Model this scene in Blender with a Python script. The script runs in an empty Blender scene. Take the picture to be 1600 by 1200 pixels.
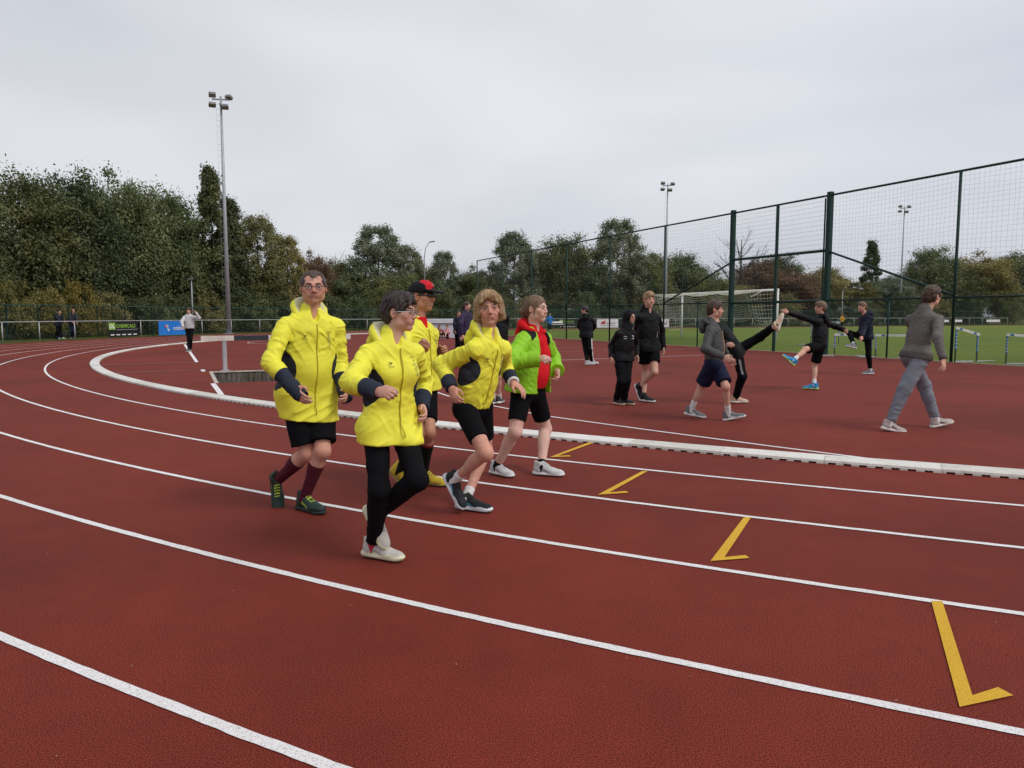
import bpy, bmesh, math, random
import numpy as np
from mathutils import Vector, Matrix, Euler
from mathutils.geometry import tessellate_polygon

# ------------------------------------------------------------------ camera, sky, sun
scene = bpy.context.scene
COL = scene.collection
cam_data = bpy.data.cameras.new('camera')
cam = bpy.data.objects.new('camera', cam_data)
COL.objects.link(cam)
cam_data.sensor_fit = 'HORIZONTAL'
cam_data.sensor_width = 36.0
cam_data.lens = 36.0 * 1156.0 / 1600.0
cam_data.clip_start = 0.05
cam_data.clip_end = 3000
cam.location = (0, 0, 1.432)
cam.rotation_euler = (math.radians(90) - math.atan(106.6 / 1156.0), 0, 0)
scene.camera = cam

SUN_EL, SUN_AZ = math.radians(48), math.radians(120)      # azimuth clockwise from +Y: to the right and a little behind
world = bpy.data.worlds.new('World')
scene.world = world
world.use_nodes = True
wn, wl = world.node_tree.nodes, world.node_tree.links
wn.clear()
w_out = wn.new('ShaderNodeOutputWorld')
w_bg = wn.new('ShaderNodeBackground')
w_bg.inputs['Strength'].default_value = 0.1
sky = wn.new('ShaderNodeTexSky')
sky.sky_type = 'NISHITA'
sky.sun_disc = False
sky.sun_elevation = SUN_EL
sky.sun_rotation = SUN_AZ
sky.air_density = 1.0
sky.dust_density = 3.0
tc = wn.new('ShaderNodeTexCoord')
mp = wn.new('ShaderNodeMapping')
mp.inputs['Scale'].default_value = (1.0, 1.0, 3.2)        # cloud layers flatten towards the horizon
mp.inputs['Location'].default_value = (0.7, 0.35, 0.1)
nz = wn.new('ShaderNodeTexNoise')
nz.inputs['Scale'].default_value = 1.05
nz.inputs['Detail'].default_value = 3.0
nz.inputs['Roughness'].default_value = 0.5
nz.inputs['Distortion'].default_value = 0.4
rmp = wn.new('ShaderNodeValToRGB')
rmp.color_ramp.elements[0].position = 0.33
rmp.color_ramp.elements[0].color = (5.55, 5.8, 6.5, 1)
rmp.color_ramp.elements[1].position = 0.68
rmp.color_ramp.elements[1].color = (8.1, 8.25, 8.6, 1)
mixs = wn.new('ShaderNodeMixRGB')
mixs.inputs['Fac'].default_value = 0.93                   # an almost closed cloud cover over the clear sky
wl.new(tc.outputs['Generated'], mp.inputs['Vector'])
wl.new(mp.outputs['Vector'], nz.inputs['Vector'])
wl.new(nz.outputs['Fac'], rmp.inputs['Fac'])
wl.new(sky.outputs['Color'], mixs.inputs['Color1'])
wl.new(rmp.outputs['Color'], mixs.inputs['Color2'])
glow = wn.new('ShaderNodeVectorMath'); glow.operation = 'DOT_PRODUCT'      # the cloud is a little thinner and brighter towards the sun
glow.inputs[1].default_value = (math.sin(SUN_AZ) * .9, math.cos(SUN_AZ) * .4, .25)
gr = wn.new('ShaderNodeMapRange')
gr.inputs['From Min'].default_value = -.7; gr.inputs['From Max'].default_value = 1.0
gr.inputs['To Min'].default_value = .92; gr.inputs['To Max'].default_value = 1.22
wl.new(tc.outputs['Generated'], glow.inputs[0]); wl.new(glow.outputs['Value'], gr.inputs['Value'])
scl = wn.new('ShaderNodeVectorMath'); scl.operation = 'SCALE'
wl.new(mixs.outputs['Color'], scl.inputs[0]); wl.new(gr.outputs['Result'], scl.inputs['Scale'])
wl.new(scl.outputs['Vector'], w_bg.inputs['Color'])
wl.new(w_bg.outputs['Background'], w_out.inputs['Surface'])

sun_data = bpy.data.lights.new('sun', 'SUN')
sun_data.energy = 1.5
sun_data.angle = math.radians(18)
sun_data.color = (1.0, 0.96, 0.9)
sun = bpy.data.objects.new('sun', sun_data)
COL.objects.link(sun)
sd = Vector((math.sin(SUN_AZ) * math.cos(SUN_EL), math.cos(SUN_AZ) * math.cos(SUN_EL), math.sin(SUN_EL)))
sun.rotation_euler = (-sd).to_track_quat('-Z', 'Y').to_euler()

scene.view_settings.view_transform = 'Standard'
scene.view_settings.look = 'None'
scene.view_settings.exposure = 0.0
scene.view_settings.gamma = 1.0
scene.view_settings.use_curve_mapping = False
scene.cycles.max_bounces = 6
scene.cycles.transparent_max_bounces = 8

# ------------------------------------------------------------------ helpers
def R(d): return math.radians(d)

def tag(o, label=None, cat=None, group=None, kind=None):
    if label: o['label'] = label
    if cat: o['category'] = cat
    if group: o['group'] = group
    if kind: o['kind'] = kind
    return o

def link(o, parent=None):
    COL.objects.link(o)
    if parent is not None: o.parent = parent
    return o

def empty(name, loc=(0, 0, 0), rz=0.0, label=None, cat=None, group=None):
    o = bpy.data.objects.new(name, None)
    o.empty_display_size = 0.2
    link(o)
    o.location = loc
    o.rotation_euler = (0, 0, rz)
    return tag(o, label, cat, group)

class MB:
    """collects vertices and faces of one mesh"""
    def __init__(s): s.v, s.f = [], []
    def add(s, vs, fs):
        b = len(s.v)
        s.v.extend([tuple(p) for p in vs]); s.f.extend([tuple(b + i for i in f) for f in fs]); return s
    def box(s, c, size, rot=None, bev=0.0):
        hx, hy, hz = size[0] / 2, size[1] / 2, size[2] / 2
        M = rot if rot is not None else Matrix.Identity(3)
        c = Vector(c)
        if bev <= 0:
            vs = [c + M @ Vector((x * hx, y * hy, z * hz)) for z in (-1, 1) for y in (-1, 1) for x in (-1, 1)]
            return s.add(vs, [(0, 2, 3, 1), (4, 5, 7, 6), (0, 1, 5, 4), (2, 6, 7, 3), (0, 4, 6, 2), (1, 3, 7, 5)])
        vs = []                                    # a box with bevelled edges along z
        b = min(bev, hx * .9, hy * .9)
        ring = [(-hx + b, -hy), (hx - b, -hy), (hx, -hy + b), (hx, hy - b), (hx - b, hy), (-hx + b, hy), (-hx, hy - b), (-hx, -hy + b)]
        for z in (-hz, hz): vs += [c + M @ Vector((x, y, z)) for x, y in ring]
        fs = [tuple(range(7, -1, -1)), tuple(range(8, 16))] + [(i, (i + 1) % 8, 8 + (i + 1) % 8, 8 + i) for i in range(8)]
        return s.add(vs, fs)
    def tube(s, pts, r, n=8, caps=True):
        pts = [Vector(p) for p in pts]
        rs = r if isinstance(r, (list, tuple)) else [r] * len(pts)
        base = len(s.v); k = len(pts)
        d0 = (pts[1] - pts[0]).normalized()
        up = Vector((0, 0, 1)) if abs(d0.z) < .9 else Vector((1, 0, 0))
        u = d0.cross(up).normalized()
        for i, p in enumerate(pts):
            d = (pts[min(i + 1, k - 1)] - pts[max(i - 1, 0)]).normalized()
            u = (u - d * u.dot(d)).normalized(); w = d.cross(u)
            for j in range(n):
                a = 2 * math.pi * (j + .5) / n
                s.v.append(tuple(p + (u * math.cos(a) + w * math.sin(a)) * rs[i]))
        for i in range(k - 1):
            for j in range(n):
                a, b = base + i * n + j, base + i * n + (j + 1) % n
                s.f.append((a, b, b + n, a + n))
        if caps:
            s.f.append(tuple(base + j for j in range(n - 1, -1, -1)))
            s.f.append(tuple(base + (k - 1) * n + j for j in range(n)))
        return s
    def mesh(s, name, mat, smooth=False):
        me = bpy.data.meshes.new(name)
        me.from_pydata(s.v, [], s.f)
        if mat is not None: me.materials.append(mat)
        if smooth: me.shade_smooth()
        me.update()
        return me
    def build(s, name, mat, parent=None, smooth=False):
        return link(bpy.data.objects.new(name, s.mesh(name, mat, smooth)), parent)

def mat_new(name):
    m = bpy.data.materials.new(name); m.use_nodes = True
    nt = m.node_tree
    return m, nt, nt.nodes['Principled BSDF']

def ramp(nt, fac, stops):
    r = nt.nodes.new('ShaderNodeValToRGB')
    e = r.color_ramp.elements
    while len(e) < len(stops): e.new(0.5)
    for i, (p, c) in enumerate(stops):
        e[i].position = p; e[i].color = (*c, 1)
    nt.links.new(fac, r.inputs['Fac'])
    return r.outputs['Color']

def noise(nt, scale, detail=3.0, rough=0.55, vec=None, dist=0.0):
    n = nt.nodes.new('ShaderNodeTexNoise')
    n.inputs['Scale'].default_value = scale; n.inputs['Detail'].default_value = detail
    n.inputs['Roughness'].default_value = rough; n.inputs['Distortion'].default_value = dist
    if vec is not None: nt.links.new(vec, n.inputs['Vector'])
    return n.outputs['Fac']

def coord(nt, which='Object', scale=(1, 1, 1)):
    t = nt.nodes.new('ShaderNodeTexCoord'); m = nt.nodes.new('ShaderNodeMapping')
    m.inputs['Scale'].default_value = scale
    nt.links.new(t.outputs[which], m.inputs['Vector'])
    return m.outputs['Vector']

def mixc(nt, a, b, fac, mode='MIX'):
    m = nt.nodes.new('ShaderNodeMixRGB'); m.blend_type = mode
    for sock, val in (('Color1', a), ('Color2', b), ('Fac', fac)):
        if hasattr(val, 'is_linked') or hasattr(val, 'links'): nt.links.new(val, m.inputs[sock])
        else: m.inputs[sock].default_value = val if sock == 'Fac' else (*val, 1)
    return m.outputs['Color']

def bump(nt, bsdf, h, strength=0.3, dist=0.01):
    b = nt.nodes.new('ShaderNodeBump')
    b.inputs['Strength'].default_value = strength; b.inputs['Distance'].default_value = dist
    nt.links.new(h, b.inputs['Height']); nt.links.new(b.outputs['Normal'], bsdf.inputs['Normal'])

def plain(name, col, rough=0.6, metal=0.0, var=0.12, scale=6.0, spec=0.4, bumps=0.0, bscale=60.0):
    """a painted or moulded surface: its colour with slight uneven wear"""
    m, nt, b = mat_new(name)
    v = coord(nt)
    f = noise(nt, scale, 4, .6, v)
    lo = tuple(c * (1 - var) for c in col); hi = tuple(min(1, c * (1 + var)) for c in col)
    nt.links.new(ramp(nt, f, [(.3, lo), (.7, hi)]), b.inputs['Base Color'])
    b.inputs['Roughness'].default_value = rough; b.inputs['Metallic'].default_value = metal
    b.inputs['Specular IOR Level'].default_value = spec
    if bumps > 0: bump(nt, b, noise(nt, bscale, 3, .6, v), bumps, .004)
    return m

# ------------------------------------------------------------------ the track: a bend of radius 36.5 m about CX, CY; its straights run along AX
CX, CY = 19.418, 39.85
AXA = R(24.0)
AX = Vector((math.cos(AXA), math.sin(AXA)))
NX = Vector((-math.sin(AXA), math.cos(AXA)))
def pol(r, deg): return (CX + r * math.cos(R(deg)), CY + r * math.sin(R(deg)))
def axp(a, n): return (CX + AX.x * a + NX.x * n, CY + AX.y * a + NX.y * n)    # metres along and across the pitch axis

def m_track():
    m, nt, b = mat_new('red_rubber_granules')
    v = coord(nt)
    big = noise(nt, .35, 5, .6, v)
    mid = noise(nt, 3.0, 4, .6, v)
    grain = noise(nt, 190, 3, .8, v)
    vor = nt.nodes.new('ShaderNodeTexVoronoi'); vor.inputs['Scale'].default_value = 210
    nt.links.new(v, vor.inputs['Vector'])
    c = ramp(nt, grain, [(.37, (.020, .0034, .0028)), (.5, (.155, .0205, .0128)), (.63, (.34, .058, .033))])
    c2 = ramp(nt, big, [(.30, (.74, .75, .80)), (.5, (1.0, 1.0, 1.0)), (.70, (1.18, 1.16, 1.13))])
    c3 = ramp(nt, mid, [(.3, (.90, .91, .93)), (.7, (1.06, 1.05, 1.03))])
    c = mixc(nt, c, c2, 1.0, 'MULTIPLY'); c = mixc(nt, c, c3, 1.0, 'MULTIPLY')
    sp = ramp(nt, noise(nt, 26, 1, .5, v), [(.80, (0, 0, 0)), (.84, (1, 1, 1))])
    nt.links.new(c, b.inputs['Base Color'])
    b.inputs['Roughness'].default_value = .82
    b.inputs['Specular IOR Level'].default_value = .11
    b.inputs['Sheen Weight'].default_value = .02
    b.inputs['Sheen Roughness'].default_value = .5
    b.inputs['Sheen Tint'].default_value = (1, .82, .78, 1)
    h = mixc(nt, grain, vor.outputs['Distance'], .5)
    bump(nt, b, h, .45, .003)
    return m

def m_line(name, col, wear=.35):
    """paint sprayed over granules: pits where the red shows through, scuffed patches"""
    m, nt, b = mat_new(name)
    v = coord(nt)
    g = noise(nt, 150, 3, .75, v); w = noise(nt, 2.2, 4, .65, v); sc = noise(nt, 9, 4, .7, v)
    c = ramp(nt, g, [(.31, (.16, .035, .026)), (.38, tuple(x * .66 for x in col)), (.5, tuple(x * .92 for x in col)), (.7, col)])
    c = mixc(nt, c, ramp(nt, w, [(.35, (.76, .70, .68)), (.65, (1, 1, 1))]), wear, 'MULTIPLY')
    c = mixc(nt, c, (.20, .05, .04), ramp(nt, sc, [(.66, (0, 0, 0)), (.80, (.55, .55, .55))]))
    nt.links.new(c, b.inputs['Base Color'])
    b.inputs['Roughness'].default_value = .8; b.inputs['Specular IOR Level'].default_value = .15
    bump(nt, b, g, .9, .004)
    return m

M_TRACK = m_track()
M_WHITE_LINE = m_line('white_line_paint', (.90, .88, .88))
M_OLD_LINE = m_line('faded_line_paint', (.50, .36, .34))
M_YELLOW_LINE = m_line('yellow_line_paint', (.78, .46, .045))

def m_grass(name, a, b_, c):
    m, nt, b = mat_new(name)
    v = coord(nt)
    f = noise(nt, 9, 6, .7, v); g = noise(nt, .18, 4, .6, v); s = noise(nt, 55, 3, .7, v)
    col = ramp(nt, f, [(.28, a), (.5, b_), (.75, c)])
    col = mixc(nt, col, ramp(nt, g, [(.3, (.72, .8, .7)), (.7, (1.15, 1.08, 1.0))]), 1.0, 'MULTIPLY')
    col = mixc(nt, col, ramp(nt, s, [(.3, (.55, .6, .5)), (.7, (1.25, 1.2, 1.1))]), .8, 'MULTIPLY')
    nt.links.new(col, b.inputs['Base Color'])
    b.inputs['Roughness'].default_value = .8
    b.inputs['Specular IOR Level'].default_value = .15
    bump(nt, b, s, .9, .05)
    return m
M_GRASS = m_grass('pitch_turf', (.100, .145, .017), (.170, .230, .030), (.255, .305, .055))
M_ROUGH = m_grass('rough_grass', (.045, .06, .016), (.085, .10, .026), (.15, .14, .05))

# water jump pit: a rectangle sunk into the bend (corner, along AX, along -NX)
PIT = [Vector((-7.80, 19.02)), None, None, None]
PIT[1] = PIT[0] + AX * 3.66; PIT[2] = PIT[1] - NX * 3.6; PIT[3] = PIT[0] - NX * 3.6

def sheet(name, outer, z, mat, hole=None, parent=None):
    loops = [[Vector((p[0], p[1], 0)) for p in outer]]
    if hole: loops.append([Vector((p[0], p[1], 0)) for p in reversed(hole)])
    tris = tessellate_polygon(loops)
    pts = [p for l in loops for p in l]
    mb = MB(); mb.add([(p.x, p.y, z) for p in pts], [])
    for t in tris:
        a, b_, c = (pts[i] for i in t)
        if (b_ - a).cross(c - a).z < 0: t = (t[0], t[2], t[1])
        mb.f.append(tuple(t))
    return mb.build(name, mat, parent)

ground = sheet('ground', [(-900, -300), (900, -300), (900, 1500), (-900, 1500)], -.03, M_ROUGH, PIT)
tag(ground, kind='structure')
def arc(r, a0, a1, n): return [pol(r, a0 + (a1 - a0) * i / n) for i in range(n + 1)]
# all-weather surface: the bend, the D inside it up to the ball fence, and the start of both straights
FA = -12.75                                                  # the ball fence stands this far along the axis
outline = arc(45.5, 114, 294, 120)
outline += [axp(70, -45.5), axp(70, -36.2), axp(FA + .45, -36.2), axp(FA + .45, 36.2), axp(90, 36.2), axp(90, 45.5)]
track = sheet('running_track', outline, 0.0, M_TRACK, PIT)
tag(track, kind='structure')
mb = MB()                                                    # the pitch is crowned: it rises gently behind the fence
PA = [FA + .75, FA + 2, FA + 3, FA + 4, FA + 5, FA + 7, 40, 80, 110, 150]
PZ = [-.012, .05, .13, .19, .22, .25, .30, .25, .1, -.012]
PN = [-35.5, -33, -28, 28, 33, 35.6]
PS = [0, .5, 1, 1, .5, 0]
for i, a in enumerate(PA):
    for j, n in enumerate(PN): mb.v.append((*axp(a, n), -.012 + (PZ[i] + .012) * PS[j]))
for i in range(len(PA) - 1):
    for j in range(len(PN) - 1): k = i * len(PN) + j; mb.f.append((k, k + len(PN), k + len(PN) + 1, k + 1))
pitch = mb.build('football_pitch', M_GRASS, None, True)
tag(pitch, kind='structure')
M_CONC = plain('weathered_concrete', (.30, .28, .245), .9, var=.25, scale=3, bumps=.3)
edge = MB()
for (a0, n0, a1, n1) in ((FA + .45, -36.2, FA + .75, 36.2),):
    q = [axp(a0, n0), axp(a1, n0), axp(a1, n1), axp(a0, n1)]
    edge.add([(x, y, -.10) for x, y in q] + [(x, y, .012) for x, y in q], [(4, 5, 6, 7), (0, 1, 5, 4), (1, 2, 6, 5), (2, 3, 7, 6), (3, 0, 4, 7)])
tag(edge.build('edging_strip', plain('sandy_edging', (.24, .19, .12), .95, var=.3, scale=5, bumps=.4)), kind='structure')

def ribbon(name, pts, w, mat, parent, z=.004):
    """a painted stripe along a polyline"""
    pts = [Vector(p) for p in pts]
    vs, fs = [], []
    fine = [pts[0]]                                          # sprayed edges waver by a millimetre or two where they lie close by
    for a_, b_ in zip(pts, pts[1:]):
        k = 1 if min(a_.length, b_.length) > 14 else max(1, int((b_ - a_).length / .06))
        fine += [a_.lerp(b_, (i + 1) / k) for i in range(k)]
    pts = fine; rj = random.Random(len(pts))
    for i, p in enumerate(pts):
        d = (pts[min(i + 1, len(pts) - 1)] - pts[max(i - 1, 0)]).normalized()
        n = Vector((-d.y, d.x))
        vs += [(*(p + n * (w / 2 + rj.uniform(-.0022, .0022))), z), (*(p - n * (w / 2 + rj.uniform(-.0022, .0022))), z)]
        if i: fs.append((2 * i - 2, 2 * i - 1, 2 * i + 1, 2 * i))
    mb = MB(); mb.add(vs, [tuple(reversed(f)) for f in fs])
    o = mb.build(name, mat, parent)
    return o
for k in range(1, 7):
    r = 36.5 + 1.22 * k
    pts = [axp(85, r)] + arc(r, 114, 294, 240) + [axp(60, -r)]
    ribbon('lane_line', pts, .05, M_WHITE_LINE, track)
# the line of the steeplechase lane leaving the bend
ribbon('lane_line', [(-3.6, 20.0), (-2.5, 16.7), (-1.42, 13.83), (-1.14, 13.16), (-.26, 11.66), (.22, 10.90), (.58, 10.42), (1.63, 9.30), (2.83, 8.07), (3.77, 7.17)], .05, M_WHITE_LINE, track)
for (p, q, w, mt) in (((-12.0, 21.66), (-9.77, 22.86), .05, M_OLD_LINE), ((-10.0, 18.71), (-8.23, 19.6), .05, M_OLD_LINE),
                      ((-16.45, 37.2), (-9.75, 22.86), .10, M_WHITE_LINE), ((-8.28, 19.74), (-7.95, 19.02), .10, M_WHITE_LINE),
                      ((-6.34, 15.62), (-5.27, 13.35), .10, M_WHITE_LINE), ((-5.4, 26.9), (8.1, 32.22), .06, M_OLD_LINE),
                      ((-4.9, 20.2), (6.9, 26.97), .06, M_WHITE_LINE), ((-9.2, 36), (-4.0, 37.6), .06, M_OLD_LINE)):
    ribbon('marking_line', [p, q], w, mt, track, .0045)
ribbon('marking_arc', [(-11.2 + 3.1 * math.cos(R(a)), 40.6 + 3.1 * math.sin(R(a))) for a in range(120, 300, 6)], .06, M_WHITE_LINE, track, .0045)
MARKS = [[(2.106, 3.60), (2.161, 3.60), (1.738, 2.673), (1.892, 2.673), (1.875, 2.735), (1.64, 2.59)],
         [(1.65, 5.155), (1.702, 5.155), (1.261, 4.278), (1.405, 4.262), (1.398, 4.318), (1.159, 4.209)],
         [(1.202, 6.725), (1.254, 6.725), (.790, 5.896), (.944, 5.885), (.934, 5.945), (.687, 5.818)],
         [(.869, 8.274), (.934, 8.274), (.470, 7.47), (.600, 7.436), (.592, 7.50), (.383, 7.402)]]
for q in MARKS:
    mb = MB(); mb.add([(x, y, .006) for x, y in q], [(5, 2, 1, 0), (5, 3, 4, 2)])
    mb.build('yellow_mark', M_YELLOW_LINE, track)

rl = random.Random(8)                                        # grit and scraps of leaf lying on the lanes
mb = MB()
for _ in range(420):
    x, y = rl.uniform(-7, 7), rl.uniform(1.9, 13); s_ = rl.uniform(.0025, .007); a_ = rl.uniform(0, 6.28)
    d1, d2 = Vector((math.cos(a_), math.sin(a_), rl.uniform(-.2, .4))) * s_, Vector((-math.sin(a_), math.cos(a_), rl.uniform(-.2, .4))) * s_ * .55
    c_ = Vector((x, y, .005)); mb.add([c_ + d1, c_ + d2, c_ - d1 + Vector((0, 0, .002)), c_ - d2], [(0, 1, 2, 3)])
tag(mb.build('leaf_grit', plain('dry_leaf_grit', (.30, .22, .13), .9, var=.6, scale=3)), 'tiny scraps of leaf and grit scattered over the red lanes', 'litter', kind='stuff')
# ------------------------------------------------------------------ kerb of one-metre pieces with drain slots
def m_kerb():
    m, nt, b = mat_new('dirty_white_kerb')
    v = coord(nt)
    gr = noise(nt, 5, 6, .7, v); fine = noise(nt, 60, 3, .6, v)
    c = ramp(nt, gr, [(.3, (.48, .455, .41)), (.46, (.70, .68, .64)), (.72, (.80, .79, .76))])
    c = mixc(nt, c, ramp(nt, fine, [(.3, (.8, .78, .75)), (.6, (1, 1, 1))]), .7, 'MULTIPLY')
    info = nt.nodes.new('ShaderNodeObjectInfo')
    c = mixc(nt, c, ramp(nt, info.outputs['Random'], [(0, (.82, .80, .76)), (1, (1.05, 1.05, 1.05))]), 1, 'MULTIPLY')
    nt.links.new(c, b.inputs['Base Color']); b.inputs['Roughness'].default_value = .65
    return m
M_KERB = m_kerb()
SEG = 1.554
mb = MB()
STEPS = 29
rows = []
for i in range(STEPS + 1):
    rows.append((i * (SEG - .006) / STEPS))
prof_full = [(36.64, 0.0), (36.64, .017), (36.635, .038), (36.60, .047), (36.54, .052), (36.47, .051), (36.46, .055), (36.42, .055), (36.39, .042), (36.385, 0)]
def kerb_col(deg, recess):
    out = []
    for j, (r, z) in enumerate(prof_full):
        if recess and j == 0: r = 36.55
        out.append((r * math.cos(R(deg)), r * math.sin(R(deg)), z))
    return out
np_ = len(prof_full)
for i in range(STEPS):
    slot = i % 4 in (1, 2)
    slot = slot and i < STEPS - 1
    a, b_ = rows[i], rows[i + 1]
    A, B = kerb_col(a, False), kerb_col(b_, False)
    base = len(mb.v)
    mb.v += A + B
    for j in range(np_ - 1):
        if slot and j == 0:
            ri = 36.53
            for d in (a, b_):
                mb.v += [(ri * math.cos(R(d)), ri * math.sin(R(d)), 0), (ri * math.cos(R(d)), ri * math.sin(R(d)), .017)]
            k = base + 2 * np_
            mb.f += [(k, k + 1, k + 3, k + 2), (base + 1, k + 1, k, base), (base + np_, k + 2, k + 3, base + np_ + 1), (base + 1, base + np_ + 1, k + 3, k + 1)]
            continue
        mb.f.append((base + j, base + j + 1, base + np_ + j + 1, base + np_ + j))
    if i == 0: mb.f.append(tuple(base + j for j in range(np_)))
    if i == STEPS - 1: mb.f.append(tuple(base + np_ + j for j in reversed(range(np_))))
kerb_me = mb.mesh('kerb_piece', M_KERB)
kerb = empty('track_kerb', (CX, CY, 0), 0, 'low white kerb of slotted pieces along the inside of the running lanes', 'kerb')
a = 241.878 - SEG * 66
while a < 262:
    o = link(bpy.data.objects.new('kerb_piece', kerb_me), kerb)
    o.rotation_euler = (R(random.Random(int(a * 10)).uniform(-.02, .02)), 0, R(a))
    a += SEG

# ------------------------------------------------------------------ water jump: pit with concrete walls, barrier on posts
def m_stained():
    m, nt, b = mat_new('stained_concrete_panel')
    v = coord(nt, 'Object', (9, 9, .7))
    f = noise(nt, 2.0, 6, .7, v); g = noise(nt, 2.2, 4, .6, coord(nt))
    c = ramp(nt, f, [(.34, (.03, .028, .022)), (.5, (.10, .092, .075)), (.7, (.26, .24, .20))])
    c = mixc(nt, c, ramp(nt, g, [(.35, (.55, .55, .5)), (.65, (1.1, 1.1, 1.1))]), .9, 'MULTIPLY')
    nt.links.new(c, b.inputs['Base Color']); b.inputs['Roughness'].default_value = .9
    return m
M_STAIN = m_stained()
pit = empty('water_jump_pit', (PIT[0].x, PIT[0].y, 0), AXA, 'sunken concrete water jump pit with stained panels inside the bend', 'water jump')
for i in range(6):                                           # far wall panels, local x along the axis, y towards -NX is negative
    MB().box((.305 + i * .61, -.03, -.36), (.585, .05, .66)).build('wall_panel', M_STAIN, pit)
MB().box((1.83, -.02, -.36), (3.64, .03, .70)).build('wall_backing', M_CONC, pit)
M_CONC_LIGHT = plain('pale_concrete', (.46, .42, .36), .85, var=.2, scale=4)
MB().box((1.83, -.035, -.012), (3.66, .09, .03)).build('coping', M_CONC_LIGHT, pit)
MB().box((.03, -1.86, -.012), (.08, 3.5, .03)).build('coping', M_CONC_LIGHT, pit)
MB().box((3.62, -1.86, -.012), (.08, 3.5, .03)).build('coping', M_CONC_LIGHT, pit)
MB().box((.02, -1.86, -.36), (.04, 3.5, .66)).build('wall_side', M_STAIN, pit)
MB().box((3.64, -1.86, -.36), (.04, 3.5, .66)).build('wall_side', M_STAIN, pit)
mb = MB(); mb.add([(0, -.05, -.70), (3.66, -.05, -.70), (3.66, -3.6, -.02), (0, -3.6, -.02)], [(3, 2, 1, 0)])
mb.build('pit_floor', M_TRACK, pit)
M_POST_STEEL = plain('grey_post_paint', (.36, .34, .36), .6, var=.15)
M_BEAM_W = plain('dirty_white_beam', (.62, .57, .50), .7, var=.22, scale=4)
M_BEAM_B = plain('black_beam_paint', (.03, .032, .04), .6, var=.3)
bar = empty('steeplechase_barrier', (-7.97, 18.98, 0), AXA, 'steeplechase barrier with a white and black beam beside the water jump pit', 'barrier')
for i, (x0, x1, mt) in enumerate(((0, .80, M_BEAM_W), (.80, 1.66, M_BEAM_B), (1.66, 2.0, M_BEAM_W), (2.0, 2.86, M_BEAM_B), (2.86, 3.84, M_BEAM_W))):
    MB().box(((x0 + x1) / 2, .12, .85), (x1 - x0 - .004, .127, .127)).build('beam_section', mt, bar)
for x in (.56, 3.1):
    MB().box((x, .12, .40), (.11, .11, .80), None, .02).build('post', M_POST_STEEL, bar)
    MB().box((x, .12, .01), (.22, .22, .016)).build('base_plate', M_POST_STEEL, bar)

# ------------------------------------------------------------------ perimeter handrail, green fence, banners
M_RAIL = plain('galvanised_rail', (.42, .43, .43), .5, .3, var=.15)
M_GREEN = plain('dark_green_paint', (.007, .034, .028), .5, var=.25, spec=.25)
M_GREEN2 = plain('green_wire', (.016, .07, .06), .6, var=.2)
RR = 46.0
def path_points(r, step):
    """points every step metres round the outside: far straight, bend, near straight"""
    pts = []
    s = 84.0
    while s > 0: pts.append((axp(s, r), 114 - 90)); s -= step
    n = int(R(180) * r / step)
    for i in range(n + 1): pts.append((pol(r, 114 + 180.0 * i / n), 0))
    return [Vector((p[0][0], p[0][1], 0)) for p in pts]
def in_reach(p): return p.y > 6 and -1.15 * p.y - 4 < p.x < 1.0 * p.y + 6
rail = empty('perimeter_handrail', (0, 0, 0), 0, 'low galvanised handrail round the outside of the track', 'railing')
rp = [p for p in path_points(RR, 3.0) if in_reach(p)]
post_me = MB().tube([(0, 0, -.05), (0, 0, 1.08)], .028, 8).mesh('post', M_RAIL, True)
for p in rp:
    o = link(bpy.data.objects.new('post', post_me), rail); o.location = p
MB().tube([p + Vector((0, 0, 1.1)) for p in rp], .028, 8).build('top_rail', M_RAIL, rail, True)

def m_mesh_wire(name, col):
    m, nt, b = mat_new(name); b.inputs['Base Color'].default_value = (*col, 1); b.inputs['Roughness'].default_value = .6
    return m
M_WIRE_GREEN = m_mesh_wire('green_mesh_wire', (.015, .05, .042))
M_WIRE_NET = m_mesh_wire('dark_net_cord', (.09, .095, .105))
back = empty('boundary_fence', (0, 0, 0), 0, 'two metre green mesh fence behind the handrail below the trees', 'fence')
bp = [p for p in path_points(49.0, 2.5) if in_reach(p)]
bpost = MB().box((0, 0, 1.03), (.06, .06, 2.14)).mesh('post', M_GREEN)
for p in bp:
    o = link(bpy.data.objects.new('post', bpost), back); o.location = p
MB().tube([p + Vector((0, 0, 2.09)) for p in bp], .028, 6).build('top_rail', M_GREEN2, back, True)
mb = MB()
for i in range(len(bp) - 1):
    for k in range(1, 20):
        mb.tube([bp[i] + Vector((0, 0, .1 * k)), bp[i + 1] + Vector((0, 0, .1 * k))], .004, 3, False)
    for k in range(1, 25):
        q = bp[i].lerp(bp[i + 1], k / 25); mb.tube([q, q + Vector((0, 0, 2.08))], .003, 3, False)
tag(mb.build('wire_mesh', M_WIRE_GREEN, back), kind='stuff')

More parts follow.
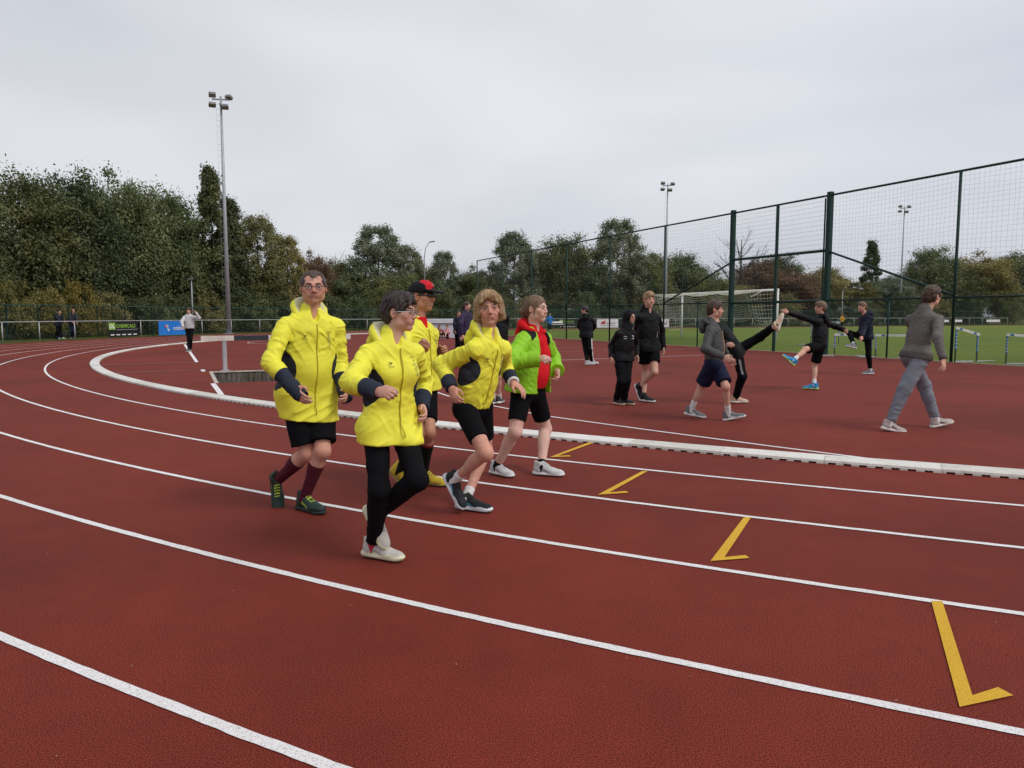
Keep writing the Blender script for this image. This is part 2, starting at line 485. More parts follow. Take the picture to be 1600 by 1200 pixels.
def text_mesh(name, txt, size, mat, parent, loc, rot, sx=1.0, depth=.0, bold=0.0, align='LEFT'):
    cu = bpy.data.curves.new(name, 'FONT'); cu.body = txt; cu.size = size; cu.offset = bold; cu.extrude = depth
    cu.align_x = align; cu.resolution_u = 2
    t = bpy.data.objects.new('tmp', cu); COL.objects.link(t)
    dg = bpy.context.evaluated_depsgraph_get()
    me = bpy.data.meshes.new_from_object(t.evaluated_get(dg))
    bpy.data.objects.remove(t); bpy.data.curves.remove(cu)
    me.materials.clear(); me.materials.append(mat)
    o = link(bpy.data.objects.new(name, me), parent)
    o.location = loc; o.rotation_euler = rot; o.scale = (sx, 1, 1)
    return o
def flatcol(name, col, rough=.5, spec=.3):
    return plain(name, col, rough, var=.06, scale=3, spec=spec)
M_BLACKV = flatcol('black_banner', (.012, .013, .014))
M_LIME = flatcol('lime_banner', (.24, .44, .06))
M_BLUEV = flatcol('blue_banner', (.015, .19, .62))
M_WHITEV = flatcol('white_banner', (.78, .78, .79))
M_PRINTW = flatcol('white_print', (.85, .85, .85))
M_PRINTR = flatcol('red_print', (.50, .025, .03))
M_PRINTG = flatcol('grey_print', (.30, .30, .32))
def rail_frame(deg=None, s=None):
    """a point on the handrail and the heading of a board hung there, readable from inside"""
    if deg is not None:
        p = pol(RR - .05, deg); return Vector((p[0], p[1], 0)), R(deg - 90 + 180) - math.pi
    p = axp(s, RR - .05); return Vector((p[0], p[1], 0)), AXA
def banner(label, w, h, mat, deg=None, s=None, z=.06):
    p, rz = rail_frame(deg, s)
    b = empty('banner', (p.x, p.y, z), rz, label, 'banner', 'advertising banners on the handrail')
    mb = MB(); n = 8                                         # cloth slightly billowed between its lashings
    for i in range(n + 1):
        x = -w / 2 + w * i / n
        for k in range(4):
            zz = h * k / 3
            mb.v.append((x, .012 * math.sin(i * 1.7) * math.sin(math.pi * k / 3), zz))
    for i in range(n):
        for k in range(3): mb.f.append((i * 4 + k, i * 4 + 4 + k, i * 4 + 5 + k, i * 4 + 1 + k))
    nv = len(mb.v); mb.v += [(x, y + .012, z_) for x, y, z_ in mb.v]
    mb.f += [tuple(nv + i for i in reversed(f)) for f in list(mb.f)]
    mb.build('cloth', mat, b)
    return b
RX = R(90)
def dl_banner(label, w=2.1, **kw):
    b = banner(label, w, .98, M_BLACKV, **kw)
    k = w / 2.1
    MB().box((-.81 * k, -.022, .70), (.44 * k, .006, .46)).build('lime_square', M_LIME, b)
    text_mesh('lettering', 'DL', .36, M_PRINTW, b, (-1.0 * k, -.03, .57), (RX, 0, 0), .85 * k, bold=.006)
    text_mesh('lettering', 'CHEMICALS', .32, M_LIME, b, (-.55 * k, -.03, .60), (RX, 0, 0), .82 * k, bold=.008)
    MB().box((.24 * k, -.022, .47), (1.5 * k, .004, .035)).build('slogan_strip', M_PRINTG, b)
    for x in (-.8, -.4, 0, .4, .8):
        MB().box((x * k, -.022, .14), (.26 * k, .004, .06)).build('small_logo', M_PRINTW, b)
    return b
dl_banner('black and lime chemicals banner on the handrail at the left', 2.75, deg=168.6)
bb = banner('bright blue banner with white lettering on the handrail', 2.9, 1.0, M_BLUEV, deg=162.6)
text_mesh('lettering', 'colora', .42, M_PRINTW, bb, (-.10, -.03, .36), (RX, 0, 0), 1.15, bold=.004)
for i, (x, z, c) in enumerate(((-.82, .60, (.6, .12, .25)), (-.72, .66, (.75, .4, .1)), (-.60, .62, (.55, .6, .62)), (-.62, .42, (.35, .6, .75)), (-.50, .36, (.8, .8, .85)))):
    MB().box((x, -.022, z), (.09, .006, .17), Matrix.Rotation(R(-20 + 12 * i), 3, 'Y')).build('paint_stroke', flatcol('stroke_paint', c), bb)

# ------------------------------------------------------------------ tall ball-stop fence between the red surface and the pitch
FD = NX.copy()                                               # the fence runs along NX
FO = Vector((13.6, 22.9))
FH = 5.8
FXY = lambda s: Vector((FO.x + FD.x * s, FO.y + FD.y * s, 0))
fence = empty('ball_stop_fence', (0, 0, 0), 0, 'tall dark green fence with nets and a gate bay beside the red surface', 'fence')
SP = [-10.1, -5.05, 0, 4.95, 10.15, 15.05, 20.1, 25.15, 30.2, 35.25, 40.3]
def seg_tube(a, b_, r, name, mat=None, n=8):
    return MB().tube([a, b_], r, n).build(name, mat or M_GREEN, fence, True)
Z = lambda z: Vector((0, 0, z))
for i, s in enumerate(SP):
    thick = i in (3, 4)
    if thick: MB().box(FXY(s) + Z(FH / 2 + .05), (.17, .17, FH + .14), Matrix.Rotation(AXA, 3, 'Z')).build('gate_post', M_GREEN, fence)
    else: seg_tube(FXY(s), FXY(s) + Z(FH), .045, 'post')
rng = random.Random(4)
for i in range(len(SP) - 1):
    a, b_ = FXY(SP[i]), FXY(SP[i + 1])
    L = (b_ - a).length
    seg_tube(a + Z(FH), b_ + Z(FH), .038, 'top_rail')
    seg_tube(a + Z(2.0), b_ + Z(2.0), .032, 'middle_rail')
    gate = i == 3
    low = MB()
    n_w = int((L + 1.95) / .075)
    for d in (1, -1):                                        # chain link: two families of diagonal wires
        for k in range(n_w):
            u0 = k * .075 - 1.95
            lo_u, hi_u = max(0, u0), min(L, u0 + 1.95)
            if hi_u <= lo_u: continue
            z0, z1 = lo_u - u0 + .03, hi_u - u0 + .03
            if d < 0: lo_u, hi_u = L - lo_u, L - hi_u
            low.tube([a.lerp(b_, lo_u / L) + Z(z0), a.lerp(b_, hi_u / L) + Z(z1)], .0026, 3, False)
    tag(low.build('chain_link', M_WIRE_GREEN, fence), kind='stuff')
    net = MB()
    if not gate:
        nv, nh = int(L / .145), int((FH - 2.0) / .145)
        for k in range(1, nv):
            u = k / nv; sg = rng.uniform(-.02, .02)
            pts = [a.lerp(b_, u) + FD.to_3d() * (sg * math.sin(t * math.pi) + .012 * math.sin(t * 9 + k)) + Z(2.0 + (FH - 2.0) * t) for t in (0, .2, .4, .6, .8, 1)]
            net.tube(pts, .0022, 3, False)
        for k in range(1, nh):
            z = 2.0 + (FH - 2.0) * k / nh; sg = .05 + rng.uniform(-.02, .03)
            pts = [a.lerp(b_, t) + Z(z - sg * 4 * t * (1 - t) + .012 * math.sin(t * 11 + k)) for t in (0, .17, .34, .5, .67, .83, 1)]
            net.tube(pts, .0022, 3, False)
    else:
        for k in range(1, 22):
            if k == 10: continue
            z = 2.0 + (FH - 2.0) * k / 22
            net.tube([a + Z(z), b_ + Z(z)], .0036, 3, False)
        nv = int(L / .06)
        for k in range(1, nv): net.tube([a.lerp(b_, k / nv) + Z(2), a.lerp(b_, k / nv) + Z(FH)], .0016, 3, False)
    tag(net.build('net', M_WIRE_NET, fence), kind='stuff')
mid = FXY((SP[3] + SP[4]) / 2)
MB().box(mid + Z(FH / 2), (.09, .09, FH), Matrix.Rotation(AXA, 3, 'Z')).build('gate_mullion', M_GREEN, fence)
for z in (3.82, 1.98): MB().tube([FXY(SP[3]) + Z(z), FXY(SP[4]) + Z(z)], .055, 6).build('gate_bar', M_GREEN, fence)
MB().tube([FXY(SP[3] + .22), FXY(SP[3] + .22) + Z(FH - .08)], .03, 8).build('gate_stile', M_GREEN, fence)
seg_tube(FXY(SP[3]) + Z(3.78), FXY(SP[2]) + Z(2.05), .038, 'brace')
seg_tube(FXY(SP[4]) + Z(3.74), FXY(SP[5]) + Z(2.05), .038, 'brace')
for s in (-2.5, 2.3, 12.4, 17.5, 22.6, 27.7): seg_tube(FXY(s), FXY(s) + Z(2.0), .03, 'short_post')

# ------------------------------------------------------------------ football goal behind the fence
M_GOALW = plain('white_goal_paint', (.75, .75, .73), .45, var=.08)
M_NETW = m_mesh_wire('white_net_cord', (.62, .60, .52))
g0 = Vector((12.55, 35.2, .21))
goal = empty('football_goal', g0, AXA + math.pi / 2, 'white football goal with a sagging net behind the tall fence', 'goal')
# local x runs along NX (away), y runs along -AX (towards the fence)
GW, GH = 7.32, 2.44
for x in (0, GW): MB().tube([(x, 0, 0), (x, 0, GH)], .06, 12).build('goal_post', M_GOALW, goal, True)
MB().tube([(-.05, 0, GH), (GW + .05, 0, GH)], .06, 12).build('crossbar', M_GOALW, goal, True)
for x in (0, GW): MB().tube([(x, 0, GH), (x, .9, GH - .04), (x, 1.6, GH - .35)], .02, 8).build('net_bracket', M_GOALW, goal, True)
mb = MB()
def gnet(u, t):                                               # u along the bar, t from the bar back and down, hooked up half way
    x = GW * u
    sag = .22 * math.sin(math.pi * ((u * 3) % 1)) * (1 if t > .1 else 0)
    if t < .5: y = 2.0 * t / .5; z = GH - .10 * t - sag * t * 2
    else: y = 2.0 - .9 * (t - .5) / .5; z = GH - .05 - (t - .5) * 2 * 1.15 - .25 * math.sin(math.pi * u) * (t - .5) * 2 - sag * .8
    return (x, y + .05 * math.sin(u * 40), z)
for i in range(62): mb.tube([gnet(i / 61, t / 12) for t in range(13)], .006, 3, False)
for k in range(1, 25): mb.tube([gnet(i / 30, k / 24) for i in range(31)], .006, 3, False)
for x in (0, GW):                                             # side nets
    for i in range(10):
        y = 2.0 * i / 9
        mb.tube([(x, y * .95, GH - .1), (x, y * .8, GH * .55), (x, y * .55, .35 + .1 * i / 9)], .006, 3, False)
    for k in range(12): mb.tube([(x, 0, GH - k * .18), (x, .9 - .02 * k, GH - .05 - k * .18), (x, 1.8 - .07 * k, GH - .15 - k * .16)], .006, 3, False)
tag(mb.build('net', M_NETW, goal), kind='stuff')

# ------------------------------------------------------------------ floodlight masts and lamps
M_GALV = plain('galvanised_mast', (.36, .38, .41), .5, .35, var=.12)
M_LAMPBODY = plain('lamp_housing', (.20, .20, .20), .5, .3)
M_LAMPGLASS = plain('lamp_glass', (.30, .27, .22), .15, var=.1, spec=.6)
def mast(loc, h, rz, label, s=1.0):
    e = empty('floodlight_mast', loc, rz, label, 'floodlight', 'floodlight masts round the sports ground')
    MB().tube([(0, 0, 0), (0, 0, h * .5), (0, 0, h)], [.22 * s, .135 * s, .075 * s], 12).build('pole', M_GALV, e, True)
    MB().box((0, 0, .02), (.7, .7, .04)).build('base_plate', M_GALV, e)
    MB().tube([(-.65, 0, h - .25), (.65, 0, h - .25)], .06, 8).build('crossarm', M_GALV, e)
    MB().tube([(0, -.6, h - .75), (0, .6, h - .75)], .06, 8).build('crossarm', M_GALV, e)
    for (x, y, z, yaw) in ((-.6, -.1, h + .05, 12), (.62, -.1, h - .1, -25), (-.62, -.1, h - .7, 20), (.32, -.2, h - .85, 0)):
        M = Matrix.Rotation(R(yaw), 3, 'Z') @ Matrix.Rotation(R(-28), 3, 'X')
        f = MB().box((x, y, z), (.52, .42, .19), M, .05).build('floodlight', M_LAMPBODY, e)
        MB().box(Vector((x, y, z)) + M @ Vector((0, -.02, -.102)), (.44, .34, .02), M).build('lamp_glass', M_LAMPGLASS, f)
        MB().box(Vector((x, y, z)) + M @ Vector((0, .05, .14)), (.2, .1, .1), M).build('bracket', M_LAMPBODY, f)
    rungs = MB()
    k = 3.0
    while k < h - 1:
        rungs.tube([(-.08, -.12, k), (-.32, -.12, k)], .009, 4); k += .45
    tag(rungs.build('climbing_rungs', M_GALV, e), kind='stuff')
    MB().tube([(-.32, -.12, 3), (-.32, -.12, h - 1)], .006, 4).build('safety_line', M_GALV, e)
    return e
mast((-22.6, 59.2, 0), 18.4, R(10), 'tall grey floodlight mast by the bend left of the glasses man')
mast((19.6, 95, 0), 18.0, R(-15), 'grey floodlight mast seen through the fence beside the goal', .95)
mast((60.5, 116, 0), 18.2, R(-30), 'grey floodlight mast beyond the pitch behind the right-hand net', .95)
def lamp(loc, h, label, curved):
    e = empty('street_lamp', loc, 0, label, 'street lamp')
    if curved:
        pts = [(0, 0, 0), (0, 0, h * .8), (.15, 0, h * .92), (.7, 0, h)]
        MB().tube(pts, [.09, .06, .05, .045], 8).build('pole', M_GALV, e, True)
        MB().box((1.0, 0, h - .02), (.7, .25, .12), Matrix.Rotation(R(-8), 3, 'Y'), .05).build('lamp_head', M_LAMPBODY, e)
    else:
        MB().tube([(0, 0, 0), (0, 0, h)], [.07, .05], 8).build('pole', M_GALV, e, True)
        MB().box((0, -.2, h), (.22, .6, .1), None, .04).build('lamp_head', M_LAMPBODY, e)
lamp((-10.9, 93, 0), 10.6, 'curved street lamp rising above the trees behind the capped man', True)
lamp((-26.0, 60.5, 0), 4.4, 'short path lamp behind the fence above the white sweater man', False)
lamp((-2.6, 90, 0), 4.8, 'small lamp post in front of the trees left of the blond woman', False)
lamp((44.4, 100, 0), 5.0, 'thin lamp post on the far side of the pitch', False)

# ------------------------------------------------------------------ more banners, hurdles, covered mat, small goal
dl_banner('black and lime chemicals banner hung on the far handrail', s=6.1)
wb = banner('white banner with a red arrow logo on the far handrail', 2.9, .98, M_WHITEV, s=11.4)
mb = MB(); mb.add([(-1.0, -.025, .42), (-.35, -.025, .42), (-.35, -.025, .56), (-.28, -.025, .82), (-.75, -.025, .70)], [(0, 1, 2, 3, 4)]); mb.build('red_arrow', M_PRINTR, wb)
MB().box((.40, -.025, .52), (1.25, .004, .10)).build('print_strip', M_PRINTG, wb)
MB().box((.05, -.025, .26), (2.0, .004, .05)).build('print_strip', M_PRINTG, wb)
wb = banner('white banner with dark print beside the fence post on the far handrail', 1.5, .98, M_WHITEV, s=19.3)
MB().box((.35, -.025, .5), (.16, .004, .5), Matrix.Rotation(R(25), 3, 'Y')).build('print_stroke', M_PRINTG, wb)
MB().box((.1, -.025, .4), (.4, .004, .08), Matrix.Rotation(R(-25), 3, 'Y')).build('print_stroke', M_PRINTG, wb)
for i, s in enumerate((69.5, 72.5, 80.5)):
    b = banner(('small white board on the far handrail, left of three', 'small white board on the far handrail, middle of three', 'small white board on the far handrail, right of three')[i], (1.6, 1.6, 3.2)[i], .35, M_WHITEV, s=s, z=.5)

M_HBLUE = plain('blue_white_upright', (.03, .15, .36), .4, var=.1)
M_HWHITE = plain('white_hurdle_board', (.78, .78, .76), .45, var=.06)
M_HDARK = plain('dark_steel', (.03, .032, .035), .5, .2)
M_HFOOT = plain('hurdle_foot_grey', (.55, .56, .58), .5, .2, var=.15)
def hurdle(loc, rz, w, hl, hr, foot, label):
    e = empty('hurdle', loc, rz, label, 'hurdle', 'hurdles standing along the tall fence')
    for x, h in ((0, hl), (w, hr)):
        MB().box((x, 0, h * .19), (.03, .03, h * .38)).build('lower_upright', M_HDARK, e)
        u = MB().box((x, 0, h * .66), (.04, .04, h * .58)).build('upright', M_HBLUE, e)
        for k in range(5): MB().box((x, -.0215, h * (.45 + .1 * k)), (.036, .003, h * .03)).build('white_band', M_HWHITE, u)
        MB().box((x + foot * .5, 0, .03), (abs(foot), .05, .045)).build('foot', M_HFOOT, e)
        MB().box((x + foot * .5, 0, .006), (abs(foot) + .02, .075, .012)).build('foot_pad', M_HDARK, e)
    ang = math.atan2(hr - hl, w); L = math.hypot(w, hr - hl) + .08
    Mt = Matrix.Rotation(-ang, 3, 'Y')
    bd = MB().box((w / 2, -.03, (hl + hr) / 2), (L, .02, .075), Mt, .0).build('board', M_HWHITE, e)
    for t in (-.3, .3): MB().box(Vector((w / 2, -.0415, (hl + hr) / 2)) + Mt @ Vector((L * t, 0, 0)), (.10, .003, .06), Mt).build('board_mark', M_HBLUE, bd)
    return e
hurdle((11.38, 26.1, 0), R(-12), 1.2, .77, .77, -.5, 'blue and white hurdle behind the knee-lifting boy')
hurdle((12.43, 25.3, 0), R(-14), 1.2, .77, .77, -.5, 'blue and white hurdle behind the grey sweatshirt walker')
hurdle((13.62, 22.72, 0), R(12), .78, 1.06, .86, .66, 'hurdle with a slanting board beside the green fence post')
hurdle((14.54, 21.75, 0), R(-8), .68, .88, .84, .66, 'hurdle at the right edge of the photo in front of the fence')
hurdle((12.95, 32.1, .16), R(-25), 1.1, .99, .99, -.5, 'hurdle on the grass behind the boy with the outstretched arm')

M_COVER = plain('pale_tarpaulin', (.60, .62, .65), .55, var=.08, scale=2, bumps=.15, bscale=4)
M_COVER2 = plain('grey_foam_side', (.55, .57, .61), .7, var=.08, scale=2)
mat_ = empty('high_jump_mat', (-5.2, 48.9, 0), R(6), 'pale high jump mat under its cover with people sitting before it', 'landing mat')
MB().box((0, 0, .48), (4.4, 2.6, .94), None, .06).build('mat_body', M_COVER2, mat_)
MB().box((0, 0, 1.09), (4.56, 2.76, .26), None, .08).build('cover', M_COVER, mat_)
MB().box((0, -1.385, .95), (4.4, .01, .02)).build('cover_hem', M_HDARK, mat_)
mg = empty('training_goal', (-13.1, 70.0, 0), R(-25), 'small white training goal frame by the far handrail', 'goal')
for x in (0, 1.8): MB().tube([(x, 0, 0), (x, 0, .82)], .04, 8).build('goal_post', M_GOALW, mg)
MB().tube([(-.04, 0, .82), (1.84, 0, .82)], .04, 8).build('crossbar', M_GOALW, mg)
for x in (0, 1.8): MB().tube([(x, 0, .82), (x, .7, .02)], .025, 8).build('back_stay', M_GOALW, mg)
bn = empty('bench', (5.0, 82.4, 0), AXA, 'pale bench in front of the far banner', 'bench')
MB().box((0, 0, .46), (1.6, .4, .05)).build('seat', M_HWHITE, bn)
MB().box((0, .2, .72), (1.6, .04, .22)).build('backrest', M_HWHITE, bn)
for x in (-.65, .65): MB().box((x, 0, .22), (.06, .36, .44)).build('leg', M_HDARK, bn)

# ------------------------------------------------------------------ trees: limbs, and crowns of leaf-sized faces in clumps
def m_leaf(name, stops):
    m, nt, b = mat_new(name)
    geo = nt.nodes.new('ShaderNodeNewGeometry'); info = nt.nodes.new('ShaderNodeObjectInfo')
    v = coord(nt)
    add = nt.nodes.new('ShaderNodeMath'); add.operation = 'MULTIPLY_ADD'
    f = noise(nt, .45, 3, .6, v)
    nt.links.new(geo.outputs['Random Per Island'], add.inputs[0]); add.inputs[1].default_value = .28
    nt.links.new(f, add.inputs[2])
    sub = nt.nodes.new('ShaderNodeMath'); sub.operation = 'SUBTRACT'; sub.inputs[1].default_value = .14
    nt.links.new(add.outputs[0], sub.inputs[0])
    c = ramp(nt, sub.outputs[0], stops)
    c = mixc(nt, c, ramp(nt, info.outputs['Random'], [(0, (.72, .80, .80)), (.5, (1, 1, 1)), (1, (1.18, 1.08, .85))]), 1, 'MULTIPLY')
    nt.links.new(c, b.inputs['Base Color'])
    b.inputs['Roughness'].default_value = .6; b.inputs['Specular IOR Level'].default_value = .25
    tr = nt.nodes.new('ShaderNodeBsdfTranslucent'); mx = nt.nodes.new('ShaderNodeMixShader')
    nt.links.new(c, tr.inputs['Color']); mx.inputs[0].default_value = .22
    out = nt.nodes['Material Output']
    nt.links.new(b.outputs[0], mx.inputs[1]); nt.links.new(tr.outputs[0], mx.inputs[2]); nt.links.new(mx.outputs[0], out.inputs['Surface'])
    return m
LEAF = {
    'dark': m_leaf('dark_green_leaves', [(.25, (0.045, 0.060, 0.028)), (.5, (0.100, 0.119, 0.052)), (.78, (0.203, 0.214, 0.088))]),
    'mid': m_leaf('mid_green_leaves', [(.25, (0.071, 0.094, 0.041)), (.5, (0.150, 0.176, 0.075)), (.78, (0.286, 0.290, 0.130))]),
    'olive': m_leaf('olive_leaves', [(.25, (0.121, 0.120, 0.048)), (.5, (0.242, 0.220, 0.086)), (.78, (0.428, 0.362, 0.152))]),
    'silver': m_leaf('grey_green_leaves', [(.25, (0.100, 0.120, 0.070)), (.5, (0.198, 0.216, 0.129)), (.78, (0.384, 0.375, 0.253))]),
    'rust': m_leaf('rust_leaves', [(.25, (0.098, 0.060, 0.034)), (.5, (0.189, 0.118, 0.065)), (.78, (0.309, 0.200, 0.115))]),
    'yellow': m_leaf('yellowing_leaves', [(.25, (0.103, 0.097, 0.030)), (.5, (0.197, 0.172, 0.052)), (.78, (0.338, 0.269, 0.086))]),
}
M_BARK = plain('bark', (.055, .045, .036), .95, var=.35, scale=3, bumps=.5, bscale=12)
def leaf_cloud(seed, shape, n_cl, n_leaf, leaf, cl_r):
    """leaf quads in clumps; shape(rng) gives clump centres inside the unit crown (x, y in -1..1, z in 0..1)"""
    rng = np.random.default_rng(seed)
    V = []
    for _ in range(n_cl):
        c, s = shape(rng)
        k = int(n_leaf * (.6 + .8 * rng.random()))
        d = rng.normal(size=(k, 3)); d /= np.linalg.norm(d, axis=1)[:, None]
        rad = cl_r * s * (rng.random(k) ** .45)[:, None] * (1 + .35 * rng.normal(size=(k, 1)).clip(-1, 1.6))
        p = np.array(c) + d * rad * np.array([1, 1, .8])
        nrm = d + rng.normal(size=(k, 3)) * .7 + np.array([0, 0, .35]); nrm /= np.linalg.norm(nrm, axis=1)[:, None]
        t = np.cross(nrm, rng.normal(size=(k, 3))); t /= np.linalg.norm(t, axis=1)[:, None]
        b = np.cross(nrm, t)
        sz = leaf * (.6 + .8 * rng.random((k, 1)))
        V.append(np.stack([p + t * sz, p + b * sz * .55 + nrm * sz * .15, p - t * sz, p - b * sz * .55 + nrm * sz * .15], 1).reshape(-1, 3))
    V = np.concatenate(V); V[:, 2] = np.maximum(V[:, 2], .02)
    n = len(V) // 4
    me = bpy.data.meshes.new('crown')
    me.vertices.add(len(V)); me.vertices.foreach_set('co', V.astype(np.float32).ravel())
    me.loops.add(n * 4); me.loops.foreach_set('vertex_index', np.arange(n * 4, dtype=np.int32))
    me.polygons.add(n); me.polygons.foreach_set('loop_start', np.arange(0, n * 4, 4, dtype=np.int32))
    me.update(calc_edges=True)
    return me
# crowns are built at real size for a 10 m tree, then copies are scaled moderately
def sh_broad(rng):
    while True:
        u = rng.uniform(-1, 1, 3)
        r = math.hypot(u[0], u[1]); z = (u[2] + 1) / 2
        lim = 1.0 * math.sqrt(max(0, 1 - ((z - .48) / .54) ** 2)) * (1 if z > .3 else .85 + .5 * z)
        if r < lim and (r > lim * .45 or z > .7 or rng.random() < .25): break
    return (u[0] * 3.6 + rng.normal() * .25, u[1] * 3.6, .6 + z * 9.3 + rng.normal() * .3), .7 + .6 * rng.random()
def sh_poplar(rng):
    z = rng.random() ** .9; a = rng.uniform(0, 6.28); lim = 1.35 * min(1, 3.2 * z + .45) * (1 - max(0, z - .5) * 1.75) + .12
    r = lim * rng.random() ** .5
    return (r * math.cos(a), r * math.sin(a), .5 + z * 9.6), .5 + .35 * rng.random()
def sh_willow(rng):
    z = rng.random(); a = rng.uniform(0, 6.28); lim = 3.4 * math.sqrt(max(0, 1 - max(0, z - .25) ** 2 / .62))
    r = lim * (.55 + .45 * rng.random())
    return (r * math.cos(a), r * math.sin(a), .3 + z * 9.3), .55 + .5 * rng.random()
def sh_bush(rng):
    z = rng.random(); a = rng.uniform(0, 6.28); r = 1.0 * math.sqrt(rng.random()) * math.sqrt(max(.05, 1 - z * z * .8))
    return (r * 2.2 * math.cos(a), r * 2.2 * math.sin(a), .25 + z * 2.5), .5 + .5 * rng.random()
CROWNS = {
    'broad': [leaf_cloud(11 + i, sh_broad, 190, 230, .105, 1.02) for i in range(3)],
    'poplar': [leaf_cloud(31, sh_poplar, 150, 160, .095, .6)],
    'willow': [leaf_cloud(41 + i, sh_willow, 250, 150, .095, .8) for i in range(2)],
    'bush': [leaf_cloud(51 + i, sh_bush, 80, 120, .075, .6) for i in range(2)],
}
def limbs(seed, h, spread, n, r0, twigs=0):
    rng = random.Random(seed); mb = MB()
    top = Vector((rng.uniform(-.3, .3), rng.uniform(-.3, .3), h))
    mid_ = Vector((rng.uniform(-.2, .2), rng.uniform(-.2, .2), h * .5))
    mb.tube([(0, 0, -.1), (mid_.x * .5, mid_.y * .5, h * .25), mid_, top], [r0, r0 * .8, r0 * .55, r0 * .15], 7)
    for i in range(n):
        t = .18 + .75 * i / n; a = i * 2.4 + rng.uniform(-.4, .4)
        b0 = Vector((mid_.x * min(1, t * 2), mid_.y * min(1, t * 2), h * t))
        ln = spread * (1 - .55 * t) * rng.uniform(.7, 1.1)
        e = b0 + Vector((math.cos(a) * ln, math.sin(a) * ln, ln * rng.uniform(.5, 1.0)))
        m_ = b0.lerp(e, .5) + Vector((0, 0, -.12 * ln))
        rr = r0 * .42 * (1 - t * .6)
        mb.tube([b0, m_, e], [rr, rr * .6, rr * .15], 5)
        for k in range(twigs):
            q = b0.lerp(e, .3 + .65 * k / max(1, twigs)); aa = a + rng.uniform(-1.2, 1.2); l2 = ln * rng.uniform(.25, .5)
            e2 = q + Vector((math.cos(aa) * l2, math.sin(aa) * l2, l2 * rng.uniform(.4, 1.2)))
            mb.tube([q, q.lerp(e2, .5) + Vector((0, 0, .05 * l2)), e2], [rr * .35, rr * .25, rr * .1], 4)
            for _ in range(2):
                e3 = e2 + Vector((rng.uniform(-.5, .5), rng.uniform(-.5, .5), rng.uniform(.2, .7))) * l2 * .8
                mb.tube([q.lerp(e2, .6), e3], [rr * .18, rr * .06], 3)
    return mb.mesh('trunk', M_BARK, True)
TRUNKS = {'broad': limbs(1, 9.0, 3.2, 11, .20), 'poplar': limbs(2, 9.6, 1.1, 10, .16), 'willow': limbs(3, 8.5, 3.0, 10, .20), 'bush': limbs(4, 2.0, 1.5, 7, .05), 'bare': limbs(5, 9.5, 4.2, 17, .26, 7)}
def tree(kind, leaf, x, y, h, w, label, variant=0, rz=0.0, name=None):
    """w: half width of the crown in metres"""
    nm = name or {'broad': 'broadleaf_tree', 'poplar': 'poplar_tree', 'willow': 'willow_tree', 'bush': 'shrub', 'bare': 'bare_tree'}[kind]
    cat = 'shrub' if kind == 'bush' else 'tree'
    e = empty(nm, (x, y, -.02), rz, label, cat, 'shrubs along the fence' if kind == 'bush' else 'trees round the sports ground')
    H0 = {'broad': 10.3, 'poplar': 10.4, 'willow': 10.0, 'bush': 3.0, 'bare': 11.5}[kind]
    W0 = {'broad': 4.1, 'poplar': 1.55, 'willow': 3.9, 'bush': 2.5, 'bare': 4.0}[kind]
    s = (w / W0, w / W0, h / H0)
    t = link(bpy.data.objects.new('trunk', TRUNKS[kind]), e); t.scale = (1, 1, s[2]) if kind != 'bare' else s
    if kind == 'bare': return e
    me = CROWNS[kind][variant % len(CROWNS[kind])]
    if not me.materials: me.materials.append(LEAF[leaf])
    c = link(bpy.data.objects.new('crown', me), e); c.scale = s
    c.material_slots[0].link = 'OBJECT'; c.material_slots[0].material = LEAF[leaf]
    return e
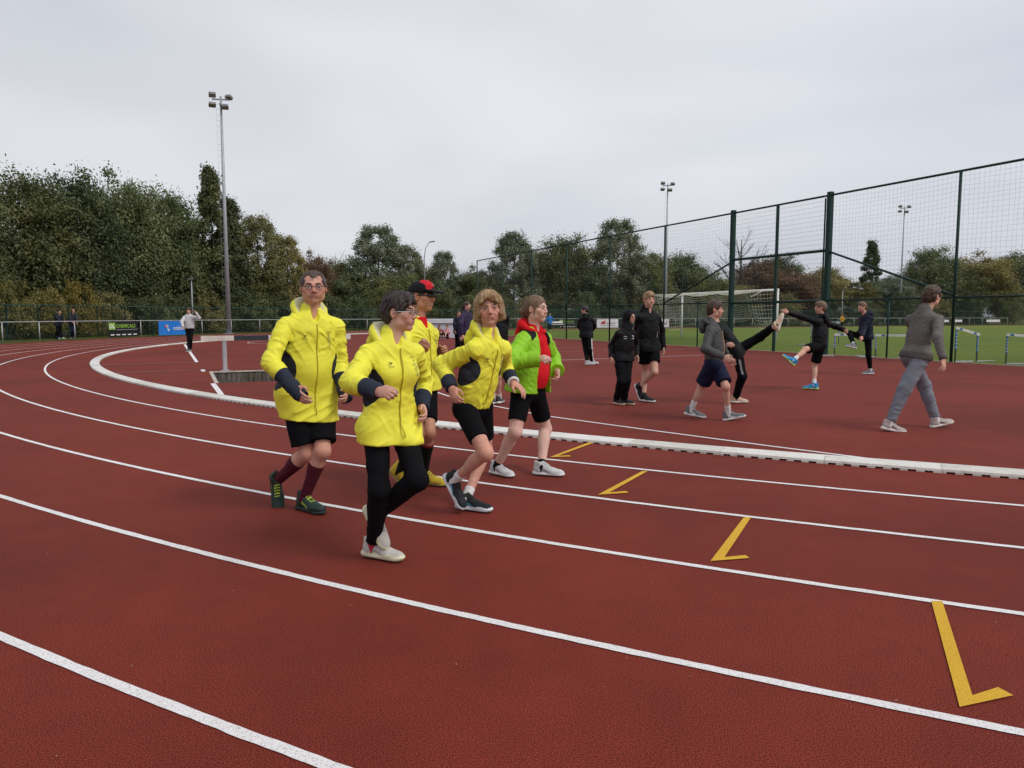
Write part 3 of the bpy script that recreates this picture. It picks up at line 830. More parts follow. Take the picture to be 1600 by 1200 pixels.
TREES = [
    ('broad', 'dark', -34.6, 53.0, 11.8, 4.0, 'dark spiky-topped tree at the left edge of the photo'),
    ('broad', 'dark', -33.2, 57.0, 12.2, 3.9, 'dark green tree second from the left edge'),
    ('broad', 'mid', -31.5, 61.5, 13.2, 3.7, 'tall light-topped tree behind the dark trees at left'),
    ('broad', 'mid', -30.0, 65.0, 12.6, 3.7, 'rounded green tree left of the poplar by the mast'),
    ('broad', 'dark', -34.2, 55.0, 8.4, 4.0, 'dark lower tree in front at the far left'),
    ('broad', 'dark', -32.5, 60.5, 8.8, 4.1, 'dark lower tree behind the black and lime banner'),
    ('broad', 'dark', -30.3, 66.0, 8.8, 4.2, 'dark low tree behind the blue banner'),
    ('poplar', 'dark', -26.6, 66.5, 14.8, 1.7, 'tall pointed poplar left of the floodlight mast'),
    ('poplar', 'dark', -25.8, 68.5, 12.3, 1.8, 'shorter pointed poplar right behind the floodlight mast'),
    ('broad', 'dark', -27.8, 68.5, 8.6, 3.5, 'dark tree at the foot of the tall poplar'),
    ('willow', 'olive', -24.8, 73.0, 11.3, 3.4, 'yellow-green willowy tree right of the floodlight mast'),
    ('willow', 'olive', -22.5, 74.5, 9.4, 2.6, 'smaller yellow-green tree left of the glasses man'),
    ('broad', 'dark', -25.6, 72.5, 6.0, 3.7, 'dark low tree beside the mast foot'),
    ('broad', 'mid', -22.2, 78.0, 5.7, 3.3, 'green low tree behind the glasses man'),
    ('broad', 'rust', -23.6, 90.0, 9.2, 2.6, 'rust-brown tree above the glasses man'),
    ('broad', 'mid', -22.1, 95.0, 8.7, 3.3, 'low green tree filling the gap beside the rust tree'),
    ('broad', 'olive', -11.9, 99.0, 7.8, 3.3, 'olive low tree left of the slim pale tree'),
    ('broad', 'mid', -4.5, 100.0, 8.1, 3.3, 'green low tree left of the pale feathery tree'),
    ('bare', None, -21.8, 92.0, 10.3, 2.3, 'bare twiggy tree between the rust tree and the feathery tree'),
    ('willow', 'silver', -16.8, 94.0, 12.8, 4.7, 'tall feathery grey-green tree behind the short-haired woman'),
    ('willow', 'silver', -13.6, 97.0, 10.6, 3.4, 'feathery tree just left of the curved street lamp'),
    ('broad', 'mid', -19.5, 92.0, 7.3, 3.9, 'low green tree behind the glasses man and short-haired woman'),
    ('broad', 'mid', -13.7, 90.0, 6.3, 4.5, 'low green tree behind the capped man'),
    ('willow', 'silver', -9.0, 98.0, 9.9, 2.8, 'slim pale tree right of the curved street lamp'),
    ('broad', 'mid', -6.7, 101.0, 7.4, 3.1, 'green tree with a low top left of the blond woman'),
    ('broad', 'mid', -10.2, 93.0, 5.7, 3.2, 'low green tree under the curved street lamp'),
    ('willow', 'silver', 0.2, 97.0, 12.3, 4.1, 'pale feathery tree above the blond woman'),
    ('broad', 'mid', 3.6, 101.0, 10.8, 3.5, 'green tree above the woman in lime'),
    ('broad', 'dark', 7.1, 99.0, 12.0, 4.4, 'dark full tree right of the woman in lime'),
    ('willow', 'silver', 14.0, 100.0, 14.3, 4.8, 'tallest feathery tree behind the black tracksuit boy'),
    ('broad', 'dark', 10.8, 97.5, 8.4, 4.0, 'dark low tree behind the black tracksuit boy'),
    ('broad', 'dark', -2.5, 96.0, 6.6, 3.2, 'dark low tree behind the blond woman'),
    ('broad', 'mid', 18.6, 103.0, 10.9, 4.0, 'green tree behind the tall blond boy'),
    ('broad', 'mid', 24.5, 108.0, 10.8, 4.4, 'green tree behind the mast beside the goal'),
    ('broad', 'mid', 27.4, 105.0, 7.6, 3.9, 'low green tree left of the gate bay'),
    ('bare', None, 34.1, 112.0, 15.5, 5.2, 'wide bare tree seen through the gate bay'),
    ('broad', 'rust', 38.2, 116.0, 10.5, 4.7, 'brownish tree behind the gate bay, left'),
    ('broad', 'dark', 44.7, 125.0, 11.6, 4.4, 'dark tree behind the gate bay'),
    ('broad', 'rust', 42.4, 112.5, 8.5, 4.6, 'brownish tree behind the gate bay, right'),
    ('broad', 'olive', 49.5, 118.0, 9.4, 4.6, 'olive tree behind the thick gate post'),
    ('poplar', 'dark', 61.6, 128.0, 14.5, 2.0, 'lone dark poplar seen through the right-hand net'),
    ('willow', 'yellow', 54.6, 117.5, 6.8, 4.1, 'yellowing tree below the lone poplar'),
    ('broad', 'silver', 61.4, 120.5, 8.2, 4.2, 'grey-green tree beside the far right mast'),
    ('broad', 'mid', 70.3, 125.5, 12.9, 5.1, 'green tree right of the far right mast'),
    ('broad', 'olive', 83.2, 133.0, 12.7, 6.7, 'olive tree behind the grey sweatshirt walker'),
    ('broad', 'mid', 91.8, 136.0, 13.4, 5.8, 'green tree at the right edge of the photo'),
    ('broad', 'dark', 76.8, 129.0, 9.5, 5.5, 'dark tree between the two right-hand green trees'),
    ('broad', 'olive', 32.0, 108.0, 6.4, 3.8, 'olive low tree behind the football goal'),
    ('broad', 'dark', 64.9, 122.0, 6.0, 4.0, 'dark low tree at the foot of the far right mast'),
    ('broad', 'dark', 17.1, 99.5, 6.8, 3.3, 'dark low tree behind the hooded boy'),
    ('bush', 'yellow', -31.2, 46.5, 3.7, 2.1, 'yellow-green shrub at the left edge behind the fence'),
    ('bush', 'yellow', -30.6, 49.0, 3.3, 1.9, 'yellow-green shrub behind the two men at the handrail'),
    ('bush', 'yellow', -30.1, 51.5, 3.9, 1.8, 'yellow-green shrub right of the two men at the handrail'),
    ('bush', 'olive', -29.4, 54.0, 3.2, 1.8, 'olive shrub above the black and lime banner'),
    ('bush', 'olive', -32.9, 47.0, 3.1, 2.0, 'olive shrub cut off by the left edge'),
    ('bush', 'dark', -29.4, 58.5, 3.0, 2.2, 'low shrub below the dark trees at left'),
    ('bush', 'mid', -28.6, 60.5, 3.2, 2.2, 'low shrub above the blue banner'),
    ('bush', 'dark', -27.7, 62.0, 3.2, 2.2, 'low shrub left of the white sweater man'),
    ('bush', 'olive', -26.7, 64.5, 3.4, 2.2, 'low shrub right of the white sweater man'),
    ('bush', 'dark', -25.2, 67.0, 3.5, 2.3, 'low shrub at the foot of the mast'),
    ('bush', 'mid', -23.7, 69.0, 3.1, 2.3, 'low shrub left of the glasses man'),
    ('bush', 'dark', -22.1, 71.5, 3.1, 2.3, 'low shrub behind the glasses man'),
    ('bush', 'olive', -20.3, 74.0, 3.9, 2.3, 'low shrub right of the glasses man'),
    ('bush', 'dark', -18.3, 76.0, 3.4, 2.3, 'low shrub left of the short-haired woman'),
    ('bush', 'mid', -16.1, 78.0, 3.5, 2.3, 'low shrub behind the short-haired woman'),
    ('bush', 'dark', -13.8, 80.5, 4.3, 2.3, 'low shrub behind the capped man'),
    ('bush', 'olive', -11.0, 82.5, 3.8, 2.4, 'low shrub left of the blond woman'),
    ('bush', 'dark', -8.0, 84.5, 4.3, 2.4, 'low shrub behind the blond woman'),
    ('bush', 'mid', -4.8, 86.5, 4.0, 2.4, 'low shrub right of the blond woman'),
    ('bush', 'dark', -1.5, 88.0, 4.2, 2.4, 'low shrub behind the woman in lime'),
    ('bush', 'olive', 1.9, 89.5, 3.7, 2.4, 'low shrub left of the black tracksuit boy'),
    ('bush', 'dark', 5.5, 91.0, 4.3, 2.4, 'low shrub behind the black tracksuit boy'),
    ('bush', 'mid', 9.1, 92.5, 4.6, 2.4, 'low shrub left of the hooded boy'),
    ('bush', 'dark', 13.0, 94.5, 4.2, 2.4, 'low shrub behind the tall blond boy'),
    ('bush', 'olive', 17.4, 96.5, 4.5, 2.5, 'low shrub left of the goal'),
    ('bush', 'dark', 22.0, 98.5, 4.5, 2.5, 'low shrub behind the goal'),
    ('bush', 'mid', 26.8, 100.5, 3.9, 2.5, 'low shrub right of the goal'),
    ('bush', 'dark', 32.7, 103.0, 4.8, 2.5, 'low shrub behind the gate bay'),
    ('bush', 'olive', 39.2, 106.0, 4.7, 2.5, 'low shrub right of the gate bay'),
    ('bush', 'dark', 45.9, 109.0, 4.4, 2.5, 'low shrub behind the knee-lifting boy'),
    ('bush', 'mid', 52.9, 112.0, 4.1, 2.6, 'low shrub left of the grey sweatshirt walker'),
    ('bush', 'dark', 60.5, 115.5, 5.3, 2.6, 'low shrub behind the grey sweatshirt walker'),
    ('bush', 'olive', 67.7, 118.5, 4.9, 2.6, 'low shrub right of the grey sweatshirt walker'),
    ('bush', 'dark', 75.4, 122.0, 5.3, 2.6, 'low shrub near the right edge'),
    ('bush', 'mid', 84.4, 126.0, 5.7, 2.7, 'low shrub at the right edge'),
    ('broad', 'dark', -35.2, 47.5, 10.2, 3.7, 'dark tree first beyond the left edge of the belt'),
    ('broad', 'mid', -36.1, 43.0, 9.0, 3.5, 'green tree second beyond the left edge of the belt'),
    ('broad', 'dark', -37.6, 40.0, 8.6, 3.5, 'dark tree third beyond the left edge of the belt'),
]
for i, (k, l, x, y, h, w, lab) in enumerate(TREES):
    tree(k, l, x, y, h, w, lab, i, (i * 2.1) % 6.28)


# ------------------------------------------------------------------ figures: smooth distance fields polygonised into continuous meshes
f4 = np.float32
def vec(*a): return np.array(a, dtype=np.float64)
def unit(v):
    v = np.asarray(v, float); return v / (np.linalg.norm(v) + 1e-12)
_NT = np.random.default_rng(77).random((32, 32, 32)).astype(f4)
def vnoise(p):
    """periodic value noise in 0..1 at points p (n,3)"""
    i = np.floor(p).astype(np.int32); f = (p - i).astype(f4); f = f * f * (3 - 2 * f); i &= 31; j = (i + 1) & 31
    x0, y0, z0 = i.T; x1, y1, z1 = j.T; fx, fy, fz = f.T
    a = _NT[x0, y0, z0] * (1 - fx) + _NT[x1, y0, z0] * fx; b = _NT[x0, y1, z0] * (1 - fx) + _NT[x1, y1, z0] * fx
    c = _NT[x0, y0, z1] * (1 - fx) + _NT[x1, y0, z1] * fx; d = _NT[x0, y1, z1] * (1 - fx) + _NT[x1, y1, z1] * fx
    a = a * (1 - fy) + b * fy; c = c * (1 - fy) + d * fy
    return a * (1 - fz) + c * fz
def folds(p, axis, stretch, freq, seed):
    """ridged folds that run across the given axis"""
    s = p @ axis
    q = (p + np.outer(s, axis) * (stretch - 1)) * freq + seed * 7.31
    n1 = vnoise(q + 1.5 * (vnoise(q * .6 + 9)[:, None] - .5)); n2 = vnoise(q * 2.1 + 4.7)
    return (1 - np.abs(2 * n1 - 1)) ** 2.2 * .9 + n2 * .30 - .42

class Field:
    def __init__(s, lo, hi, h):
        s.h = h; s.lo = np.array(lo, float)
        n = np.ceil((np.array(hi) - s.lo) / h).astype(int) + 1
        s.ax = [(s.lo[i] + h * np.arange(n[i])).astype(f4) for i in range(3)]
        s.D = np.full(n, 1.0, f4); s.bb = None
    def like(s):
        o = Field.__new__(Field); o.h = s.h; o.lo = s.lo; o.ax = s.ax; o.D = np.full(s.D.shape, 1.0, f4); o.bb = None; return o
    def touch(s, w):
        q = [(a.start, a.stop) for a in w]
        s.bb = q if s.bb is None else [(min(a[0], b[0]), max(a[1], b[1])) for a, b in zip(s.bb, q)]
    def box(s): return tuple(slice(a, b) for a, b in s.bb) if s.bb else None
    def win(s, lo, hi):
        sl = []
        for i in range(3):
            a = int(max(0, math.floor((lo[i] - s.lo[i]) / s.h))); b = int(min(len(s.ax[i]), math.ceil((hi[i] - s.lo[i]) / s.h) + 1))
            if b <= a: return None
            sl.append(slice(a, b))
        return tuple(sl)
    def xyz(s, w): return s.ax[0][w[0]][:, None, None], s.ax[1][w[1]][None, :, None], s.ax[2][w[2]][None, None, :]
    def blend(s, w, d, k, sub=False):
        a = s.D[w]
        if not sub: s.touch(w)
        if sub:
            if k <= 0: s.D[w] = np.maximum(a, -d); return
            hh = np.clip(.5 - .5 * (a + d) / k, 0, 1); s.D[w] = a * (1 - hh) - d * hh + k * hh * (1 - hh); return
        if k <= 0: s.D[w] = np.minimum(a, d); return
        hh = np.clip(.5 + .5 * (a - d) / k, 0, 1)
        s.D[w] = a * (1 - hh) + d * hh - k * hh * (1 - hh)
    def wrinkle(s, w, d, wr):
        amp, axis, stretch, freq, seed = wr
        m = np.abs(d) < .03 + amp
        if not m.any(): return d
        X, Y, Zz = s.xyz(w); i, j, k = np.nonzero(m)
        p = np.stack([X[i, 0, 0], Y[0, j, 0], Zz[0, 0, k]], 1)
        d = d.copy(); d[m] -= (amp * folds(p, np.asarray(axis), stretch, freq, seed)).astype(f4)
        return d
    def rc(s, a, b, ra, rb, k=.02, flat=None, ratio=1.0, sub=False, wr=None):
        a, b = np.asarray(a, float), np.asarray(b, float)
        m = max(ra, rb) + max(k, 0) + 3 * s.h + (wr[0] if wr else 0)
        w = s.win(np.minimum(a, b) - m, np.maximum(a, b) + m)
        if w is None: return s
        X, Y, Zz = s.xyz(w); ba = b - a; L2 = ba @ ba + 1e-12
        px, py, pz = X - f4(a[0]), Y - f4(a[1]), Zz - f4(a[2])
        t = np.clip((px * f4(ba[0]) + py * f4(ba[1]) + pz * f4(ba[2])) / f4(L2), 0, 1)
        qx, qy, qz = px - t * f4(ba[0]), py - t * f4(ba[1]), pz - t * f4(ba[2])
        q2 = qx * qx + qy * qy + qz * qz
        r = f4(ra) + f4(rb - ra) * t
        if flat is not None:
            fl = unit(flat); c = qx * f4(fl[0]) + qy * f4(fl[1]) + qz * f4(fl[2])
            q2 = q2 + c * c * f4(1 / ratio ** 2 - 1)
            d = (np.sqrt(q2) - r) * f4(.5 + .5 * ratio)
        else: d = np.sqrt(q2) - r
        if wr: d = s.wrinkle(w, d, wr)
        s.blend(w, d, k, sub); return s
    def ell(s, c, rad, ax=None, k=.02, sub=False, wr=None):
        c = np.asarray(c, float); A = np.eye(3) if ax is None else np.asarray(ax, float)
        m = max(rad) + max(k, 0) + 3 * s.h + (wr[0] if wr else 0)
        w = s.win(c - m, c + m)
        if w is None: return s
        X, Y, Zz = s.xyz(w); px, py, pz = X - f4(c[0]), Y - f4(c[1]), Zz - f4(c[2])
        k0 = k1 = 0
        for i in range(3):
            u = px * f4(A[i][0]) + py * f4(A[i][1]) + pz * f4(A[i][2]); v = u / f4(rad[i]); k0 = k0 + v * v; v = v / f4(rad[i]); k1 = k1 + v * v
        k0 = np.sqrt(k0); k1 = np.sqrt(k1) + 1e-9
        d = k0 * (k0 - 1) / k1
        if wr: d = s.wrinkle(w, d, wr)
        s.blend(w, d, k, sub); return s
    def cut(s, p, n, k=0.0):
        """keep the side the normal points away from: drop where (x-p).n > 0"""
        w = s.box()
        if w is None: return s
        X, Y, Zz = s.xyz(w); Dw = s.D[w]
        d = (X - f4(p[0])) * f4(n[0]) + (Y - f4(p[1])) * f4(n[1]) + (Zz - f4(p[2])) * f4(n[2])
        s.D[w] = np.maximum(Dw, d) if k <= 0 else (lambda hh: Dw * (1 - hh) + d * hh + k * hh * (1 - hh))(np.clip(.5 - .5 * (Dw - d) / k, 0, 1))
        return s
    def join(s, o, k=0.0):
        w = o.box()
        if w is not None: s.blend(w, o.D[w], k)
        return s
    def minus(s, o, off=0.0):
        w = o.box()
        if w is not None: s.D[w] = np.maximum(s.D[w], -(o.D[w] + f4(off)))
        return s
    def mesh(s):
        if s.bb is None: return np.zeros((0, 3)), np.zeros((0, 4), int)
        D = np.pad(s.D[s.box()], 1, constant_values=1.0); org = s.lo + s.h * (np.array([a for a, _ in s.bb]) - 1)
        D[0] = D[-1] = 1; D[:, 0] = D[:, -1] = 1; D[:, :, 0] = D[:, :, -1] = 1
        S = D < 0
        c = S[:-1, :-1, :-1].astype(np.int8)
        for dx, dy, dz in ((1, 0, 0), (0, 1, 0), (0, 0, 1), (1, 1, 0), (1, 0, 1), (0, 1, 1), (1, 1, 1)):
            c = c + S[dx:S.shape[0] - 1 + dx, dy:S.shape[1] - 1 + dy, dz:S.shape[2] - 1 + dz]
        act = (c > 0) & (c < 8)
        I, J, K = np.nonzero(act)
        if len(I) == 0: return np.zeros((0, 3)), np.zeros((0, 4), int)
        idx = np.full(act.shape, -1, np.int32); idx[I, J, K] = np.arange(len(I))
        cor = [(0, 0, 0), (1, 0, 0), (0, 1, 0), (1, 1, 0), (0, 0, 1), (1, 0, 1), (0, 1, 1), (1, 1, 1)]
        val = [D[I + a, J + b, K + e] for a, b, e in cor]
        acc = np.zeros((len(I), 3), f4); cnt = np.zeros(len(I), f4)
        for a in range(8):
            for b in range(a + 1, 8):
                df = np.array(cor[b]) - np.array(cor[a])
                if np.abs(df).sum() != 1: continue
                va, vb = val[a], val[b]; m = (va < 0) != (vb < 0)
                t = np.where(m, va / np.where(m, va - vb, 1), 0)
                for q in range(3): acc[:, q] += np.where(m, cor[a][q] + t * df[q], 0)
                cnt += m
        P = acc / cnt[:, None] + np.stack([I, J, K], 1)
        V = (P * s.h + org).astype(np.float64)
        F = []
        for ax in range(3):
            o1, o2 = (ax + 1) % 3, (ax + 2) % 3
            lo = [slice(None)] * 3; hi = [slice(None)] * 3; lo[ax] = slice(0, -1); hi[ax] = slice(1, None)
            A_, B_ = S[tuple(lo)], S[tuple(hi)]
            e = np.stack(np.nonzero(A_ != B_), 1)
            e = e[(e[:, o1] > 0) & (e[:, o2] > 0) & (e[:, o1] < act.shape[o1]) & (e[:, o2] < act.shape[o2])]
            if not len(e): continue
            flip = A_[tuple(e.T)]
            def g(a, b):
                q = e.copy(); q[:, o1] -= a; q[:, o2] -= b; return idx[tuple(q.T)]
            quad = np.stack([g(1, 1), g(0, 1), g(0, 0), g(1, 0)], 1)
            quad[~flip] = quad[~flip][:, ::-1]
            F.append(quad)
        F = np.concatenate(F); F = F[(F >= 0).all(1)]
        return V, F

def mesh_from(name, V, F, mat, col=None):
    me = bpy.data.meshes.new(name)
    me.vertices.add(len(V)); me.vertices.foreach_set('co', V.astype(f4).ravel())
    me.loops.add(F.size); me.loops.foreach_set('vertex_index', F.astype(np.int32).ravel())
    me.polygons.add(len(F)); me.polygons.foreach_set('loop_start', np.arange(0, F.size, 4, dtype=np.int32))
    me.update(calc_edges=True); me.shade_smooth()
    if col is not None:
        at_ = me.color_attributes.new('Col', 'FLOAT_COLOR', 'POINT')
        at_.data.foreach_set('color', np.c_[col, np.ones(len(col))].astype(f4).ravel())
    me.materials.append(mat)
    return me
def split_build(V, F, lab, names, parent, sub=None):
    """one object for each face label; sub: {label: parent label} puts it one level deeper"""
    out = {}
    fl = lab[F]; fl = np.where((fl[:, 0] == fl[:, 1]) | (fl[:, 0] == fl[:, 2]), fl[:, 0], fl[:, 1])
    if len(names) > 1:                                       # relax the seam between two cloths so that it runs smoothly
        N = len(V); a = F.ravel(); b = np.roll(F, -1, 1).ravel(); fi = np.repeat(np.arange(len(F)), 4)
        key = np.minimum(a, b).astype(np.int64) * N + np.maximum(a, b); o = np.argsort(key, kind='stable'); key, fi = key[o], fi[o]
        m = np.nonzero(key[1:] == key[:-1])[0]; m = m[fl[fi[m]] != fl[fi[m + 1]]]
        e0, e1 = key[m] // N, key[m] % N; V = V.copy()
        if len(m):
            for _ in range(5):
                acc = np.zeros_like(V); cnt = np.zeros(N)
                np.add.at(acc, e0, V[e1]); np.add.at(acc, e1, V[e0]); np.add.at(cnt, e0, 1); np.add.at(cnt, e1, 1)
                q = cnt == 2; V[q] = .4 * V[q] + .6 * acc[q] / 2
    for l in sorted(names):
        G_ = F[fl == l]
        if not len(G_): continue
        u, inv = np.unique(G_, return_inverse=True)
        nm, mt = names[l]
        p = parent if not sub or l not in sub or sub[l] not in out else out[sub[l]]
        out[l] = link(bpy.data.objects.new(nm, mesh_from(nm, V[u], inv.reshape(-1, 4), mt)), p)
    return out

# ------------------------------------------------------------------ materials for people
def m_skin():
    m, nt, b = mat_new('skin')
    at_ = nt.nodes.new('ShaderNodeAttribute'); at_.attribute_name = 'Col'
    v = coord(nt)
    c = mixc(nt, at_.outputs['Color'], ramp(nt, noise(nt, 55, 4, .65, v), [(.3, (.82, .76, .74)), (.7, (1.1, 1.08, 1.08))]), .75, 'MULTIPLY')
    c = mixc(nt, c, ramp(nt, noise(nt, 9, 3, .6, v), [(.35, (.93, .85, .83)), (.65, (1.05, 1.05, 1.05))]), .8, 'MULTIPLY')
    nt.links.new(c, b.inputs['Base Color'])
    b.inputs['Roughness'].default_value = .62; b.inputs['Specular IOR Level'].default_value = .25
    b.inputs['Subsurface Weight'].default_value = .05; b.inputs['Subsurface Radius'].default_value = (.012, .005, .003); b.inputs['Subsurface Scale'].default_value = .6
    bump(nt, b, noise(nt, 160, 3, .6, v), .12, .002)
    return m
M_SKIN = m_skin()
_fab = {}
def fabric(name, col, rough=.8, spec=.2, var=.10, weave=420, sheen=.0):
    if name in _fab: return _fab[name]
    m, nt, b = mat_new(name)
    v = coord(nt)
    f = noise(nt, 14, 4, .6, v); g = noise(nt, weave, 2, .5, v)
    lo = tuple(c * (1 - var) for c in col); hi = tuple(min(1, c * (1 + var)) for c in col)
    c = ramp(nt, f, [(.3, lo), (.7, hi)])
    c = mixc(nt, c, ramp(nt, g, [(.3, (.86, .86, .86)), (.7, (1.08, 1.08, 1.08))]), .7, 'MULTIPLY')
    nt.links.new(c, b.inputs['Base Color']); b.inputs['Roughness'].default_value = rough; b.inputs['Specular IOR Level'].default_value = spec
    b.inputs['Sheen Weight'].default_value = sheen
    bump(nt, b, noise(nt, 45, 4, .6, v), .25, .006)
    _fab[name] = m
    return m
def m_hair(name, dark, light):
    if name in _fab: return _fab[name]
    m, nt, b = mat_new(name)
    v = coord(nt, 'Object', (1, 1, .16))
    f = noise(nt, 85, 5, .7, v); g = noise(nt, 22, 3, .6, v)
    c = ramp(nt, f, [(.3, dark), (.55, tuple((a + b_) / 2 for a, b_ in zip(dark, light))), (.75, light)])
    c = mixc(nt, c, ramp(nt, g, [(.3, (.6, .6, .6)), (.7, (1.15, 1.15, 1.15))]), .8, 'MULTIPLY')
    nt.links.new(c, b.inputs['Base Color']); b.inputs['Roughness'].default_value = .5; b.inputs['Specular IOR Level'].default_value = .35
    bump(nt, b, f, .7, .006)
    _fab[name] = m
    return m
SKINS = {'fair': (.63, .385, .30), 'ruddy': (.62, .345, .26), 'tan': (.56, .30, .20), 'pale': (.70, .47, .395), 'young': (.63, .39, .295)}
YEL = fabric('yellow_softshell', (.84, .795, .060), .60, .3, .05)
CHAR = fabric('charcoal_softshell', (.022, .024, .032), .75, .25)
NAVYCUFF = fabric('navy_grey_cuff', (.028, .034, .052), .85, .15)
LINING = fabric('cream_lining', (.66, .63, .42), .85, .1)
BLACK = fabric('black_jersey', (.005, .005, .0065), .85, .10)
BLACKW = fabric('black_windproof', (.0060, .0062, .008), .62, .18)
NAVY = fabric('navy_windproof', (.010, .013, .028), .62, .2)
LIME = fabric('lime_windproof', (.27, .58, .018), .55, .3, .06)
RED = fabric('red_fleece', (.62, .014, .022), .85, .1, .06)
ZIPM = plain('zip_teeth', (.50, .41, .02), .5, .1)
ZIPB = plain('dark_zip', (.02, .02, .02), .5)
WHITE_SOCK = fabric('white_sock', (.72, .71, .70), .9, .1)
BLACK_SOCK = fabric('black_sock', (.012, .012, .014), .9, .1)
MAROON = fabric('maroon_sock', (.085, .012, .024), .85, .15)
GREYSW = fabric('grey_brown_sweatshirt', (.150, .140, .130), .9, .08, .10)
GREYP = fabric('blue_grey_sweatpants', (.20, .21, .245), .9, .08, .10)
GREYJ = fabric('dark_grey_windproof', (.070, .072, .072), .7, .2, .12)
NAVYSH = fabric('navy_shorts', (.010, .013, .038), .8, .15)
WHITESW = fabric('pale_grey_sweater', (.56, .56, .57), .9, .08)
BLUEJ = fabric('blue_jacket', (.02, .18, .55), .6, .3)
YELJ = fabric('amber_jacket', (.55, .32, .02), .7, .2)
PINK = fabric('pink_shirt', (.55, .28, .33), .85, .1)
PURP = fabric('dark_purple_jacket', (.035, .025, .06), .7, .2)
MARKC = plain('dark_print', (.03, .035, .05), .6)
MARKW = plain('white_print_ink', (.75, .75, .75), .6)
MARKB = plain('blue_print_ink', (.05, .10, .22), .6)
M_LENS = plain('dark_lens', (.012, .012, .014), .08, spec=.7)
M_FRAMEB = plain('black_frame', (.015, .014, .014), .35)
M_FRAMET = plain('teal_frame', (.10, .14, .15), .35)
def m_glass():
    m, nt, b = mat_new('spectacle_lens')
    g = nt.nodes.new('ShaderNodeBsdfTransparent'); gl = nt.nodes.new('ShaderNodeBsdfGlossy'); mx = nt.nodes.new('ShaderNodeMixShader')
    gl.inputs['Roughness'].default_value = .03; mx.inputs[0].default_value = .035
    nt.links.new(g.outputs[0], mx.inputs[1]); nt.links.new(gl.outputs[0], mx.inputs[2]); nt.links.new(mx.outputs[0], nt.nodes['Material Output'].inputs['Surface'])
    return m
M_GLASS = m_glass()
M_SCLERA = plain('eye_white', (.48, .45, .43), .25, var=.03)
M_IRIS = plain('iris', (.06, .05, .045), .25, var=.2, scale=400)
M_PUPIL = plain('pupil', (.012, .009, .008), .3)
HAIRS = {'brown_grey': m_hair('greying_brown_hair', (.035, .022, .016), (.16, .11, .085)), 'dark': m_hair('dark_brown_hair', (.012, .008, .008), (.085, .055, .050)),
         'blond': m_hair('dark_blond_hair', (.19, .105, .045), (.60, .40, .215)), 'fairbrown': m_hair('light_brown_hair', (.10, .055, .032), (.30, .19, .12)),
         'golden': m_hair('golden_hair', (.20, .11, .05), (.50, .33, .18)), 'brown': m_hair('brown_hair', (.030, .016, .010), (.13, .075, .045)), 'black': m_hair('black_hair', (.008, .006, .006), (.05, .04, .035))}
SHOES = {}
def shoe_mat(name, col): return fabric('shoe_' + name, col, .65, .3, .12, 250)

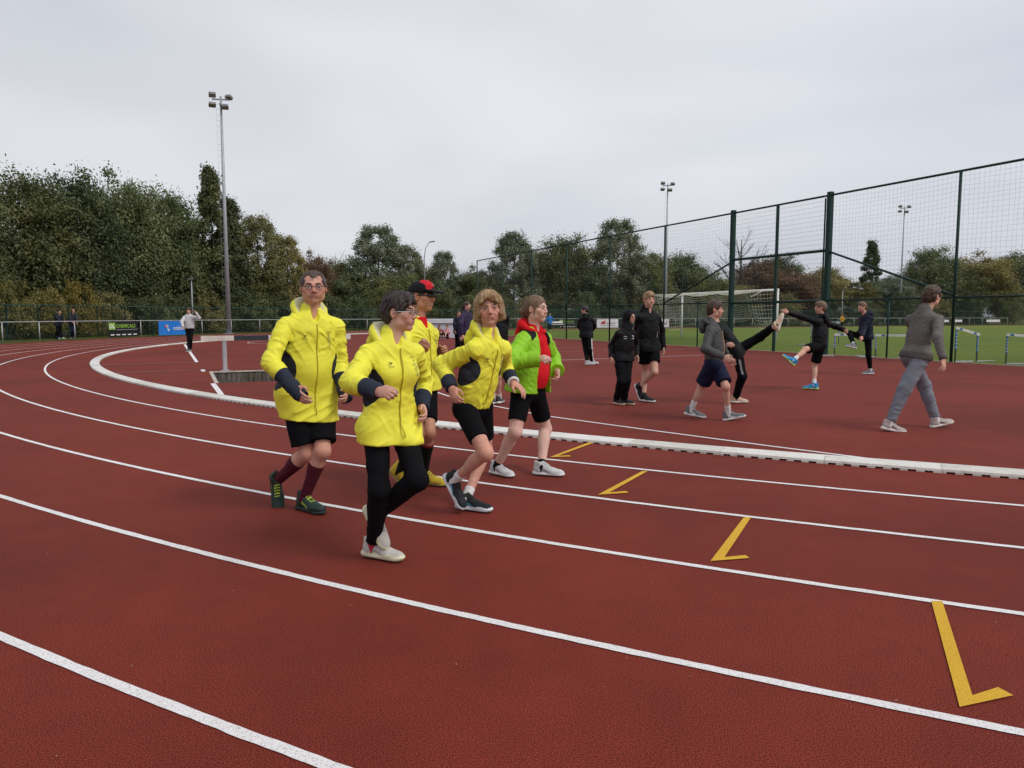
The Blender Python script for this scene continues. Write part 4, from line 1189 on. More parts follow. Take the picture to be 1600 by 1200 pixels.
# ------------------------------------------------------------------ the figure builder
class Person:
    def __init__(s, J, spec, base, label, name='person'):
        s.J = {k: np.array(v, float) for k, v in J.items()}; s.sp = spec
        s.h = spec['vox'] * (1.10 if spec['vox'] < .007 else 1.2); s.cg = 1.16 if spec['vox'] < .007 else 1.05; s.rng = random.Random(hash(label) % 1000 if False else sum(map(ord, label)))
        s.seed = s.rng.uniform(0, 20)
        s.root = empty(name, (base[0], base[1], 0), 0, label, 'person', spec.get('group'))
        s.S = spec['h'] / 1.75
        J = s.J
        s.up = unit(J['neck'] - J['pel'])
        r = unit(J['shr'] - J['shl']) + .6 * unit(J['hipr'] - J['hipl']); r = r - s.up * (r @ s.up); s.r = unit(r); s.f = np.cross(s.up, s.r)
        # head frame
        s.hu = unit(J['hu']); s.hf = unit(J['hf'] - s.hu * (J['hf'] @ s.hu)); s.hr = np.cross(s.hf, s.hu)
        s.hs = .125 * spec['h'] / .222 * spec.get('head', 1.0)
        bc = spec.get('brow', (.07, .045, .03)); s.browm = fabric('brow_%d' % int(bc[0] * 1000), bc, .8, .1)
        s.HC = J['head']; s.hw = spec.get('hw', 1.04)
    def hp(s, x, y, z): return s.HC + (s.hr * (x * s.hw) + s.hf * y + s.hu * z) * s.hs
    def tp(s, x, y, z): return s.J['pel'] + s.r * x + s.f * y + s.up * z
    def hax(s): return np.stack([s.hr / s.hw, s.hf, s.hu])
    def tax(s): return np.stack([s.r, s.f, s.up])
    def bounds(s, keys, m):
        P = np.array([s.J[k] for k in keys]); return P.min(0) - m, P.max(0) + m

    def hand(s, D, side):
        J, S, h = s.J, s.S, s.h
        w = J['wr' + side]; d = unit(J['hd' + side]); n = J['pn' + side]; n = unit(n - d * (n @ d)); t = np.cross(d, n)      # n: palm normal, t: across
        if side == 'l': t = -t                                # t points to the thumb side
        curl = s.sp.get('curl' + side, .5); rad = max(.0085 * S, .62 * h)
        ax = np.stack([d, t, n])
        D.rc(w - d * .03 * S, w + d * .02 * S, .027 * S, .026 * S, .015, n, .8)
        D.ell(w + d * .055 * S, (.052 * S, .041 * S, .0165 * S), ax, .014)
        D.ell(w + d * .045 * S + t * .02 * S + n * .008 * S, (.034 * S, .020 * S, .017 * S), ax, .012)
        for i, (off, ln) in enumerate(((.029, .076), (.010, .084), (-.009, .078), (-.027, .062))):
            p = w + d * (.096 - .006 * abs(i - 1.2)) * S + t * off * S; a = curl * (1.15 + .12 * i) + .08; sp_ = off * 1.6 * (1 - min(1, curl))
            dr = unit(d + t * sp_)
            for kk, fr in enumerate((.45, .32, .25)):
                ang = a * (kk * .85 + .55)
                dd = dr * math.cos(ang) + n * math.sin(ang); q = p + dd * ln * S * fr
                D.rc(p, q, rad * (1.05 - .08 * kk), rad * (.97 - .1 * kk), .004); p = q
        p = w + d * .03 * S + t * .036 * S + n * .006 * S
        q = p + unit(d * .75 + t * (.62 - .4 * curl) + n * (.25 + .35 * curl)) * .042 * S; D.rc(p, q, rad * 1.35, rad * 1.15, .012)
        e = q + unit(d * .9 + t * (.15 - .5 * curl) + n * (.15 + .5 * curl)) * .034 * S; D.rc(q, e, rad * 1.12, rad * .92, .004)

    def leg_prims(s, D, side, g=0.0, k=.03, upto=None):
        J, S = s.J, s.S * s.sp.get('girth', 1.0)
        hip, kn, an = J['hip' + side], J['kn' + side], J['an' + side]
        D.rc(hip, kn, .076 * S + g, .053 * S + g, k)
        sh = unit(an - kn); th = unit(kn - hip)
        fw = th - sh; fw = fw - sh * (fw @ sh)
        fw = unit(fw) if np.linalg.norm(fw) > .05 else unit(s.f - sh * (s.f @ sh))
        D.ell(kn + fw * .010 * S, (.046 * S + g, .044 * S + g, .050 * S + g), None, k * .6)
        D.rc(kn, an, .047 * S + g, .033 * S + g, k)
        D.ell(kn + (an - kn) * .30 - fw * .018 * S, (.044 * S + g, .046 * S + g, .105 * S + g), np.stack([fw, np.cross(sh, fw), sh]), k)

    def build_body(s):
        J, S, h = s.J, s.S, s.h; sp = s.sp
        keys = [k for k in J if k not in ('hf', 'hu', 'hdl', 'hdr', 'pnl', 'pnr', 'ftl', 'ftr', 'fnl', 'fnr')]
        lo, hi = s.bounds(keys, .24)
        lo[2] = min(lo[2], -.01)
        D = Field(lo, hi, h)
        W = sp.get('girth', 1.0)
        # trunk
        D.rc(J['hipl'], J['hipr'], .082 * S * W, .082 * S * W, .03, s.f, .85)
        D.rc(s.tp(0, 0, .0), s.tp(0, 0, .18 * S), .122 * S * W, .114 * S * W, .04, s.f, .66)
        D.rc(s.tp(0, 0, .18 * S), s.tp(0, 0, .36 * S), .114 * S * W, .120 * S, .05, s.f, .62)
        D.rc(J['shl'] - s.up * .015, J['shr'] - s.up * .015, .042 * S, .042 * S, .05)
        D.rc(J['neck'] - s.up * .06 * S, s.hp(0, -.018, -.055), .056 * S, .054 * S * sp.get('neckw', 1), .04)
        for q in 'lr':
            A = D.like(); A.rc(J['sh' + q] - s.up * .012, J['el' + q], .042 * S, .036 * S, .02); A.rc(J['el' + q], J['wr' + q], .037 * S, .026 * S, .02)
            A.rc(J['el' + q], J['el' + q] * .72 + J['wr' + q] * .28, .036 * S, .037 * S, .02)
            s.hand(A, q); D.join(A, .012)
            Lg = D.like(); s.leg_prims(Lg, q)
            d, n = unit(J['ft' + q]), unit(J['fn' + q]); a = J['an' + q]
            Lg.rc(a, a - n * .050 * S + d * .06 * S, .032 * S, .018 * S, .02); D.join(Lg, .012)
        # head
        H = D.like(); e = s.hs; ax = s.hax(); P = s.hp
        m = sp.get('jaw', 1.0)
        H.ell(P(0, -.012, .026), (.074 * e, .094 * e, .088 * e), ax, 0)
        H.ell(P(0, .020, -.030), (.059 * e * m, .072 * e, .078 * e), ax, .03 * e)
        H.ell(P(0, .064, -.094), (.022 * e * m, .020 * e, .020 * e), ax, .03 * e)
        for x in (-1, 1):
            H.ell(P(.043 * x * m, .010, -.064), (.020 * e, .026 * e, .026 * e), ax, .03 * e)
            H.ell(P(.044 * x, .058, -.016), (.022 * e, .020 * e, .018 * e), ax, .022 * e)
            H.ell(P(.030 * x, .070, -.046), (.016 * e, .016 * e, .020 * e), ax, .02 * e)
            H.rc(P(.012 * x, .086, .024), P(.048 * x, .070, .023), .010 * e, .008 * e, .014 * e)
            H.ell(P(.031 * x, .100, .006), (.017 * e, .018 * e, .011 * e), ax, .010 * e, True)
            H.ell(P(.031 * x, .0745, .005), (.0145 * e, .0145 * e, .0125 * e), ax, .003 * e)
            H.rc(P(.016 * x, .086, .0135), P(.046 * x, .072, .0125), .0045 * e, .0035 * e, .004 * e)
            H.rc(P(.018 * x, .0865, -.004), P(.044 * x, .074, -.004), .0038 * e, .003 * e, .004 * e)
            H.ell(P(.076 * x, -.010, -.002), (.009 * e, .020 * e, .032 * e), ax, .005 * e)
            H.ell(P(.083 * x, -.006, .000), (.006 * e, .011 * e, .019 * e), ax, .004 * e, True)
        ns = sp.get('nose', 1.0); H.rc(P(0, .086, .014), P(0, .098 + .010 * ns, -.024), .0085 * e, .0122 * e * ns, .012 * e)
        for x in (-1, 1): H.ell(P(.0125 * x, .0985, -.029), (.0085 * e, .011 * e, .0085 * e), ax, .006 * e)
        mw = sp.get('mouth', 1.0)
        H.rc(P(-.021 * mw, .083, -.056), P(.021 * mw, .083, -.056), .0085 * e, .0085 * e, .008 * e)
        H.rc(P(-.017 * mw, .083, -.066), P(.017 * mw, .083, -.066), .0088 * e, .0088 * e, .006 * e)
        H.rc(P(-.026 * mw, .0935, -.0600), P(.026 * mw, .0935, -.0600), .0030 * e, .0030 * e, .003 * e, sub=True)
        if sp.get('smile'):
            for x in (-1, 1): H.rc(P(.018 * x, .098, -.030), P(.036 * x, .078, -.058), .003 * e, .003 * e, .010 * e, sub=True)
        D.join(H, .022)
        V, F = D.mesh()
        # colour
        base = np.array(SKINS[sp.get('skin', 'fair')])
        C = np.tile(base, (len(V), 1))
        q = (V - s.HC) / e; x, y, z = q @ s.hr / s.hw, q @ s.hf, q @ s.hu
        front = (y > .03) & (np.abs(x) < .09) & (z > -.13) & (z < .12)
        def tint(mask, col, a):
            C[mask] = C[mask] * (1 - a) + np.array(col) * a
        def soft(cx, cy, cz, r, col, a):
            d2 = ((x - cx) ** 2 + (y - cy) ** 2 + (z - cz) ** 2) / r ** 2
            ww = (np.exp(-d2) * a)[:, None]; C[:] = C * (1 - ww) + np.array(col) * ww
        rd = (base[0] * .98, base[1] * .66, base[2] * .62)
        for sx in (-1, 1):
            soft(.045 * sx, .07, -.025, .028, rd, .55); soft(.08 * sx, 0, 0, .03, rd, .5); soft(.031 * sx, .085, .004, .019, (base[0] * .62, base[1] * .52, base[2] * .5), .5)
        soft(0, .115, -.025, .022, rd, .55)
        if sp.get('stubble'): soft(0, .07, -.075, .045, (base[0] * .72, base[1] * .72, base[2] * .75), .5)
        hairc = np.array(sp.get('brow', (.07, .045, .03)))
        ax_ = np.abs(x)
        tint(front & (np.abs(z - (.0245 + .006 * np.sin(np.clip((ax_ - .012) / .036, 0, 1) * 2.6))) < .0042) & (ax_ > .012) & (ax_ < .050), hairc, .75)
        eye = front & (((ax_ - .031) / .0135) ** 2 + ((z - .0045) / .0058) ** 2 < 1)
        if s.h >= .0115: tint(eye, (.12, .09, .08), .8)
        tint(front & (np.abs(z - .0118) < .0022) & (ax_ > .016) & (ax_ < .046), (.06, .035, .03), .7)
        tint(front & (ax_ < .027 * mw - np.abs(z + .061) * .9) & (z > -.072) & (z < -.051) & (y > .075), (base[0] * .78, base[1] * .48, base[2] * .48), .6)
        tint(front & (np.abs(z + .0603) < .0026) & (ax_ < .025 * mw) & (y > .070), (.16, .05, .045), .65)
        if sp.get('teeth'): tint(front & (np.abs(z + .0605) < .0034) & (ax_ < .016) & (y > .075), (.62, .58, .52), .9)
        tint(front & (((ax_ - .007) ** 2 + (z + .0345) ** 2) < .0038 ** 2) & (y > .088), (.10, .035, .03), .7)
        if sp.get('wrinkles', 0):
            wv = np.sin(z * 900) * .5 + .5; mk = front & (z > .035) & (ax_ < .05); C[mk] *= (1 - .10 * wv[mk])[:, None]
        # hands and knees a little redder
        for k_, r_, a_ in (('wrl', .12, .35), ('wrr', .12, .35), ('knl', .08, .3), ('knr', .08, .3)):
            d2 = ((V - J[k_]) ** 2).sum(1) / r_ ** 2; ww = (np.exp(-d2) * a_)[:, None]; C = C * (1 - ww) + np.array(rd) * ww
        if s.h < .0115: s.want_eyes = True
        s.body = link(bpy.data.objects.new('body', mesh_from('body', V, F, M_SKIN, C)), s.root)

    def build_eyes(s):
        e = s.hs; P = s.hp; op = s.sp.get('open', 1.0)
        def surf(x, dx, dz, lift): return Vector(P(.031 * x + dx, .0745 + math.sqrt(max(1e-6, .0146 ** 2 - dx * dx * .8 - dz * dz)) + lift, .005 + dz))
        for x in (-1, 1):
            def lid(u, up_): return (.0050 if up_ else -.0042) * op * math.sqrt(max(0, 1 - u * u)) ** 1.1
            mb = MB(); n = 14
            for i in range(n + 1):
                u = -1 + 2 * i / n
                for k in range(5): mb.v.append(surf(x, .0128 * u, lid(u, 0) + (lid(u, 1) - lid(u, 0)) * k / 4, .0006))
            for i in range(n):
                for k in range(4): mb.f.append((i * 5 + k, i * 5 + 5 + k, i * 5 + 6 + k, i * 5 + 1 + k))
            eye = mb.build('eye', M_SCLERA, s.body, True)
            ii = MB(); gx = s.sp.get('gaze', 0.0)
            for r_, mt, nm, lf in ((.0057, M_IRIS, 'iris', .0010), (.0026, M_PUPIL, 'pupil', .0014)):
                pts = [(gx, .0004)] + [(gx + r_ * math.cos(a), .0004 + r_ * math.sin(a)) for a in np.linspace(0, 2 * math.pi, 15)[:-1]]
                m2 = MB(); m2.add([surf(x, a, min(max(b, lid(a / .0128, 0)), lid(a / .0128, 1)), lf) for a, b in pts], [(0, i + 1, (i + 1) % 14 + 1) for i in range(14)])
                m2.build(nm, mt, s.body)
            MB().tube([surf(x, .0134 * u, lid(u, 1) + .0004, .0010) for u in np.linspace(-1, 1, 10)], .0011 * e, 4).build('eyelashes', M_PUPIL, s.body)
            bz = .0245
            MB().tube([Vector(P(x * q, yy, zz)) for q, yy, zz in ((.012, .0955, bz - .001), (.024, .0935, bz + .0045), (.038, .0860, bz + .006), (.050, .0745, bz + .001))], [x_ * e * s.sp.get('browr', 1.0) for x_ in (.0028, .0033, .0028, .0011)], 6).build('eyebrow', s.browm, s.body, True)

    # ---------------- clothes
    def build_top(s, t):
        """jacket, sweatshirt or shirt: trunk and sleeves in one garment, split into its panels"""
        J, S, h = s.J, s.S, s.h * s.cg; W = s.sp.get('girth', 1.0)
        lo, hi = s.bounds(['pel', 'neck', 'shl', 'shr', 'ell', 'elr', 'wrl', 'wrr', 'hipl', 'hipr'], .30)
        D = Field(lo, hi, h)
        g = t.get('g', .022) * 1.0; am = t.get('wr', .010); hem = t.get('hem', -.10) * S; z0 = hem
        up, r, f = s.up, s.r, s.f; sd = s.seed
        dia = unit(up * .8 + r * .5); dia2 = unit(up * .8 - r * .6)
        wh, ww_, wc = t.get('wh', .158) * S * W, t.get('ww', .148) * S * W, t.get('wc', .165) * S
        dr = t.get('dr', .70)
        # below the pelvis the cloth follows the hips
        hm = (J['hipl'] + J['hipr']) / 2
        bg = t.get('over_g', .015)
        D.rc(s.tp(0, 0, -.03), s.tp(0, 0, .14 * S), wh + g, wh + g, .04, f, dr, wr=(am, dia2, 2.6, 10, sd))
        if hem < .01:
            D.rc(J['hipl'], J['hipr'], .090 * S * W + bg + g * .4, .090 * S * W + bg + g * .4, .04, f, .92)
            D.ell(s.tp(0, -.06 * S, -.03 * S), (.118 * S * W + bg * .7, .080 * S + bg, .090 * S + bg), s.tax(), .04)
            for q in 'lr':
                ua = unit(J['kn' + q] - J['hip' + q])
                D.rc(J['hip' + q], J['hip' + q] + ua * (.05 - hem), .082 * S * W + bg + g * .4, .078 * S * W + bg + g * .4, .07, wr=(am, dia, 2.6, 8, sd))
            D.rc(hm + up * (hem - .05), hm, wh * .95 + g + .008, wh + g, .06, f, dr + .04, wr=(am, dia2, 2.6, 10, sd))
        D.rc(s.tp(0, 0, .08 * S), s.tp(0, 0, .24 * S), wh + g, ww_ + g + .004, .05, f, dr, wr=(am, dia, 2.6, 11, sd + 1))
        D.rc(s.tp(0, 0, .22 * S), s.tp(0, .008, .38 * S), ww_ + g, wc + g - .014, .06, f, dr, wr=(am, dia2, 2.4, 11, sd + 2))
        if t.get('bust'):
            for x in (-1, 1): D.ell(s.tp(.072 * x * S, .080 * S, .305 * S), (.078 * S, .070 * S, .08 * S), s.tax(), .05)
        if t.get('belly'): D.ell(s.tp(0, .05 * S, .12 * S), (.13 * S * W, .12 * S * W, .15 * S), s.tax(), .06)
        shy = J['neck'] - up * .050 * S
        for q in 'lr': D.rc(shy, J['sh' + q] - up * .012 * S, .055 * S + g * .4, .046 * S + g * .8, .05)
        if t.get('collar', 1):
            D.rc(J['neck'] - up * .08 * S, J['neck'] + up * .018 * S - f * .010, .080 * S, .070 * S, .03)
            D.ell(J['neck'] + f * .088 * S + up * .030 * S, (.030 * S, .055 * S, .085 * S), s.tax(), .012, True)
        D.cut(hm + up * hem, -up, .010)
        if t.get('front_open') is not None:                     # an open front: the shirt below shows between its two edges
            x0, x1 = t['front_open'][0] * S, t['front_open'][1] * S
            w_ = tuple(slice(0, len(a)) for a in D.ax); X, Y, Zz = D.xyz(w_); O = J['pel']
            px, py, pz = X - f4(O[0]), Y - f4(O[1]), Zz - f4(O[2])
            lx = px * f4(r[0]) + py * f4(r[1]) + pz * f4(r[2]); ly = px * f4(f[0]) + py * f4(f[1]) + pz * f4(f[2]); lz = px * f4(up[0]) + py * f4(up[1]) + pz * f4(up[2])
            sh_ = f4(.30) * np.clip(lz - f4(.30 * S), 0, 1)
            box = np.maximum(np.maximum(lx - f4(x1) + sh_ * .5 - .012 * np.sin(lz * 16), f4(x0) - lx + sh_ * 1.2 - .010 * np.sin(lz * 13 + 1)), f4(.02) - ly)
            D.D = np.maximum(D.D, -box).astype(f4)
        TD = D.D.copy(); AD = {}
        for q in 'lr':
            A = D.like(); sh, el, wr_ = J['sh' + q], J['el' + q], J['wr' + q]
            ua, fa = unit(el - sh), unit(wr_ - el); ra = t.get('arm', 1.0)
            A.rc(sh - up * .008 * S, el, .045 * S * ra + g, .039 * S * ra + g, .03, wr=(am * .95, unit(ua + r * .35), 2.6, 12, sd + 3))
            end = wr_ + fa * (t.get('over', .0))
            A.rc(el, end, .042 * S * ra + g, .030 * S * ra + g * .75, .03, wr=(am * .7, fa, 3.2, 12, sd + 5))
            if t.get('cuff_loose'): A.rc(end - fa * .07, end, .036 * S + g, .040 * S + g, .01)
            w_ = A.win(end - .2, end + .2)
            if w_ is not None:
                X, Y, Zz = A.xyz(w_); pl = (X - f4(end[0])) * f4(fa[0]) + (Y - f4(end[1])) * f4(fa[1]) + (Zz - f4(end[2])) * f4(fa[2])
                A.D[w_] = np.maximum(A.D[w_], pl)
            AD[q] = A.D.copy(); D.join(A, .018)
        V, F = D.mesh()
        q = V - J['pel']; x, y, z = q @ r, q @ f, q @ up
        lab = np.zeros(len(V), int); names = {0: (t['name'], t['mat'])}
        def segd(a, b):
            ba = b - a; tt = np.clip(((V - a) @ ba) / (ba @ ba), 0, 1.2); return np.linalg.norm(V - a - tt[:, None] * ba, axis=1), tt
        ii = np.clip(np.round((V - D.lo) / D.h).astype(int), 0, np.array(D.D.shape) - 1); ii = tuple(ii.T)
        arm = np.zeros(len(V), bool); cuff = np.zeros(len(V), bool); inner = np.zeros(len(V), bool)
        for k in 'lr':
            d1, t1 = segd(J['sh' + k], J['el' + k]); d2, t2 = segd(J['el' + k], J['wr' + k])
            onarm = AD[k][ii] < TD[ii]
            if k == 'r': side_r = onarm
            arm |= onarm; cuff |= onarm & (t2 > t.get('cuff_at', .60)) & (d2 < d1)
            inner |= onarm & (t1 > .35) & (t1 < 1.0) & (d1 <= d2) & ((V - J['sh' + k] - t1[:, None] * (J['el' + k] - J['sh' + k])) @ unit(r * (-1 if k == 'r' else 1) - f * .3) > .030)
        if t.get('panel'):
            ang = np.degrees(np.arctan2(np.abs(y), np.abs(x) + 1e-6)); u = (z - hem) / (.42 * S - hem)
            A_ = t.get('pa', 44) * np.clip(np.sin(np.pi * np.clip((u - t.get('p0', .28)) / t.get('p1', .66), 0, 1)), 0, 1) ** .8
            pn = ((~arm) & (ang < A_) & (np.abs(x) > .05)) | inner
            lab[pn & (x > 0)] = 1; lab[pn & (x <= 0)] = 5
            names[1] = names[5] = ('side_panel', t['panel'])
        if t.get('cuff'):
            lab[cuff] = np.where(side_r[cuff], 2, 6); names[2] = names[6] = ('cuff', t['cuff'])
        if t.get('yoke'): 
            yk = (z > .40 * S) & (np.abs(x) > .085 * S) & (np.abs(x) < .150 * S) & (np.abs(y) < .10); lab[yk & (x > 0)] = 3; lab[yk & (x <= 0)] = 7; names[3] = names[7] = ('shoulder_panel', t['yoke'])
        if t.get('band'): lab[(~arm) & (z < hem + .035)] = 4; names[4] = ('hem_band', t['band'])
        sub = {i: 0 for i in range(1, 8)}
        objs = split_build(V, F, lab, names, s.root, sub)
        s.top = objs[0]; s.tV = V; s.tq = (x, y, z); s.arm = arm
        m = (~arm) & (y > 0); s.fx, s.fy, s.fz = x[m], y[m], z[m]
        if t.get('zip') is not None and not t.get('front_open'):
            zs = np.arange(hem + .015, .47 * S, .02); pts = []
            for zz in zs:
                yy = s.front(0.0, zz)
                if yy is not None: pts.append(s.tp(0, yy + .001, zz))
            if len(pts) > 3: MB().tube([Vector(p) for p in pts], .0045, 5).build('zip', t['zip'], s.top)
        return D
    def front(s, x, z):
        m = (np.abs(s.fx - x) < .010 + s.h) & (np.abs(s.fz - z) < .010 + s.h)
        return float(s.fy[m].max()) if m.any() else None
    def mark(s, name, strokes, x0, z0, mat, w=.004):
        """thin printed strokes laid on the chest"""
        mb = MB()
        for st in strokes:
            pts = []
            for (a, b) in st:
                yy = s.front(x0 + a, z0 + b)
                if yy is None: break
                pts.append(Vector(s.tp(x0 + a, yy + .0015, z0 + b)))
            if len(pts) > 1: mb.tube(pts, w, 4)
        if mb.v: mb.build(name, mat, s.top)
    def text(s, name, txt, size, x0, z0, mat):
        cu = bpy.data.curves.new('t', 'FONT'); cu.body = txt; cu.size = size; cu.align_x = 'CENTER'; cu.resolution_u = 1
        o = bpy.data.objects.new('t', cu); COL.objects.link(o); dg = bpy.context.evaluated_depsgraph_get(); me = bpy.data.meshes.new_from_object(o.evaluated_get(dg))
        bpy.data.objects.remove(o)
        yy = s.front(x0, z0)
        if yy is None or not len(me.vertices): return
        for v in me.vertices:
            xx, zz = x0 - v.co.x, z0 + v.co.y
            y2 = s.front(xx, zz)
            v.co = Vector(s.tp(xx, (y2 if y2 is not None else yy) + .003, zz))
        me.materials.clear(); me.materials.append(mat); link(bpy.data.objects.new(name, me), s.top)

    def build_hood(s, t):
        """a hood lying folded on the shoulders, or drawn up over the head"""
        J, S = s.J, s.S; h = s.h * s.cg; nk = J['neck']
        if t.get('up'):
            D = Field(s.HC - .24, s.HC + .24, h); e = s.hs; ax = s.hax()
            D.ell(s.hp(0, -.022, .020), (.108 * e, .128 * e, .128 * e), ax, 0, wr=(.008, unit(s.hu + s.hf), 2.5, 12, s.seed))
            D.rc(s.hp(0, -.03, -.06), nk - s.up * .03, .095 * e, .11 * S, .05)
            B = D.like(); B.ell(s.hp(0, .13, -.018), (.074 * e, .125 * e, .104 * e), ax, 0); B.ell(s.hp(0, .03, -.018), (.068 * e, .080 * e, .098 * e), ax, .02)
            D.minus(B)
            D.cut(nk - s.up * .06, -s.up, .01)
            V, F = D.mesh(); link(bpy.data.objects.new('hood', mesh_from('hood', V, F, t['mat'])), s.top); return
        D = Field(nk - .32 * S, nk + .26 * S, h)
        R0 = t.get('r', .094) * S; pts = []
        n = 15
        for i in range(n + 1):
            a = -150 + 300 * i / n; b = math.radians(a)                   # 0 = behind the neck
            cb = math.cos(b)
            rad = R0 * (1.0 + .16 * max(0, cb)); drop = -t.get('front', .10) * ((1 - cb) / 2) ** 1.3 + .022 * max(0, cb)
            pts.append((nk + s.r * math.sin(b) * rad * 1.02 - s.f * cb * rad * .95 + s.up * (drop + .024 + t.get('lift', .0)) * S, .030 * S * (.30 + .36 * (1 + cb) / 2 + .50 * max(0, cb)) * t.get('fat', 1.0)))
        for i in range(n): D.rc(pts[i][0], pts[i + 1][0], pts[i][1], pts[i + 1][1], .02, wr=(.006, unit(pts[i + 1][0] - pts[i][0]), 2.2, 14, s.seed))
        D.ell(nk - s.f * .125 * S - s.up * .055 * S, (.10 * S, .05 * S, .09 * S), s.tax(), .04, wr=(.008, s.up, 2.0, 12, s.seed))
        # the collar stands round the neck, open at the throat
        V, F = D.mesh(); q = V - nk; rr = np.hypot(q @ s.r, q @ s.f); zz = q @ s.up
        lab = np.zeros(len(V), int); names = {0: ('hood', t['mat'])}
        if t.get('lining') is not None:
            b = np.arctan2(q @ s.r, -(q @ s.f)); rad = R0 * (1.0 + .16 * np.clip(np.cos(b), 0, 1))
            lab[(rr < rad * 1.04) & (zz > -.09)] = 1; names[1] = ('hood_lining', t['lining'])
        split_build(V, F, lab, names, s.top)

    def build_bottom(s, t):
        J, S, h = s.J, s.S, s.h * s.cg * 1.08; W = s.sp.get('girth', 1.0)
        lo, hi = s.bounds(['pel', 'hipl', 'hipr', 'knl', 'knr', 'anl', 'anr'], .22)
        D = Field(lo, hi, h); g = t.get('g', .010); am = t.get('wr', .004); Lf = t['len']
        D.rc(J['hipl'], J['hipr'], .090 * S * W + g * .7, .090 * S * W + g * .7, .03, s.f, .90)
        D.rc(s.tp(0, 0, -.02), s.tp(0, 0, .13 * S), .130 * S * W + g * .6, .122 * S * W + g * .5, .05, s.f, .70)
        D.ell(s.tp(0, -.06 * S, -.03 * S), (.118 * S * W, .080 * S, .090 * S), s.tax(), .04)
        for q in 'lr':
            A = D.like(); hip, kn, an = J['hip' + q], J['kn' + q], J['an' + q]; ua, la = unit(kn - hip), unit(an - kn)
            r0, r1 = .080 * S * W + g, .052 * S * s.sp.get('girth', 1.0) + g * t.get('flare', 1.2)
            if Lf <= 1.0:
                end = hip + (kn - hip) * Lf
                A.rc(hip, end + ua * .10, r0, r0 + (r1 - r0) * Lf * (.25 if g > .015 else 1.0), .04, wr=(am, unit(ua * .5 + s.r * .6 + s.f * .4) if am > .007 else ua, 2.5, 8, s.seed))
                A.cut(end, ua, .004)
            else:
                dg = unit(ua * .55 + s.r * .6 + s.f * .4) if am > .007 else ua
                A.rc(hip, kn, r0, r1, .04, wr=(am, dg, 2.4, 7, s.seed))
                end = kn + (an - kn) * (Lf - 1)
                A.rc(kn, end + la * .03, r1, .040 * S + g * t.get('ankle', 1.0), .04, wr=(am * (.9 if am > .007 else 1.2), unit(la * .6 + s.r * .5 + s.f * .3) if am > .007 else la, 2.4, 8, s.seed + 2))
                fw = ua - la; fw = fw - la * (fw @ la); fw = unit(fw) if np.linalg.norm(fw) > .05 else s.f
                A.ell(kn + (an - kn) * .30 - fw * .016 * S, (.046 * S + g, .048 * S + g, .11 * S), np.stack([fw, np.cross(la, fw), la]), .03)
                w_ = A.win(end - .16, end + .16)
                if w_ is not None:
                    X, Y, Zz = A.xyz(w_); pl = (X - f4(end[0])) * f4(la[0]) + (Y - f4(end[1])) * f4(la[1]) + (Zz - f4(end[2])) * f4(la[2]); A.D[w_] = np.maximum(A.D[w_], pl)
            D.join(A, .012)
        V, F = D.mesh(); lab = np.zeros(len(V), int); names = {0: (t['name'], t['mat'])}
        if t.get('stripe'):
            for q in 'lr':
                a, b = J['hip' + q], J['an' + q]; sd_ = s.r * (1 if q == 'r' else -1)
                dd, rel = np.linalg.norm(V - a, axis=1), None
                kn = J['kn' + q]
                for (p0, p1) in ((J['hip' + q], kn), (kn, J['an' + q])):
                    ba = p1 - p0; tt = np.clip(((V - p0) @ ba) / (ba @ ba), 0, 1); rel = V - p0 - tt[:, None] * ba; dist = np.linalg.norm(rel, axis=1)
                    side = rel @ sd_ / (dist + 1e-6); lab[(dist < .11) & (side > .93) & (tt < .999) & (tt > .02)] = 1 if q == 'l' else 2
            names[1] = names[2] = ('side_stripe', t['stripe'])
        s.bottom = split_build(V, F, lab, names, s.root, {1: 0, 2: 0})[0]

    def build_feet(s, sh):
        J, S, h = s.J, s.S, min(s.h, .008)
        if s.h > .009: h = s.h * .8
        for q in 'lr':
            an, d, n = J['an' + q], unit(J['ft' + q]), unit(J['fn' + q]); n = unit(n - d * (n @ d)); y = np.cross(n, d)
            O = an - n * .082 * S; S2 = S * sh.get('size', 1.06); NZ = 1.10
            P = lambda a, b, c: O + (d * a + y * b + n * c * NZ) * S2
            ax = np.stack([d, y, n / NZ]); kn = J['kn' + q]; sock = sh.get('sock')
            if sock:
                la = unit(kn - an); ln = sock[1] * S; D = Field(np.minimum(an - .1, an + la * ln - .1), np.maximum(an + .1, an + la * ln + .1), h)
                b2 = an + la * (ln + .02); fr = min(1, ln / np.linalg.norm(kn - an))
                D.rc(an - n * .03, an, .038 * S, .036 * S, .01); D.rc(an, b2, .0365 * S, (.0365 + .016 * fr) * S * s.sp.get('girth', 1), .02, wr=(.002, la, 4, 20, s.seed))
                if fr > .5:
                    th = unit(kn - J['hip' + q]); fw = th + la; fw = fw - la * (fw @ la); fw = unit(fw) if np.linalg.norm(fw) > .05 else s.f
                    D.ell(kn + (an - kn) * .30 - fw * .018 * S, (.048 * S, .050 * S, .110 * S), np.stack([fw, np.cross(la, fw), la]), .03)
                D.cut(an + la * ln, la)
                V, F = D.mesh(); lab = np.zeros(len(V), int); names = {0: ('sock', sock[0])}
                if len(sock) > 2: lab[((V - an) @ la) > ln - .02] = 1; names[1] = ('sock_band', sock[2])
                if len(V): split_build(V, F, lab, names, s.root, {1: 0})
            lo = np.minimum(P(-.1, 0, 0), P(.24, 0, .0)) - .10; hi = np.maximum(P(-.1, 0, 0), P(.24, 0, .12)) + .10
            D = Field(lo, hi, h)
            D.ell(P(-.028, 0, .048), (.046 * S2, .035 * S2, .052 * S2), ax, 0)
